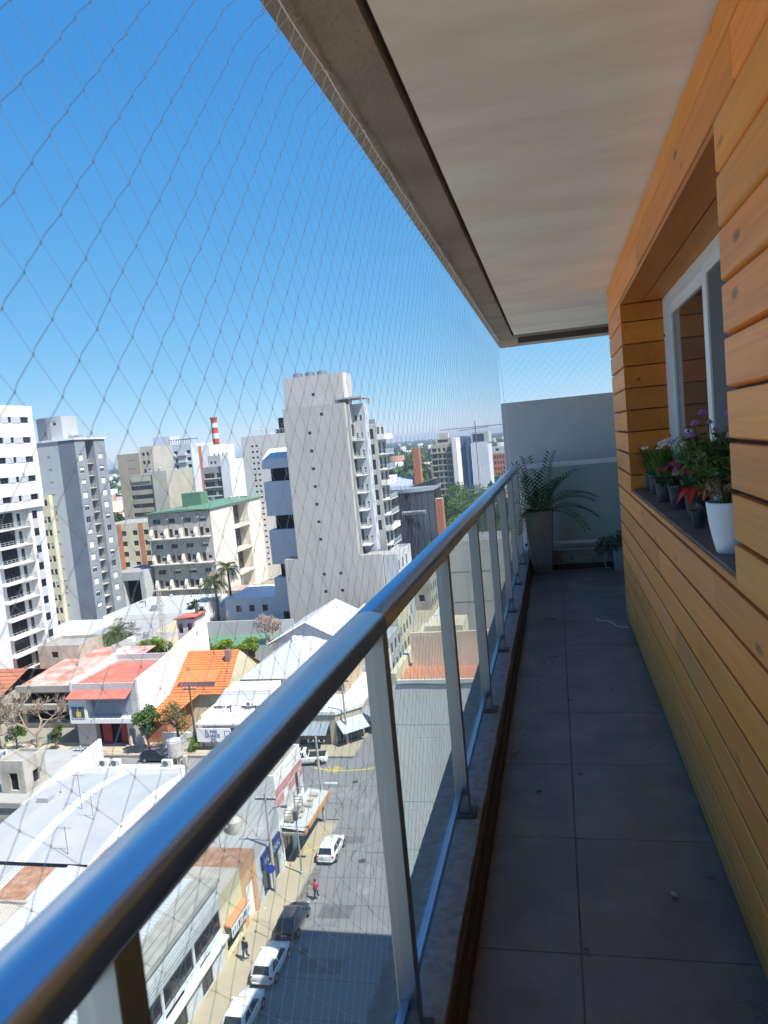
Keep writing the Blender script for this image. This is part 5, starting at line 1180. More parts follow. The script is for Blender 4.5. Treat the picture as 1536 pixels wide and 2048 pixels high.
MB().tube([(-7.2 + .47 * i, 29.97, zt + .02 + .025 * math.sin(i)) for i in range(16)], .03, 5).build("cable_pipe", M_raild, t)
MB().box(-6.6, -4.8, 34.2, 36.2, zt, zt + 1.4).build("stair_box", M_cream, t)
t = bld("concrete_tower_wall", "tall raw concrete wall rising behind the orange terrace", -6.1, 4.2, 38.6, 42.0, G, -4.0, mat("board_marked_concrete", (.54, .50, .45), .95, var=.7, vscale=.35, vcol=(.42, .39, .355), streak=.5), M_flat)
for k in range(7): MB().box(-6.1, 4.2, 38.585, 38.598, -5.6 - 1.6 * k, -5.56 - 1.6 * k).build("pour_line", M_conc2, t)
t = bld("grey_terrace_house", "grey house with cluttered roof terrace beside the beige party wall", -17.3, -14.6, 84.7, 96, G, -25.5, M_lgrey, M_flat, ny=[(-16, -29, 1.4, 1.2, 'k')], parapet=.5)
for k in range(4): ac_unit(t, -16.6 + rnd.uniform(0, 1.4), 86 + 2 * k, -26.0)
t = bld("white_terrace_house", "white flat house with dark window band beyond the terrace house", -17.4, -12.2, 97, 118, G, -22.0, M_limew, M_tin, ny=[(-15, -25, 3.6, 1.6, 'k')], parapet=.6)
for k in range(5): ac_unit(t, -16.6 + rnd.uniform(0, 3), 99 + 2.6 * k, -22.5)
# TV antenna on the concrete tower
an = empty("tv_antenna", (-4.15, 41, -4.0), "tall thin mast with long horizontal television antenna above the concrete wall", "antenna")
M_al = mat("antenna_metal", (.14, .14, .15), .6)
MB().tube([(-4.2, 41, -4.0), (-4.15, 41, 2.2)], .026, 6).build("mast", M_al, an)
MB().tube([(-6.1, 41, 1.88), (-2.15, 41, 1.88)], .02, 5).build("boom", M_al, an); MB().tube([(-5.07, 41, 1.76), (-3.43, 41, 1.83)], .02, 5).build("lower_boom", M_al, an)
for k in range(9): MB().tube([(-6.05 + .23 * k, 40.8, 1.88), (-6.05 + .23 * k, 41.2, 1.88)], .01, 4).build("element", M_al, an)
MB().tube([(-4.92, 41, -1.52), (-3.33, 41, -1.42)], .02, 5).build("cross_arm", M_al, an)
for s in (-1, 1): MB().tube([(-4.15, 41, -1.1), (-4.15 + s * 1.7, 41.5, -3.95)], .008, 3).build("stay_wire", M_al, an)

# ---- far towers right of the slab
M_bg = mat("beige_tower", (.50, .45, .36), .9, var=.3, vscale=.2, streak=.2)
t = bld("beige_tower", "beige apartment tower with open window grid and tall white fin on the right skyline", -58.6, -48.1, 360, 378, G, -2.0, M_bg, M_flat, ny=[(u, -5.6 - 2.95 * k, w, 1.9, 'ku') for k in range(9) for (u, w) in ((-57.0, 2.2), (-54.6, 1.2), (-52.2, 1.2), (-49.8, 2.2))])
for k in range(9): MB().box(-58.8, -48.0, 359.2, 359.98, -6.1 - 2.95 * k, -5.8 - 2.95 * k).build("balcony_edge", M_tan, t)
MB().box(-48.0, -45.9, 357.5, 378, G, .6).build("white_fin", M_wht, t)
bld(None, None, -56.6, -48.2, 363, 372, -1.99, .9, M_bg, M_flat, ny=[(-53, -1.2, 5, 1.4, 'ku')], root=t, part="penthouse_wall"); bld(None, None, -55.2, -50.5, 365, 370, .91, 3.3, M_tan, M_flat, root=t, part="roof_house")
t = bld("yellow_tower", "yellowish apartment block half hidden behind the beige tower's fin", -51.2, -45.2, 400, 414, G, -2.8, mat("ochre_block", (.42, .36, .18), .9, var=.3), M_flat, ny=[(-50.2 + 1.5 * i, -6.5 - 2.9 * k, .9, 1.7, 'k') for k in range(8) for i in range(4)])
t = bld("blue_white_tower", "tower with blue glass side and ribbed white front near the party wall", -36.1, -28.4, 330, 348, G, -2.6, mat("ribbed_white", (.66, .70, .76), .8, var=.15, streak=.15), M_flat)
for k in range(12): MB().box(-36.0 + .64 * k, -35.84 + .64 * k, 329.9, 329.99, G, -2.65).build("rib", M_wht, t)
MB().box(-38.2, -36.12, 330.5, 349, G, .2).build("blue_side", mat("blue_glass_side", (.07, .12, .24), .2, spec=.7), t); MB().box(-41, -38.21, 334, 349, G, 1).build("dark_side", mat("dark_blue_slab", (.13, .16, .22), .6), t)
bld(None, None, -35.9, -28.0, 331, 347, -2.59, 2.2, M_lgrey, M_flat, ny=[(-32.6, -2, 5.0, 3.4, 'ku')], root=t, part="crown_wall")
t = bld("brick_offices", "orange brick office block far right under the party wall edge", -36, -26, 420, 440, G, -10.3, M_brick, M_flat, ny=[(-34.6 + 1.55 * i, -13.2 - 3.2 * k, .8, 1.8, 'k') for k in range(4) for i in range(6)])
bld(None, None, -35.6, -26.5, 422, 440, -10.29, -6.8, M_lgrey, M_flat, ny=[(-31.5, -9, 2, 1.4, 'ku')], root=t, part="upper_wall")
# unseen blocks added behind the lens to brighten what the metal posts mirror
for i, (x0, x1, y0, y1, zt) in enumerate(((-60, -26, -70, -40, -14), (-95, -62, -110, -60, -4), (-52, -28, -120, -80, -20), (-130, -100, -90, -30, -10), (-48, -26, -36, 8, -26))):
    bld("unseen_mirror_block", ("white flat roofed block at the street's near end", "unseen tall white block added for the posts to mirror", "unseen pale block added for the posts to mirror", "unseen wide pale block added for reflections at the far left rear", "unseen low white block added for reflections next to the pale blue workshop")[i], x0, x1, y0, y1, G, zt, M_wht if i != 2 else M_pale, M_tinw)

# ---- rooftop clutter: tanks, vents, pipes, hatches and aerials on the bigger roofs
q = random.Random(17)
def clutter(nm, x0, x1, y0, y1, z, n):
    t = bpy.data.objects[nm]
    for i in range(n):
        x, y = q.uniform(x0, x1), q.uniform(y0, y1); k = q.randrange(5)
        if k == 0: tank(t, x, y, z, q.uniform(.45, .7), q.uniform(.9, 1.3), M_fib if q.random() < .5 else None)
        elif k == 1: ac_unit(t, x, y, z, q.choice((0, 1.57, 3.1)))
        elif k == 2: MB().tube([(x, y, z - .1), (x, y, z + q.uniform(.6, 1.4))], .09, 6).build("vent_pipe", M_raild if i % 2 else M_rail, t)
        elif k == 3: MB().bbox(x - .6, x + .6, y - .5, y + .5, z - .05, z + q.uniform(.35, .8), .03).build("roof_hatch", q.choice((M_limew, M_conc2, M_tin)), t)
        else: MB().tube([(x, y, z - .1), (x, y, z + 2.6)], .03, 4).build("aerial_pole", M_al, t); MB().tube([(x - .7, y, z + 2.5), (x + .7, y, z + 2.4)], .02, 4).build("aerial_boom", M_al, t)
M_fib = mat("fibre_cement", (.46, .45, .42), .9)
for a in (("white_tower", -97, -84, 86, 107, 12.76, 7), ("grey_tower", -113, -105, 149, 159, 8.96, 6), ("green_roof_block", -98, -85, 190, 200, -10.4, 5), ("brown_block", -148, -141, 236, 248, 5.8, 5), ("banded_block", -132, -120, 217, 230, -.9, 6), ("terrace_tower", -154, -140, 272, 288, 8.3, 6), ("small_block", -108, -101, 221, 234, -1.0, 4), ("pinkish_block", -85, -72, 202, 214, 6.8, 7), ("beige_tower", -58, -49, 361, 376, -2, 5), ("vaulted_shed", -48, -38, 52, 62, -28.1, 3),
          ("white_hall", -38.6, -36.4, 95.5, 100.5, -25.3, 3), ("sign_shop", -45, -38, 84, 86, -30.7, 4), ("yard_warehouse", -95, -77, 140, 157, -29.6, 9), ("pale_yellow_shed", -91, -79, 129, 138, -30.6, 5), ("flat_roof_house", -65, -55, 57, 67, -28.2, 5), ("rear_store", -37, -31, 59, 64, -29.9, 6), ("grey_shop", -37, -27, 53, 57.5, -30.6, 7), ("yellow_shop", -37, -27, 46.5, 49, -29.4, 3), ("faded_red_house", -76, -65, 97, 105, -27.6, 3), ("peach_strip_block", -127, -109, 191, 203, -14.5, 6), ("awning_corner_shop", -36, -28, 91, 98, -27.6, 5), ("beige_yard_house", -79.5, -71.5, 118, 125, -30.2, 4)): clutter(*a)
# ================================================================== TREES AND PLANTS OF THE TOWN
M_bark = mat("bark", (0.13, 0.10, 0.075), .95, var=.5, vscale=3)
def leaf_cloud(clumps, n, size, seed, flat=0.0, asp=.55):
    """n small leaf quads spread through ellipsoid clumps (cx,cy,cz,rx,ry,rz)"""
    g = np.random.default_rng(seed); c = np.array(clumps, float)
    w_ = (c[:, 3] * c[:, 4] * c[:, 5]) ** .67; idx = g.choice(len(c), n, p=w_ / w_.sum())
    d = g.normal(size=(n, 3)); d /= np.linalg.norm(d, axis=1)[:, None]; r = g.random(n) ** .4
    P = c[idx, :3] + d * r[:, None] * c[idx, 3:6]
    a = g.normal(size=(n, 3)); a[:, 2] *= (1 - flat); a /= np.linalg.norm(a, axis=1)[:, None]
    b = np.cross(a, g.normal(size=(n, 3))); b /= np.linalg.norm(b, axis=1)[:, None]
    s = size * g.uniform(.6, 1.3, n)[:, None]
    V = np.stack([P - a * s, P - b * s * asp, P + a * s, P + b * s * asp], 1).reshape(-1, 3)
    F = np.arange(4 * n).reshape(-1, 4)
    return V, F
def np_mesh(name, V, F, m, parent=None, org=None):
    me = bpy.data.meshes.new(name); off = np.array(org if org is not None else (world_org(parent) if parent else (0, 0, 0)))
    V = np.asarray(V, float) - off; me.vertices.add(len(V)); me.vertices.foreach_set("co", V.ravel())
    F = np.asarray(F); k = F.shape[1]
    me.loops.add(F.size); me.loops.foreach_set("vertex_index", F.ravel()); me.polygons.add(len(F)); me.polygons.foreach_set("loop_start", np.arange(0, F.size, k))
    me.update(calc_edges=True); me.validate(); me.materials.append(m); o = bpy.data.objects.new(name, me); COL.objects.link(o)
    if parent: o.parent = parent
    return o
def clump_set(x, y, z, rx, ry, rz, k, seed):
    q = random.Random(seed); out = []
    for i in range(k):
        a = q.uniform(0, 6.283); e = q.uniform(-.9, 1); rr = math.sqrt(max(0, 1 - e * e)) * q.uniform(.35, .75)
        f = q.uniform(.28, .5)
        out.append((x + rx * rr * math.cos(a), y + ry * rr * math.sin(a), z + rz * e * .65, rx * f, ry * f, rz * f))
    return out
def limbs(mb, x, y, z0, z1, r, spread, k, seed):
    q = random.Random(seed); mb.tube([(x, y, z0), (x + q.uniform(-.1, .1), y, z0 + (z1 - z0) * .5), (x + q.uniform(-.2, .2), y, z1)], r, 7, r1=r * .55)
    for i in range(k):
        a = q.uniform(0, 6.283); b0 = z0 + (z1 - z0) * q.uniform(.55, .95); L = spread * q.uniform(.6, 1)
        mb.tube([(x, y, b0), (x + L * .5 * math.cos(a), y + L * .5 * math.sin(a), b0 + L * .5), (x + L * math.cos(a), y + L * math.sin(a), b0 + L * .75)], r * .45, 5, r1=r * .12)
def tree(name, label, x, y, z0, h, rx, rz, leaf, n, size, seed, cat="tree", group=None, k=14, trunk=.35, ry=None):
    t = empty(name, (x, y, z0), label, cat, group)
    mb = MB(); limbs(mb, x, y, z0, z0 + h - rz * 1.1, .05 * h * trunk / .35 * .6, rx * .8, 6, seed); mb.build("trunk", M_bark, t)
    V, F = leaf_cloud(clump_set(x, y, z0 + h - rz, rx, ry or rx, rz, k, seed), n, size, seed); np_mesh("crown", V, F, leaf, t); return t
L_mid = leafmat("leaf_mid_green", (0.10, 0.19, 0.035), .3, col2=(0.045, 0.10, 0.02))
L_bright = leafmat("leaf_yellow_green", (0.30, 0.38, 0.03), .4, col2=(0.13, 0.22, 0.02))
L_dark = leafmat("leaf_dark_green", (0.035, 0.075, 0.03), .2, col2=(0.012, 0.03, 0.012))
L_street = leafmat("leaf_street_green", (0.15, 0.26, 0.06), .4, col2=(0.06, 0.13, 0.03))
L_olive = leafmat("leaf_olive", (0.20, 0.20, 0.07), .3, col2=(0.10, 0.10, 0.04))
tree("garden_tree", "round bright green tree in front of the orange tiled house", -52.2, 81.6, G, 6.4, 1.9, 1.9, L_street, 2600, .17, 1)
tree("olive_tree", "thin half bare olive coloured tree beside the bright green garden tree", -48.3, 81.9, G, 6.8, 2.5, 2.3, L_olive, 1500, .13, 2)
tree("garden_shrub", "bright grass green shrub at the sign wall", -46.2, 82.3, G, 2.0, 1.3, .9, L_bright, 700, .12, 3, cat="shrub", k=6)
def hedge(name, label, x0, x1, y0, y1, z0, z1, leaf, n, seed):
    t = empty(name, ((x0 + x1) / 2, (y0 + y1) / 2, z0), label, "hedge"); q = random.Random(seed)
    cl = [(q.uniform(x0, x1), q.uniform(y0, y1), z0 + (z1 - z0) * q.uniform(.4, .9), q.uniform(.8, 1.5), q.uniform(.8, 1.3), q.uniform(.5, .9)) for _ in range(int((x1 - x0) * 2.2))]
    V, F = leaf_cloud(cl, n, .20, seed); np_mesh("foliage", V, F, leaf, t)
    MB().box(x0 + .5, x1 - .5, y0 + .4, y1 - .4, z0, z0 + (z1 - z0) * .45).build("stems", M_bark, t)
hedge("hedge", "long yellow green hedge behind the orange tiled roof", -58.5, -49.5, 109.5, 112, -31.2, -27.9, L_bright, 4200, 4)
hedge("dark_hedge", "darker green bush at the hedge's left end", -61.0, -58.3, 109.5, 112.5, -31.5, -27.4, L_mid, 1500, 5)
hedge("left_hedge", "yellow green hedge left of the small red roofed room", -70.5, -64.5, 110, 112.5, -31.5, -27.7, L_bright, 2600, 6)
# bare trees
def bare_tree(name, label, x, y, z0, h, spread, depth, m, seed, r0=.16):
    t = empty(name, (x, y, z0), label, "tree"); q = random.Random(seed); tr = MB(); tw = MB()
    def grow(p, d, L, r, k):
        e = p + d * L; mid = p + d * (L * .5) + Vector((q.uniform(-.08, .08), q.uniform(-.08, .08), q.uniform(-.05, .05))) * L
        (tr if k > depth - 3 else tw).tube([p, mid, e], r, 5 if k > depth - 3 else 3, caps=False, r1=r * .72)
        if k == 0: return
        for i in range(3 if k > 1 else 4):
            v = (d + Vector((q.gauss(0, .55), q.gauss(0, .55), q.gauss(.12, .38))) * spread).normalized(); grow(e if i else mid.lerp(e, .6), v, L * q.uniform(.62, .86), max(.012, r * .70), k - 1)
    grow(Vector((x, y, z0)), Vector((0, 0, 1)), h * .26, r0, depth)
    tr.build("trunk", m, t); tw.build("twigs", m, t); return t
M_twig = mat("grey_brown_twigs", (0.30, 0.235, 0.175), .9); M_pinkt = mat("pinkish_twigs", (0.40, 0.31, 0.28), .9)
bare_tree("bare_tree", "bare brown street tree left of the red awning house", -68.0, 81.3, G, 10.5, 1.0, 6, M_twig, 3, .22)
bare_tree("bare_tree", "wide bare street tree at the left edge before the red tiled roof", -74.0, 81.4, G, 10.5, 1.05, 6, M_twig, 8, .22)
bare_tree("bare_pink_tree", "round pinkish bare tree in front of the slab tower", -50.6, 118, -33.5, 9.0, .95, 7, M_pinkt, 5, .22)
for i, (x, y, r, lab) in enumerate(((-71.5, 81.5, 1.5, "small green shrub tree below the wide bare tree"), (-65.8, 81.8, 1.2, "green shrub beside the bare brown street tree"))):
    tree("street_shrub", lab, x, y, G, 3.9, r, 1.2, L_mid, 900, .15, 20 + i, cat="shrub", k=7)
# palms
def frond(mb, base, az, el, L, droop, wid, n, roll=0.0, lw=.03):
    """feather frond: curved rib with paired leaflets"""
    p = Vector(base); d = Vector((math.cos(az) * math.cos(el), math.sin(az) * math.cos(el), math.sin(el))); pts = [p.copy()]; step = L / n
    for i in range(n):
        p = p + d * step; d = (d + Vector((0, 0, -droop * step / L * (1 + 1.2 * i / n)))).normalized(); pts.append(p.copy())
    mb.tube(pts, lw * .55, 4, caps=False, r1=lw * .12)
    for i in range(2, n + 1):
        t = i / n; a = (pts[i] - pts[i - 1]).normalized(); sd = a.cross(Vector((0, 0, 1))); sd = sd.normalized() if sd.length > .05 else Vector((1, 0, 0)); nn = sd.cross(a)
        ll = wid * (math.sin(min(1, t * 1.25 + .12) * math.pi * .86) * .9 + .18)
        for s in (-1, 1):
            dir_ = (sd * s * .9 + a * .62 + nn * (.28 + roll)).normalized(); tip = pts[i] + dir_ * ll + Vector((0, 0, -.12 * ll)); mid = pts[i] + dir_ * ll * .5
            w = a * (lw * 1.0); mb.face([pts[i] - w * .4, mid - w, tip, mid + w])
L_palm = leafmat("palm_leaf", (0.13, 0.17, 0.05), .25, col2=(.06, .10, .03)); L_palmd = leafmat("palm_leaf_dry", (0.26, 0.19, 0.09), .2)
def palm(name, label, x, y, z0, zc, nf, L, seed, drier=0):
    t = empty(name, (x, y, z0), label, "palm"); q = random.Random(seed)
    MB().tube([(x, y, z0), (x + .1, y, (z0 + zc) / 2), (x, y, zc)], .28, 8, r1=.22).build("trunk", M_bark, t)
    for i in range(nf):
        mb = MB(); frond(mb, (x, y, zc), 6.283 * i / nf + q.uniform(-.2, .2), q.uniform(-.3, 1.1), L * q.uniform(.8, 1.1), q.uniform(1.1, 1.9), L * .30, 18, 0, .09); mb.build("frond", L_palmd if i < drier else L_palm, t)
palm("feather_palm", "broad feather palm in the yard below the grey tower", -84, 125.5, G, -30.0, 26, 4.6, 2)
palm("tall_palm", "tall dark palm in front of the green roofed block's flank", -71.5, 150, G, -22.6, 22, 3.6, 3)
palm("dry_palm", "shorter palm with drooping dry fronds beside the tall palm", -75.2, 150.5, G, -25.5, 24, 4.2, 4, 9)
tree("shade_tree", "dark green creeper covered tree below the tall palm", -76.5, 143, G, 7.0, 2.0, 2.6, L_dark, 1200, .3, 9)
tree("dark_conifer", "broad dark conifer behind the glass building", -48.0, 250, G, 24.5, 5.5, 9.5, L_dark, 5200, .55, 30, k=22)
def cypress(name, label, x, y, h, r, seed):
    t = empty(name, (x, y, G), label, "tree"); MB().tube([(x, y, G), (x, y, G + h * .3)], .25, 6).build("trunk", M_bark, t)
    V, F = leaf_cloud([(x, y, G + h * (.12 + .055 * i), r * (1 - .045 * i), r * (1 - .045 * i), h * .09) for i in range(16)], 2600, .35, seed); np_mesh("crown", V, F, L_dark, t)
cypress("cypress", "slim dark cypress left of the broad conifer", -54.0, 250, 22.5, 1.6, 5)
st = [(-27.0, 176, 8.5, 4.6), (-22.0, 172, 10, 5.0), (-30.5, 186, 10.5, 4.6), (-17.5, 178, 10.5, 5.0), (-25.5, 192, 11, 5.2), (-33.0, 194, 9, 3.6), (-19.5, 200, 12, 5.2), (-27.0, 214, 14, 6.0), (-31.0, 232, 17, 6.5), (-20.5, 228, 13.5, 6.0), (-25.0, 255, 15, 6.5), (-15.0, 210, 12, 5), (-30, 275, 18, 7), (-18.5, 268, 14, 6), (-38, 290, 18, 7)]
slab = ["nearest street tree below the glass building", "street tree right of the nearest one", "tree in front of the lit brick pier", "street tree close to the handrail, second row", "tree under the brick pier's right side", "small tree at the glass front", "tree on the street's right, third row", "tall tree behind the brick pier", "tall tree right of the glass building's roof", "street tree beyond the tall pair", "tree far along the street's middle", "tree at the street's right edge", "tall tree below the beige tower", "street tree below the ribbed white tower", "tree at the foot of the beige tower"]
for i, (x, y, h, r) in enumerate(st): tree("street_tree", "leafy green " + slab[i], x, y, G, h, r, r * .78, (L_street, L_mid, L_street, L_bright)[i % 4] if i not in (3, 5) else L_street, int(1700 * (r / 4.6) ** 1.2), .34, 40 + i, group="trees along the street beyond the junction")

# ---- middle distance: single houses and trees one can still tell apart
q = random.Random(21); M_hw = [mat("house_white", (.66, .65, .62), .9, var=.3), mat("house_cream", (.56, .50, .40), .9, var=.3), mat("house_brick", (.36, .17, .11), .9, var=.3), mat("house_grey", (.40, .40, .40), .9, var=.3)]
M_hr = [M_tinw, M_rtile, M_flat, M_tin, M_redfade]
def occupied(x, y): 
    for (a, b_, c, d) in ((-60, -27, 195, 240), (-40, -10, 160, 300), (-62, -40, 350, 425), (-50, -24, 325, 445), (-150, -85, 186, 305), (-66, -44, 240, 262)):
        if a < x < b_ and c < y < d: return True
    return False
hm = {}
n_h = 0; colr = ["white", "cream", "brick", "grey"]; rc = ["pale tin roof", "red tiled roof", "flat roof", "tin roof", "faded red roof"]
for k in range(400):
    y = q.uniform(225, 420); x = -y * (q.uniform(.05, .30) if q.random() < .75 else q.uniform(.56, .68))
    if occupied(x, y): continue
    w_, d_, h_ = q.uniform(7, 13), q.uniform(8, 14), q.uniform(4, 9); wi, ri = q.randrange(4), q.randrange(5); key = (wi, ri, k % 5)
    if key not in hm:
        mb = MB(); mb.box(-5, 5, -5, 5, 0, 6); hh = q.uniform(1, 2.4)
        mb.m(1); mb.raw([(-5.3, -5.3, 6.01), (5.3, -5.3, 6.01), (5.3, 5.3, 6.01), (-5.3, 5.3, 6.01), (-5.3, 0, 6 + hh), (5.3, 0, 6 + hh)], [(0, 1, 5, 4), (2, 3, 4, 5), (1, 2, 5), (3, 0, 4)])
        mb.m(2); [mb.box(-3.5 + 3 * i, -2.3 + 3 * i, -5.03, -5.0, 2.2, 4) for i in range(3)]
        a = mb.build("far_house", [M_hw[wi], M_hr[ri], M_pane]); hm[key] = a.data; bpy.data.objects.remove(a)
    o = obj("far_house", hm[key], None, (x, y, G)); o.scale = (w_ / 10, d_ / 10, h_ / 6); o.rotation_euler = (0, 0, q.choice((0, 0, 1.5708)))
    tag(o, "small %s house with %s in the rooftops beyond the towers" % (colr[wi], rc[ri]), "house", "%s houses with %s in the middle distance" % (colr[wi], rc[ri])); n_h += 1
    if n_h > 60: break
tm = []
for i in range(5):
    V, F = leaf_cloud(clump_set(0, 0, 6, 3.6, 3.6, 3.4, 9, 70 + i), 420, .62, 80 + i)
    a = np_mesh("far_tree", V, F, (L_street, L_mid, L_dark, L_mid, L_street)[i], None, (0, 0, 0)); tm.append(a.data); bpy.data.objects.remove(a)
tn = ["light green", "mid green", "dark green", "mid green", "light green"]
for k in range(90):
    y = q.uniform(215, 440); x = -y * (q.uniform(.05, .30) if q.random() < .75 else q.uniform(.56, .70))
    i = q.randrange(5); s = q.uniform(.7, 1.5)
    o = obj("far_tree", tm[i], None, (x, y, G)); o.scale = (s, s, s * q.uniform(.9, 1.3)); o.rotation_euler = (0, 0, q.uniform(0, 6))
    tag(o, "%s tree among the rooftops beyond the towers" % tn[i], "tree", "%s trees in the middle distance" % tn[i])
# ---- beyond: the town that reads as one mass out to the horizon
g = np.random.default_rng(5); N = 5200
yy = 400 * (15.0) ** g.random(N); xx = -yy * g.uniform(-.02, .72, N); ws = g.uniform(6, 15, N); hs = g.uniform(3, 9, N) * np.where(g.random(N) < .06, 2.6, 1)
bx = np.array([(-1, -1, 0), (1, -1, 0), (1, 1, 0), (-1, 1, 0), (-1, -1, 1), (1, -1, 1), (1, 1, 1), (-1, 1, 1)], float)
V = np.stack([xx[:, None] + bx[None, :, 0] * ws[:, None] * .5, yy[:, None] + bx[None, :, 1] * ws[:, None] * .5, G + bx[None, :, 2] * hs[:, None]], 2).reshape(-1, 3)
fb = np.array([(4, 5, 6, 7), (0, 1, 5, 4), (1, 2, 6, 5), (2, 3, 7, 6), (3, 0, 4, 7)]); F = (np.arange(N)[:, None, None] * 8 + fb[None]).reshape(-1, 4)
def islandmat(name, cols):
    m = bpy.data.materials.new(name); m.use_nodes = True; N_ = m.node_tree.nodes; ge = N_.new("ShaderNodeNewGeometry"); r = N_.new("ShaderNodeValToRGB"); r.color_ramp.interpolation = 'CONSTANT'
    while len(r.color_ramp.elements) < len(cols): r.color_ramp.elements.new(.5)
    for i, c in enumerate(cols): r.color_ramp.elements[i].position = i / len(cols); r.color_ramp.elements[i].color = (*c, 1)
    m.node_tree.links.new(ge.outputs["Random Per Island"], r.inputs[0]); m.node_tree.links.new(r.outputs[0], N_["Principled BSDF"].inputs["Base Color"]); N_["Principled BSDF"].inputs["Roughness"].default_value = .9; return m
o = np_mesh("distant_town", V, F, islandmat("town_mass", [(.60, .58, .55), (.45, .40, .34), (.34, .20, .15), (.55, .53, .52), (.30, .30, .31), (.50, .47, .45), (.66, .66, .66)]), None, (0, 0, 0))
tag(o, "pale houses and roofs of the far town up to the horizon", "houses", kind="stuff")
N = 15000; yy = 420 * (17.0) ** g.random(N); xx = -yy * g.uniform(-.03, .74, N); cl = []
s = g.uniform(3.0, 6.5, N) * (1 + yy / 6000)
# each far tree: a ragged ball of eight leaf clumps
kk = 10; d = g.normal(size=(N, kk, 3)); d /= np.linalg.norm(d, axis=2)[:, :, None]
P = np.stack([xx, yy, G + s * 1.25], 1)[:, None, :] + d * (s * .75)[:, None, None]; a = g.normal(size=(N, kk, 3)); a /= np.linalg.norm(a, axis=2)[:, :, None]
b = np.cross(a, g.normal(size=(N, kk, 3))); b /= np.linalg.norm(b, axis=2)[:, :, None]; sz = (s * .55)[:, None, None]
V = np.stack([P - a * sz, P - b * sz, P + a * sz, P + b * sz], 2).reshape(-1, 3)
o = np_mesh("distant_trees", V, np.arange(len(V)).reshape(-1, 4), leafmat("far_leaf", (.10, .16, .055), .2, col2=(.035, .07, .03)), None, (0, 0, 0))
tag(o, "dark green tree cover of the far town up to the horizon", "trees", kind="stuff")
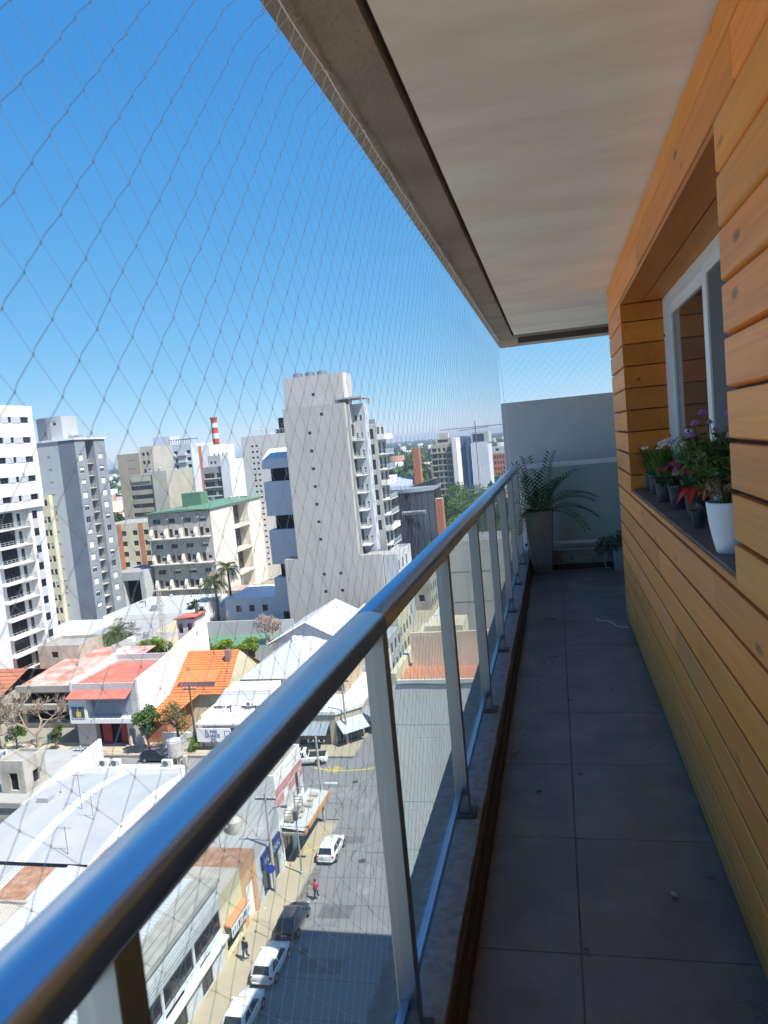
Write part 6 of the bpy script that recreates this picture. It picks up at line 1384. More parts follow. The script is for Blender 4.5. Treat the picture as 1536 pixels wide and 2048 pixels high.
# ================================================================== STREET LIFE: cars, people, poles, wires
M_tyre = mat("tyre", (.025, .025, .027), .8); M_rim = mat("rim", (.45, .46, .47), .35, metal=.8); M_cg = mat("car_glass", (.02, .025, .03), .04, spec=.8)
M_tail = mat("tail_lamp", (.30, .01, .015), .2); M_head = mat("head_lamp", (.75, .77, .80), .1); M_blk = mat("black_plastic", (.03, .03, .032), .6); M_plate_ = mat("number_plate", (.55, .55, .55), .5)
def car(name, label, loc, rz, paint, L=3.95, W=1.68, H=1.48, kind='hatch', dirt=0):
    t = empty(name, loc, label, "car", None, rz); ORG[t.name] = Vector((0, 0, 0)); hw = W / 2
    # lower body: rings along the length (y forward), each ring a half section mirrored
    if kind == 'pickup': st = [(-L / 2, .93, .42, .86), (-L / 2 + .05, .97, .34, .95), (-L / 2 + .3, 1, .30, 1.0), (-.3, 1, .28, 1.02), (.55, 1, .28, 1.02), (L / 2 - 1.2, .99, .28, 1.04), (L / 2 - .5, .95, .30, .98), (L / 2 - .12, .86, .34, .86), (L / 2, .74, .40, .70)]
    else: st = [(-L / 2, .80, .40, .78), (-L / 2 + .06, .91, .30, .90), (-L / 2 + .35, .98, .24, .95), (-.5, 1, .22, .95), (.5, 1, .22, .94), (L / 2 - 1.0, .99, .22, .93), (L / 2 - .5, .94, .24, .86), (L / 2 - .15, .84, .28, .74), (L / 2, .68, .36, .60)]
    rings = []
    for (y, k, zb, zt) in st:
        w_ = hw * k; half = [(w_ * .80, zb), (w_ * .97, zb + .08), (w_, zb + (zt - zb) * .45), (w_ * .985, zb + (zt - zb) * .75), (w_ * .93, zt - .02), (w_ * .80, zt + .015), (w_ * .4, zt + .045)]
        rings.append([(x, y, z) for x, z in half] + [(-x, y, z) for x, z in reversed(half)])
    mb = MB(); n = len(rings[0]); vs = [p for r in rings for p in r]
    fs = [(i * n + k, i * n + (k + 1) % n, (i + 1) * n + (k + 1) % n, (i + 1) * n + k) for i in range(len(rings) - 1) for k in range(n)] + [tuple(range(n - 1, -1, -1)), tuple(range((len(rings) - 1) * n, len(rings) * n))]
    mb.raw(vs, fs); b_ = mb.build("body", paint, t, smooth=True, local=True)
    # cabin: three plan rings from waist to roof; sides are glass between painted pillars
    zr = H
    if kind == 'hatch': yb0, yb1, yf0, yf1 = -L / 2 + .10, -L / 2 + .52, L / 2 - .95, L / 2 - 1.72
    elif kind == 'sedan': yb0, yb1, yf0, yf1 = -L / 2 + .55, -L / 2 + 1.05, L / 2 - 1.05, L / 2 - 1.80
    else: yb0, yb1, yf0, yf1 = -.35, -.15, L / 2 - 1.15, L / 2 - 1.85
    z0 = .93 if kind != 'pickup' else 1.03
    def ring(z, yb, yf, w_):
        ym = (yb + yf) / 2 - .05
        R_ = [(w_ * .80, yf), (w_ * .97, yf - .13), (w_, ym + .04), (w_, ym - .04), (w_ * .99, yb + .34), (w_ * .96, yb + .12), (w_ * .78, yb)]
        return [(x, y, z) for x, y in R_] + [(-x, y, z) for x, y in reversed(R_)]
    zs = zr - .10; k_ = (zs - z0) / (zr - z0)
    r0 = ring(z0, yb0, yf0, hw * .93); r1 = ring(zs, yb0 + (yb1 - yb0) * k_, yf0 + (yf1 - yf0) * k_, hw * .80); r2 = ring(zr - .02, yb1 + .06, yf1 - .06, hw * .70); r3 = ring(zr, yb1 + .28, yf1 - .28, hw * .5)
    gl = MB(); pil = MB(); n = len(r0)
    for i in range(n):
        j = (i + 1) % n; q = [r0[i], r0[j], r1[j], r1[i]]
        (gl if i in (1, 3, 6, 9, 11, 13) else pil).face(q)
    for ra, rb_ in ((r1, r2), (r2, r3)):
        for i in range(n): j = (i + 1) % n; pil.face([ra[i], ra[j], rb_[j], rb_[i]])
    pil.face(r3); pil.build("roof", paint, t, smooth=False, local=True); gl.build("windows", M_cg, t, local=True)
    if kind == 'pickup':
        bd = MB(); bd.box(-hw * .80, hw * .80, -L / 2 + .12, -.45, 1.0, 1.075); bd.build("load_bed", M_blk, t, local=True)
    wb = L * .31
    for s in (-1, 1):
        for y in (wb, -wb):
            ty = MB(); r = .31 if kind != 'pickup' else .37
            prof = [(r * .62, -.09), (r * .95, -.10), (r, -.06), (r, .06), (r * .95, .10), (r * .62, .09)]
            ty.lathe(0, 0, prof, 18, True); o = ty.build("wheel", M_tyre, t, smooth=False, local=True); o.location = (s * (hw - .085), y, r); o.rotation_euler = (0, math.pi / 2, 0)
            q = MB(); q.lathe(0, 0, [(r * .60, .095 * s), (r * .5, .11 * s), (r * .12, .098 * s)], 12, True); q.build("rim", M_rim, o, local=True)
            ar = MB(); ar.lathe(0, 0, [(r * 1.15, -.02), (r * 1.15, .02)], 18); a = ar.build("wheel_arch", M_blk, t, local=True); a.location = (s * (hw - .012), y, r + .02); a.rotation_euler = (0, math.pi / 2, 0)
        yb = -L / 2
        MB().bbox(min(s * hw * .62, s * hw * .92), max(s * hw * .62, s * hw * .92), yb + .015, yb + .16, .66, .88 if kind != 'tallamp' else 1.2, .02).build("tail_light", M_tail, t, local=True)
        MB().bbox(min(s * hw * .50, s * hw * .80), max(s * hw * .50, s * hw * .80), L / 2 - .20, L / 2 - .04, .60, .72, .02).build("headlight", M_head, t, local=True)
        MB().bbox(min(s * (hw - .02), s * (hw + .16)), max(s * (hw - .02), s * (hw + .16)), yf0 - .42, yf0 - .28, .93, 1.06, .02).build("mirror", paint, t, local=True)
        for dy in (.35, -.55): MB().box(min(s * hw * .995, s * hw * 1.012), max(s * hw * .995, s * hw * 1.012), dy - .10, dy + .06, .80, .83).build("door_handle", M_blk, t, local=True)
    MB().box(-.22, .22, -L / 2 - .012, -L / 2 + .02, .50, .60).build("number_plate", M_plate_, t, local=True)
    MB().bbox(-hw * .78, hw * .78, -L / 2 - .04, -L / 2 + .10, .34, .48, .03).build("rear_bumper", paint, t, local=True); MB().bbox(-hw * .66, hw * .66, L / 2 - .08, L / 2 + .03, .34, .46, .03).build("front_bumper", M_blk, t, local=True)
    MB().box(-.05, .05, -L / 2 + .005, -L / 2 + .04, .70, .78).build("badge", M_rim, t, local=True)
    return t
P_white = mat("car_white", (.74, .75, .75), .25, coat=.6); P_black = mat("car_black_blue", (.012, .018, .035), .2, coat=.8); P_silver = mat("car_silver", (.45, .46, .48), .3, metal=.5, coat=.5)
car("parked_car", "white hatchback parked alone ahead of the pedestrian in pink", (-21.95, 60.6, G), 0, P_white, 3.95)
car("parked_car", "dark blue black hatchback parked at the edge of the building's shade", (-22.0, 50.6, G), 0, P_black, 4.0)
car("parked_car", "white hatchback half in shade behind the dark car", (-21.95, 45.9, G), 0, P_white, 4.0, 1.70, 1.46)
car("parked_car", "white saloon at the picture's bottom edge, nearest of the parked row", (-22.0, 41.0, G), 0, P_white, 4.3, 1.72, 1.46, 'sedan')
car("pickup_truck", "white pickup truck with open load bed turning at the junction", (-30.6, 79.0, G), 1.75, P_white, 5.0, 1.85, 1.75, 'pickup')["category"] = "pickup"
car("parked_car", "silver car parked before the red awning house across the street", (-60.5, 81.9 - 2.4, G), -1.57, P_silver, 4.2, 1.72, 1.55)
car("parked_car", "dark car under the trees beside the water tank", (-50.0, 79.6, G), -1.57, P_black, 4.1)

# ---- people: one skinned body each, clothes as close shells
M_skin = mat("skin", (.42, .25, .17), .6); M_hair = mat("dark_hair", (.02, .015, .012), .7)
def skin_obj(name, verts, edges, radii, m, parent, sub=1):
    me = bpy.data.meshes.new(name); me.from_pydata(verts, edges, []); o = bpy.data.objects.new(name, me); COL.objects.link(o); o.parent = parent
    md = o.modifiers.new("skin", 'SKIN'); 
    for i, r in enumerate(radii): me.skin_vertices[0].data[i].radius = (r, r)
    me.skin_vertices[0].data[0].use_root = True
    s = o.modifiers.new("sub", 'SUBSURF'); s.levels = sub; s.render_levels = sub
    me.materials.append(m); return o
def person(label, loc, rz, top, trousers, shoes, sh_arm=True, jacket=None):
    t = empty("person", loc, label, "person", None, rz); ORG[t.name] = Vector((0, 0, 0))
    J = dict(pel=(0, 0, .93), spi=(0, .01, 1.12), che=(0, .02, 1.32), nec=(0, .02, 1.47), he0=(0, .03, 1.56), he1=(0, .04, 1.66),
             hl=(.09, 0, .88), kl=(.10, .17, .50), al=(.10, .10, .09), tl=(.11, .26, .04), hr=(-.09, 0, .88), kr=(-.09, -.02, .47), ar=(-.10, -.30, .13), tr=(-.10, -.17, .04),
             sl=(.18, .02, 1.40), el=(.24, -.10, 1.14), wl=(.23, .02, .93), fl=(.22, .08, .86), sr=(-.18, .02, 1.40), er=(-.25, .02, 1.13), wr=(-.19, .20, .97), fr=(-.16, .27, .92))
    K = list(J); E = [("pel", "spi"), ("spi", "che"), ("che", "nec"), ("nec", "he0"), ("he0", "he1"), ("pel", "hl"), ("hl", "kl"), ("kl", "al"), ("al", "tl"), ("pel", "hr"), ("hr", "kr"), ("kr", "ar"), ("ar", "tr"), ("che", "sl"), ("sl", "el"), ("el", "wl"), ("wl", "fl"), ("che", "sr"), ("sr", "er"), ("er", "wr"), ("wr", "fr")]
    Rr = dict(pel=.13, spi=.12, che=.14, nec=.055, he0=.085, he1=.085, hl=.085, kl=.06, al=.042, tl=.035, hr=.085, kr=.06, ar=.042, tr=.035, sl=.06, el=.043, wl=.03, fl=.035, sr=.06, er=.043, wr=.03, fr=.035)
    skin_obj("body", [J[k] for k in K], [(K.index(a), K.index(b_)) for a, b_ in E], [Rr[k] for k in K], M_skin, t)
    def shell(name, keys, extra, m):
        ed = [(keys.index(a), keys.index(b_)) for a, b_ in E if a in keys and b_ in keys]; skin_obj(name, [J[k] for k in keys], ed, [Rr[k] + extra for k in keys], m, t)
    shell("trousers", ["pel", "hl", "kl", "al", "hr", "kr", "ar"], .02, trousers)
    shell("shirt", ["spi", "pel", "che", "sl", "el", "sr", "er"] + ([] if sh_arm else ["wl", "wr"]), .022 if jacket is None else .03, top)
    for a, b_ in (("al", "tl"), ("ar", "tr")): MB().tube([Vector(J[a]) - Vector((0, .05, .03)), Vector(J[b_]) + Vector((0, .02, 0))], .048, 8, r1=.04).build("shoe", shoes, t, local=True)
    hb = MB(); hb.lathe(0, .015, [(.060, 1.60), (.094, 1.63), (.098, 1.69), (.075, 1.745), (.03, 1.765)], 12); hb.build("hair", M_hair, t, smooth=True, local=True)
    MB().raw([(0, .128, 1.615), (.012, .115, 1.60), (-.012, .115, 1.60), (0, .112, 1.64)], [(0, 1, 3), (0, 3, 2), (0, 2, 1)]).build("nose", M_skin, t, local=True)
    for s in (-1, 1):
        MB().lathe(s * .086, .03, [(.008, 1.60), (.016, 1.62), (.008, 1.65)], 6).build("ear", M_skin, t, local=True)
        MB().lathe(s * .03, .118, [(.004, 1.632), (.009, 1.64), (.004, 1.648)], 6).build("eye", M_hair, t, local=True)
        w_, f_ = (J["wl"], J["fl"]) if s > 0 else (J["wr"], J["fr"]); d = (Vector(f_) - Vector(w_)).normalized(); sd = d.cross(Vector((0, 0, 1))).normalized(); hd = MB()
        for i in range(4):
            o_ = Vector(f_) + sd * (.012 * (i - 1.5)) + d * .02; hd.tube([o_, o_ + d * (.045 + .006 * (i in (1, 2))), o_ + d * .07 + Vector((0, 0, -.018))], .008, 5)
        o_ = Vector(w_) + d * .05 - sd * .03 * s; hd.tube([o_, o_ + d * .04 - sd * .012 * s], .009, 5); hd.build("fingers", M_skin, t, local=True)
    return t
person("pedestrian in pink shirt and dark trousers crossing the sunlit road", (-21.2, 53.9, G), math.pi, mat("pink_shirt", (.72, .06, .14), .8), mat("dark_trousers", (.03, .032, .04), .8), mat("white_shoes", (.7, .7, .7), .6))
p = person("person in black jacket and blue jeans walking on the sidewalk", (-24.1, 46.4, G + .13), math.pi - .15, mat("black_jacket", (.02, .02, .025), .7), mat("blue_jeans", (.03, .08, .26), .8), mat("grey_shoes", (.3, .3, .32), .7), sh_arm=False, jacket=True)
MB().raw([(-.06, .185, 1.36), (.06, .185, 1.36), (.07, .175, .98), (-.07, .175, .98)], [(0, 1, 2, 3)]).build("blue_top", mat("blue_jeans", (.03, .08, .26), .8), p, local=True)

# ---- poles, lamps, wires
M_galv = mat("galvanised_pole", (.42, .46, .46), .5, metal=.5); M_pconc = mat("concrete_pole", (.46, .45, .42), .9, var=.4, vscale=2)
lp = empty("street_lamp", (-23.6, 57.2, G), "thin grey street lamp with long curved arm over the road", "street lamp")
MB().tube([(-23.6, 57.2, G + .1), (-23.6, 57.2, G + 5.2), (-23.55, 57.2, G + 7.3), (-23.2, 57.25, G + 7.75), (-22.4, 57.4, G + 7.9), (-20.4, 57.6, G + 8.0)], [.075, .065, .055, .05, .045, .035], 8).build("pole", M_galv, lp)
MB().bbox(-20.9, -19.7, 57.48, 57.76, G + 7.93, G + 8.07, .03).build("lamp_head", mat("lamp_glass", (.55, .57, .55), .3), lp)
MB().bbox(-23.8, -23.45, 57.05, 57.35, G + 4.9, G + 5.7, .02).build("control_box", M_raild, lp); MB().lathe(-23.6, 57.2, [(.14, G + .13), (.14, G + .3), (.09, G + .35)], 10).build("base", M_galv, lp)
pm = empty("no_parking_post", (-23.4, 48.9, G), "thin white sign post standing beside the dark parked car", "post"); MB().tube([(-23.4, 48.9, G), (-23.4, 48.9, G + 2.5)], .03, 6).build("post", M_limew, pm); MB().bbox(-23.42, -23.38, 48.78, 49.02, G + 2.3, G + 2.52, .01).build("plate", M_limew, pm)
poles = [(-25.0, 54.6, 8.6, "concrete utility pole with street lamp in front of the grey shop"), (-24.6, 24, 9, "concrete utility pole near the lower end of the street"), (-24.4, 66.2, 8.5, "concrete utility pole at the corner by the striped house"), (-50.5, 66.4, 7.5, "short utility pole behind the vaulted shed's air conditioners"), (-46.5, 83.0, 8.3, "dark wooden utility pole before the orange tiled roof"), (-27.0, 84.2, 8.5, "concrete utility pole at the awning corner shop")]
for (x, y, h, lab) in poles:
    u = empty("utility_pole", (x, y, G), lab, "utility pole"); MB().tube([(x, y, G), (x, y, G + h)], .16, 8, r1=.10).build("pole", M_pconc if "wooden" not in lab else M_bark, u)
    MB().box(x - .9, x + .9, y - .05, y + .05, G + h - .6, G + h - .48).build("cross_arm", M_raild, u)
    for dx in (-.8, -.3, .3, .8): MB().lathe(x + dx, y, [(.04, G + h - .48), (.06, G + h - .4), (.03, G + h - .3)], 8).build("insulator", M_limew, u)
    if "street lamp" in lab: MB().tube([(x, y, G + 6.6), (x + .6, y + .1, G + 7.3), (x + 1.3, y + .15, G + 7.4)], .035, 6).build("lamp_arm", M_raild, u); MB().bbox(x + 1.2, x + 1.75, y + .02, y + .28, G + 7.3, G + 7.44, .03).build("lamp_head", M_raild, u)
def wire(a, b_, sag, lab, r=.011, grp="overhead wires along the near facades"):
    a, b_ = Vector(a), Vector(b_); pts = [a.lerp(b_, i / 16) - Vector((0, 0, sag * 4 * (i / 16) * (1 - i / 16))) for i in range(17)]
    o = MB().tube(pts, r, 4).build("overhead_wire", M_rubber); tag(o, lab, "wire", grp)
for i, dx in enumerate((-.8, -.3, .3, .8)):
    wire((-24.6 + dx, 24, G + 8.7), (-25.0 + dx, 54.6, G + 8.3), .5, "thin dark overhead wire running along the near shop fronts")
    wire((-25.0 + dx, 54.6, G + 8.3), (-24.4 + dx, 66.2, G + 8.2), .2, "thin dark overhead wire between the grey shop's pole and the street corner")
    wire((-24.4 + dx, 66.2, G + 8.2), (-27.0 + dx, 84.2, G + 8.2), .35, "thin dark overhead wire crossing the junction to the awning shop")
for i in range(5): wire((-25.2, 20, G + 4.6 + .35 * i), (-25.15, 64, G + 5.0 + .3 * i), .25 + .1 * i, "thin dark cable strung close to the near shop fronts", .013)
for i in range(3): wire((-50.5, 66.4, G + 6.6 + .25 * i), (-24.4, 66.2, G + 7.0 + .3 * i), .6, "thin dark overhead wire along the cross street's near side", .012, "wires of the cross street")
for i in range(4): wire((-80, 82.6, G + 6.2 + .3 * i), (-46.5, 83.0, G + 7.2 + .25 * i), .7, "thin dark overhead wire in front of the red awning house", .012, "wires of the cross street")
for i in range(3): wire((-46.5, 83, G + 7.2 + .3 * i), (-27, 84.2, G + 7.4 + .3 * i), .5, "thin dark overhead wire in front of the sign shop", .012, "wires of the cross street")
for i, (x, y, z, h, lab) in enumerate(((-42.5, 55.0, -27.9, 3.2, "small television aerial standing on the vaulted shed"), (-40.0, 49.4, -29.0, 2.6, "short aerial pole beside the handrail on the patched shed"), (-49.3, 67.6, -27.0, 2.6, "thin aerial on the white parapet"))):
    a = empty("roof_aerial", (x, y, z), lab, "aerial"); MB().tube([(x, y, z - .3), (x, y, z + h)], .025, 5).build("pole", M_al, a)
    MB().tube([(x - .6, y, z + h - .1), (x + .6, y, z + h - .1)], .018, 4).build("boom", M_al, a)
    for k in range(5): MB().tube([(x - .55 + .27 * k, y - .3, z + h - .1), (x - .55 + .27 * k, y + .3, z + h - .1)], .012, 4).build("element", M_al, a)
# ================================================================== POTS, PLANTS AND LITTER ON THE BALCONY
# potted palm: tall tapered concrete planter
M_pot = mat("planter_concrete", (.20, .175, .16), .85, var=.8, vscale=4.5, vcol=(.12, .10, .095), bump=.25, bscale=60, streak=.3)
M_soil = mat("soil", (.045, .03, .02), .95, bump=.8, bscale=60)
pp = empty("potted_palm", (-0.215, 7.88, 0), "young date palm in a tall tapered concrete planter by the far railing", "potted plant")
def taper_pot(cx, cy, z0, z1, w0, w1, b_=.012, wall=.018):
    mb = MB(); rings = []
    def ring(w, z, c): h = w / 2; return [(cx - h + c, cy - h, z), (cx + h - c, cy - h, z), (cx + h, cy - h + c, z), (cx + h, cy + h - c, z), (cx + h - c, cy + h, z), (cx - h + c, cy + h, z), (cx - h, cy + h - c, z), (cx - h, cy - h + c, z)]
    for (w, z) in ((w0 - .01, z0), (w0, z0 + .008), (w1, z1 - .004), (w1 - .008, z1), (w1 - 2 * wall, z1), (w1 - 2 * wall - .01, z1 - .05)): rings.append(ring(w, z, b_))
    n = 8; mb.raw([p for r in rings for p in r], [(i * n + k, i * n + (k + 1) % n, (i + 1) * n + (k + 1) % n, (i + 1) * n + k) for i in range(len(rings) - 1) for k in range(n)] + [tuple(range(n - 1, -1, -1))]); return mb
taper_pot(-.215, 7.88, 0, .655, .205, .285).build("pot", M_pot, pp)
MB().box(-.215 - .118, -.215 + .118, 7.88 - .118, 7.88 + .118, .585, .612).build("soil", M_soil, pp)
L_date = leafmat("date_leaf", (.075, .15, .042), .25, col2=(.035, .08, .026))
q = random.Random(12)
for i, (az, el, L, dr) in enumerate(((1.9, 1.25, .66, .5), (2.3, 1.1, .70, .8), (.9, 1.28, .68, .4), (.25, .80, .66, 1.0), (.05, .45, .62, .9), (-.35, .75, .62, .9), (-.6, .35, .60, 1.0), (2.9, .95, .62, 1.1), (3.4, .6, .60, 1.6), (-1.4, .85, .52, 1.1), (-1.9, .6, .5, 1.5), (-2.5, .8, .58, 1.3), (3.6, .15, .62, 2.4), (1.4, .9, .55, .9), (.5, 1.05, .64, .7), (-2.9, .3, .55, 2.2), (-.9, 1.1, .58, .8), (2.6, 1.3, .6, .6))):
    mb = MB(); frond(mb, (-.215 + .02 * math.cos(az), 7.88 + .02 * math.sin(az), .61), az, el, L * .95, dr, .18, 17, .0, .0105); mb.build("frond", L_date, pp)
# planter with trailing succulent, half hidden by the timber corner
tp = empty("trailing_plant", (.50, 7.86, 0), "grey planter with blue grey trailing plant half behind the timber corner", "potted plant")
taper_pot(.60, 7.86, 0, .24, .20, .22).build("pot", mat("grey_planter", (.33, .35, .37), .7, var=.3), tp)
L_succ = leafmat("succulent_leaf", (.20, .26, .22), .15, col2=(.08, .12, .10)); cl = []
for i in range(22): a = q.uniform(2.0, 4.4); r = q.uniform(.02, .24); cl.append((.58 + r * math.cos(a) * 1.15, 7.84 + r * math.sin(a) * .6, .34 - r * .45 + q.uniform(-.06, .06), .045, .045, .05))
V, F = leaf_cloud(cl, 620, .02, 3); np_mesh("foliage", V, F, L_succ, tp)
mb = MB()
for i in range(9): a = q.uniform(2.4, 4.0); mb.tube([(.58, 7.84, .25), (.58 + .10 * math.cos(a), 7.84 + .06 * math.sin(a), .30), (.58 + .2 * math.cos(a), 7.84 + .12 * math.sin(a), .16 + q.uniform(-.1, .1))], .004, 4)
mb.tube([(.43, 7.80, .16), (.40, 7.78, .09), (.415, 7.77, .04), (.45, 7.76, .035)], .006, 5); mb.build("stems", mat("pale_stem", (.45, .43, .34), .8), tp)
# window-sill pots
SZ = OP[2] + .0005
M_grow = mat("grower_pot", (.055, .062, .075), .55, var=.3, vscale=8, vcol=(.10, .10, .105))
L_thin = leafmat("thin_leaf", (.17, .25, .05), .35, col2=(.08, .14, .03)); L_dk = leafmat("kalanchoe_leaf", (.04, .10, .03), .15, col2=(.02, .05, .018))
def pot(name, label, x, y, r0, r1, h, m=None, n=20, curved=False):
    t = empty(name, (x, y, SZ), label, "potted plant")
    if curved: prof = [(r0 * .9, SZ), (r0, SZ + .004), (r0 * 1.22, SZ + h * .3), (r0 * 1.42, SZ + h * .62), (r1, SZ + h * .97), (r1, SZ + h), (r1 - .006, SZ + h), (r1 * .85, SZ + h * .8)]
    else: prof = [(r0 * .95, SZ), (r0, SZ + .003), (r1 * .96, SZ + h * .86), (r1 * 1.03, SZ + h * .87), (r1 * 1.05, SZ + h), (r1 * .97, SZ + h), (r1 * .93, SZ + h * .85)]
    o = MB().lathe(x, y, prof, n, False).build("pot", m or M_grow, t, smooth=False)
    for p in o.data.polygons: p.use_smooth = True
    MB().lathe(x, y, [(r1 * .92, SZ + h * .80), (r1 * .5, SZ + h * .84), (.002, SZ + h * .85)], 14, False).build("soil", M_soil, t); return t
def stems(t, x, y, z0, n, h, spread, r, m, seed, bend=.3):
    q = random.Random(seed); tips = []; mb = MB()
    for i in range(n):
        a = q.uniform(0, 6.283); s = spread * math.sqrt(q.random()); hh = h * q.uniform(.7, 1.05)
        p = [(x + .15 * s * math.cos(a), y + .15 * s * math.sin(a), z0), (x + s * .6 * math.cos(a), y + s * .6 * math.sin(a), z0 + hh * .6), (x + s * math.cos(a + bend * .3), y + s * math.sin(a + bend * .3), z0 + hh)]
        mb.tube(p, r, 4, caps=False, r1=r * .6); tips.append(p[2])
    mb.build("stems", m, t); return tips
def grass_leaves(t, x, y, z0, n, h, spread, wid, m, seed):
    q = random.Random(seed); mb = MB()
    for i in range(n):
        a = q.uniform(0, 6.283); s = spread * math.sqrt(q.random()); hh = h * q.uniform(.45, 1.0); b0 = Vector((x + s * .25 * math.cos(a), y + s * .25 * math.sin(a), z0 + hh * q.uniform(0, .45)))
        tip = Vector((x + s * math.cos(a), y + s * math.sin(a), z0 + hh)); mid = b0.lerp(tip, .55) + Vector((0, 0, hh * .10)); sd = Vector((-math.sin(a), math.cos(a), q.uniform(-.4, .4))) * wid
        mb.face([b0 - sd * .4, mid - sd, tip, mid + sd])
    mb.build("leaves", m, t)
def flower(t, p, r, m, mc, seed, petals=9, dbl=1):
    q = random.Random(seed); mb = MB(); up = Vector((q.uniform(-.5, .1), q.uniform(-.9, -.1), .9)).normalized(); u = up.cross(Vector((1, 0, .2))).normalized(); v = up.cross(u)
    for l in range(dbl):
        for k in range(petals):
            a = 6.283 * k / petals + .3 * l; d = u * math.cos(a) + v * math.sin(a); e = u * math.cos(a + .28) + v * math.sin(a + .28); f_ = u * math.cos(a - .28) + v * math.sin(a - .28); c = Vector(p) + up * (.002 + .004 * l); rr = r * (1 - .28 * l)
            mb.face([c + d * rr * .1, c + f_ * rr * .65 + up * .002, c + d * rr + up * (.001 - .003 * q.random()), c + e * rr * .65 + up * .002])
    mb.m(1); mb.lathe(p[0], p[1], [(r * .3, p[2] + .001), (r * .26, p[2] + .006), (.001, p[2] + .009)], 8); mb.build("flower", [m, mc], t)
F_white = mat("petal_white", (.80, .80, .78), .6); F_yel = mat("flower_eye_yellow", (.60, .42, .05), .7); F_mag = mat("petal_magenta", (.62, .02, .17), .55); F_magd = mat("petal_magenta_dark", (.35, .008, .09), .6)
F_lil = mat("petal_lilac", (.42, .20, .52), .6); F_lilp = mat("petal_pale_lilac", (.62, .45, .62), .6); F_lilc = mat("flower_eye_purple", (.25, .08, .28), .7); F_red = mat("petal_red", (.55, .03, .02), .6)
M_stemg = mat("green_stem", (.14, .20, .05), .7); M_stemb = mat("woody_stem", (.22, .16, .09), .85); M_dry = leafmat("dry_leaf", (.36, .24, .12), .3)
# 1 far: small dark pot with red bloom
t = pot("herb_pot", "farthest small dark pot on the sill with feathery leaves and a red bloom", .545, 4.74, .032, .042, .115); grass_leaves(t, .545, 4.74, SZ + .10, 170, .17, .11, .0035, leafmat("dark_feather", (.06, .10, .03), .2), 1); stems(t, .545, 4.74, SZ + .1, 8, .14, .08, .0015, M_stemg, 2)
flower(t, (.500, 4.66, SZ + .19), .016, F_red, F_magd, 3, 8, 2)
t = pot("seedling_pot", "second dark pot from the far end of the sill with low leaves", .545, 4.50, .034, .044, .115); grass_leaves(t, .545, 4.50, SZ + .09, 90, .12, .07, .005, L_thin, 4)
# 3: white daisies
t = pot("daisy_pot", "large dark pot on the sill with white daisies on thin stems", .535, 4.08, .040, .052, .120)
grass_leaves(t, .535, 4.08, SZ + .10, 320, .20, .10, .0035, L_thin, 5); tips = stems(t, .535, 4.08, SZ + .1, 12, .22, .10, .0014, M_stemg, 6)
for i, p in enumerate(tips[:8]): flower(t, p, .021, F_white, F_yel, 10 + i, 12)
# 4: pale daisies behind
t = pot("pale_daisy_pot", "dark pot against the window frame with crowded pale lilac daisies", .615, 3.93, .036, .046, .115); grass_leaves(t, .615, 3.93, SZ + .1, 160, .18, .08, .004, L_thin, 7); tips = stems(t, .615, 3.93, SZ + .1, 9, .24, .07, .0014, M_stemg, 8)
for i, p in enumerate(tips): flower(t, p, .022, F_white if i % 3 else F_lilp, F_lilc, 30 + i, 12)
# 5, 6: magenta kalanchoe
def kal(label, x, y, seed, rose):
    t = pot("kalanchoe_pot", label, x, y, .036, .046, .118); q = random.Random(seed)
    V, F = leaf_cloud([(x + .05 * math.cos(a), y + .05 * math.sin(a), SZ + .135, .04, .04, .022) for a in (0, 1.2, 2.4, 3.6, 4.9)], 90, .026, seed, .5); np_mesh("leaves", V, F, L_dk, t); stems(t, x, y, SZ + .1, 9, .11, .06, .0018, M_stemg, seed)
    for i in range(26):
        a = q.uniform(0, 6.283); r = .075 * math.sqrt(q.random()); flower(t, (x + r * math.cos(a), y + r * math.sin(a), SZ + .185 + .03 * (1 - (r / .075) ** 2) + q.uniform(-.012, .012)), .0155, rose, F_magd, seed * 50 + i, 7, 2)
kal("dark pot on the sill with a round head of magenta kalanchoe flowers", .545, 3.72, 9, F_mag); kal("second magenta kalanchoe pot, darker blooms, nearer the white pot", .585, 3.42, 11, mat("petal_crimson", (.48, .012, .16), .55))
# 7: poinsettia
t = pot("poinsettia_pot", "dark pot on the sill with large drooping red poinsettia bracts", .545, 3.28, .034, .044, .115); mb = MB(); q = random.Random(6)
for k in range(9):
    a = 6.283 * k / 9 + q.uniform(-.2, .2); L = q.uniform(.075, .105); c = Vector((.535, 3.25, SZ + .135)); d = Vector((math.cos(a), math.sin(a), 0)); s = Vector((-math.sin(a), math.cos(a), 0)); mid = c + d * L * .5 + Vector((0, 0, .004)); tip = c + d * L - Vector((0, 0, .045 + .02 * q.random()))
    mb.raw([c, mid - s * .026, tip, mid + s * .026, mid - Vector((0, 0, .004))], [(0, 1, 4), (1, 2, 4), (2, 3, 4), (3, 0, 4)])
mb.build("bracts", mat("bract_red", (.50, .012, .018), .55), t); V, F = leaf_cloud([(.55, 3.30, SZ + .125, .05, .05, .015)], 24, .03, 5, .6); np_mesh("leaves", V, F, L_dk, t)
t = pot("tiny_pot", "tiny black pot tucked beside the tall white pot on the sill", .515, 3.07, .022, .028, .065); V, F = leaf_cloud([(.515, 3.07, SZ + .075, .02, .02, .015)], 40, .012, 8); np_mesh("leaves", V, F, leafmat("pale_leaf", (.40, .38, .33), .2), t)
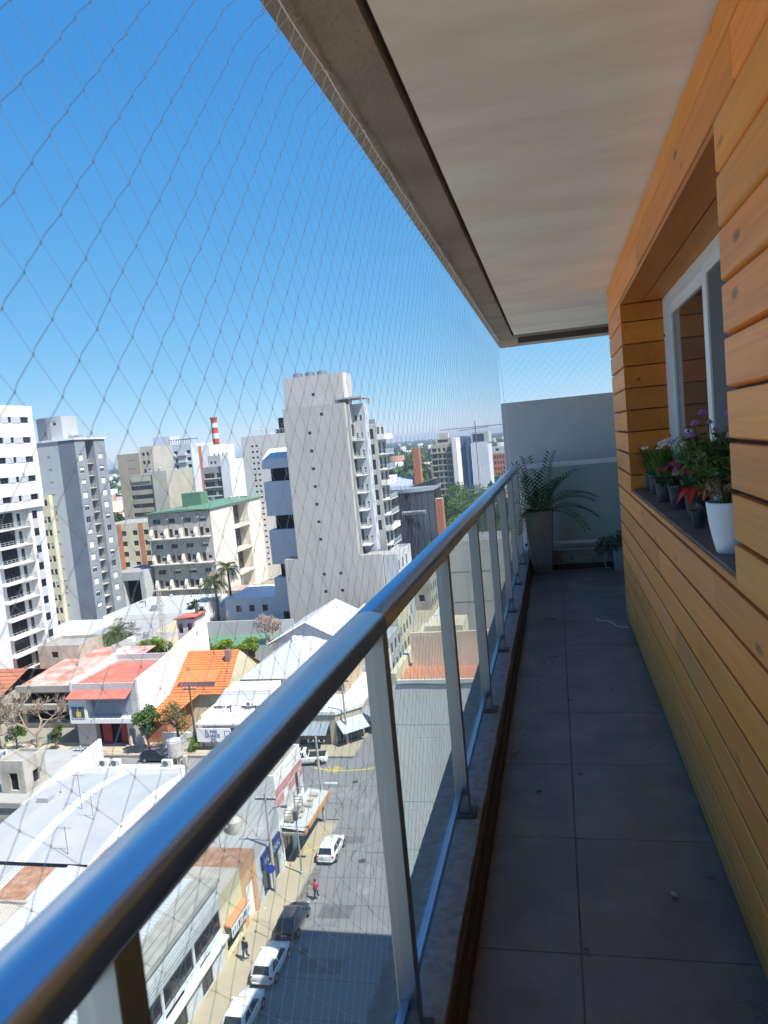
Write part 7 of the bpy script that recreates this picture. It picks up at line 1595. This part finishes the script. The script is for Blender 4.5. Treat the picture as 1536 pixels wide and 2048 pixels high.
# 8: tall white pot with scabious
M_wpot = mat("white_glazed_pot", (.78, .80, .82), .3, spec=.5)
WXp, WYp = .508, 2.475
t = pot("white_flower_pot", "tall white glazed pot on the sill with a leggy lilac flowering plant", WXp, WYp, .044, .068, .160, M_wpot, 32, True)
tips = stems(t, WXp, WYp, SZ + .13, 22, .20, .11, .0022, M_stemb, 21); q = random.Random(31)
cl = [(p[0], p[1], p[2] - q.uniform(0, .06), .042, .042, .04) for p in tips] + [(WXp + q.uniform(-.11, .06), WYp + q.uniform(-.08, .08), SZ + q.uniform(.24, .36), .04, .04, .035) for _ in range(12)]
V, F = leaf_cloud(cl, 1500, .021, 22, 0, .17); np_mesh("leaves", V, F, L_thin, t); V, F = leaf_cloud(cl, 380, .026, 24, 0, .24); np_mesh("leaves", V, F, leafmat("mid_leaf", (.08, .16, .04), .25), t)
V, F = leaf_cloud([(p[0] * .7 + WXp * .3, p[1] * .7 + WYp * .3, p[2] - .10, .03, .03, .04) for p in tips], 260, .022, 23, 0, .2); np_mesh("dry_leaves", V, F, M_dry, t)
MB().tube([(WXp, WYp, SZ + .12), (WXp - .004, WYp + .004, SZ + .17), (WXp + .01, WYp, SZ + .22)], .006, 6).build("trunk", M_stemb, t)
for i, (dx, dy, dz) in enumerate(((-.085, .01, .405), (-.060, .02, .435), (-.045, .0, .405), (-.10, .0, .37), (-.075, .05, .36), (.012, .0, .425), (.025, .03, .41), (.008, -.02, .36), (.02, -.02, .27), (-.02, .05, .38))):
    p = (WXp + dx, WYp + dy, SZ + dz); MB().tube([(WXp + dx * .3, WYp + dy * .3, SZ + .25), (WXp + dx * .8, WYp + dy * .8, SZ + dz - .06), p], .0013, 4).build("stem", M_stemg, t); flower(t, p, .0165 if i not in (2, 9) else .011, F_lilp if i in (7, 8) else F_lil, F_lilc, 60 + i, 12, 3)
# litter on the tiles
cb_ = MB().tube([(.215, 5.86, .0045), (.235, 5.80, .004), (.27, 5.79, .004), (.31, 5.755, .004), (.345, 5.63, .0045), (.375, 5.585, .004), (.405, 5.58, .004), (.428, 5.56, .006)], .0035, 6).build("white_cable", mat("white_cable", (.60, .62, .66), .6)); tag(cb_, "short white cable end lying on the tiles by the timber wall", "cable")
M_leafd = mat("dry_leaf_litter", (.10, .07, .045), .9)
for i, (x, y, s, lab) in enumerate(((.005, 3.19, .016, "small curled dry leaf on the floor tiles near the middle joint"), (-.165, 3.03, .015, "dark dry leaf on the tiles near the kerb"), (-.015, 2.075, .012, "small dark leaf scrap near the camera on the tile joint"), (-.285, 3.42, .026, "pale curled leaf lying against the brown skirting"), (.07, 5.02, .012, "thin dark twig scrap on the tiles before the cable"), (-.25, 3.62, .010, "tiny dark crumb on the tiles by the kerb"), (.17, 3.45, .008, "tiny pale crumb on the tiles near the timber wall"))):
    mb = MB(); q = random.Random(i); a = q.uniform(0, 3); d = Vector((math.cos(a), math.sin(a), 0)) * s; n_ = Vector((-math.sin(a), math.cos(a), 0)) * s * .5
    c = Vector((x, y, .002)); mb.raw([c - d, c - n_ + Vector((0, 0, s * .35)), c + d + Vector((0, 0, s * .2)), c + n_ + Vector((0, 0, s * .45)), c + Vector((0, 0, s * .08))], [(0, 1, 4), (1, 2, 4), (2, 3, 4), (3, 0, 4)])
    tag(mb.build("dry_leaf", M_leafd if "pale" not in lab else mat("pale_leaf_litter", (.36, .33, .27), .9)), lab, "leaf")
sh_ = MB(); prof = [(.001, 0), (.006, .004), (.0085, .012), (.007, .022), (.003, .028), (.001, .030)]
sh_.lathe(0, 0, prof, 10, False); o = sh_.build("snail_shell", mat("pale_shell", (.42, .37, .31), .6, var=.4, vscale=80), smooth=True); o.location = (.255, 2.36, .008); o.rotation_euler = (1.5, .2, .6); tag(o, "small pale pod lying on the right floor tile", "pod")
# ================================================================== AIR
hz = MB().box(-9000, 9000, -600, 9000, G - 1.5, 40).build("haze", mat("air", (1, 1, 1)))
hm_ = bpy.data.materials.new("haze_air"); hm_.use_nodes = True; N_ = hm_.node_tree.nodes; N_.remove(N_["Principled BSDF"])
pv = N_.new("ShaderNodeVolumePrincipled"); pv.inputs["Color"].default_value = (0.70, 0.84, 1.0, 1); pv.inputs["Density"].default_value = 0.00016; pv.inputs["Anisotropy"].default_value = 0.2
hm_.node_tree.links.new(pv.outputs[0], N_["Material Output"].inputs["Volume"]); hz.data.materials.clear(); hz.data.materials.append(hm_)
tag(hz, "thin pale blue air haze over the far town", "haze", kind="stuff")
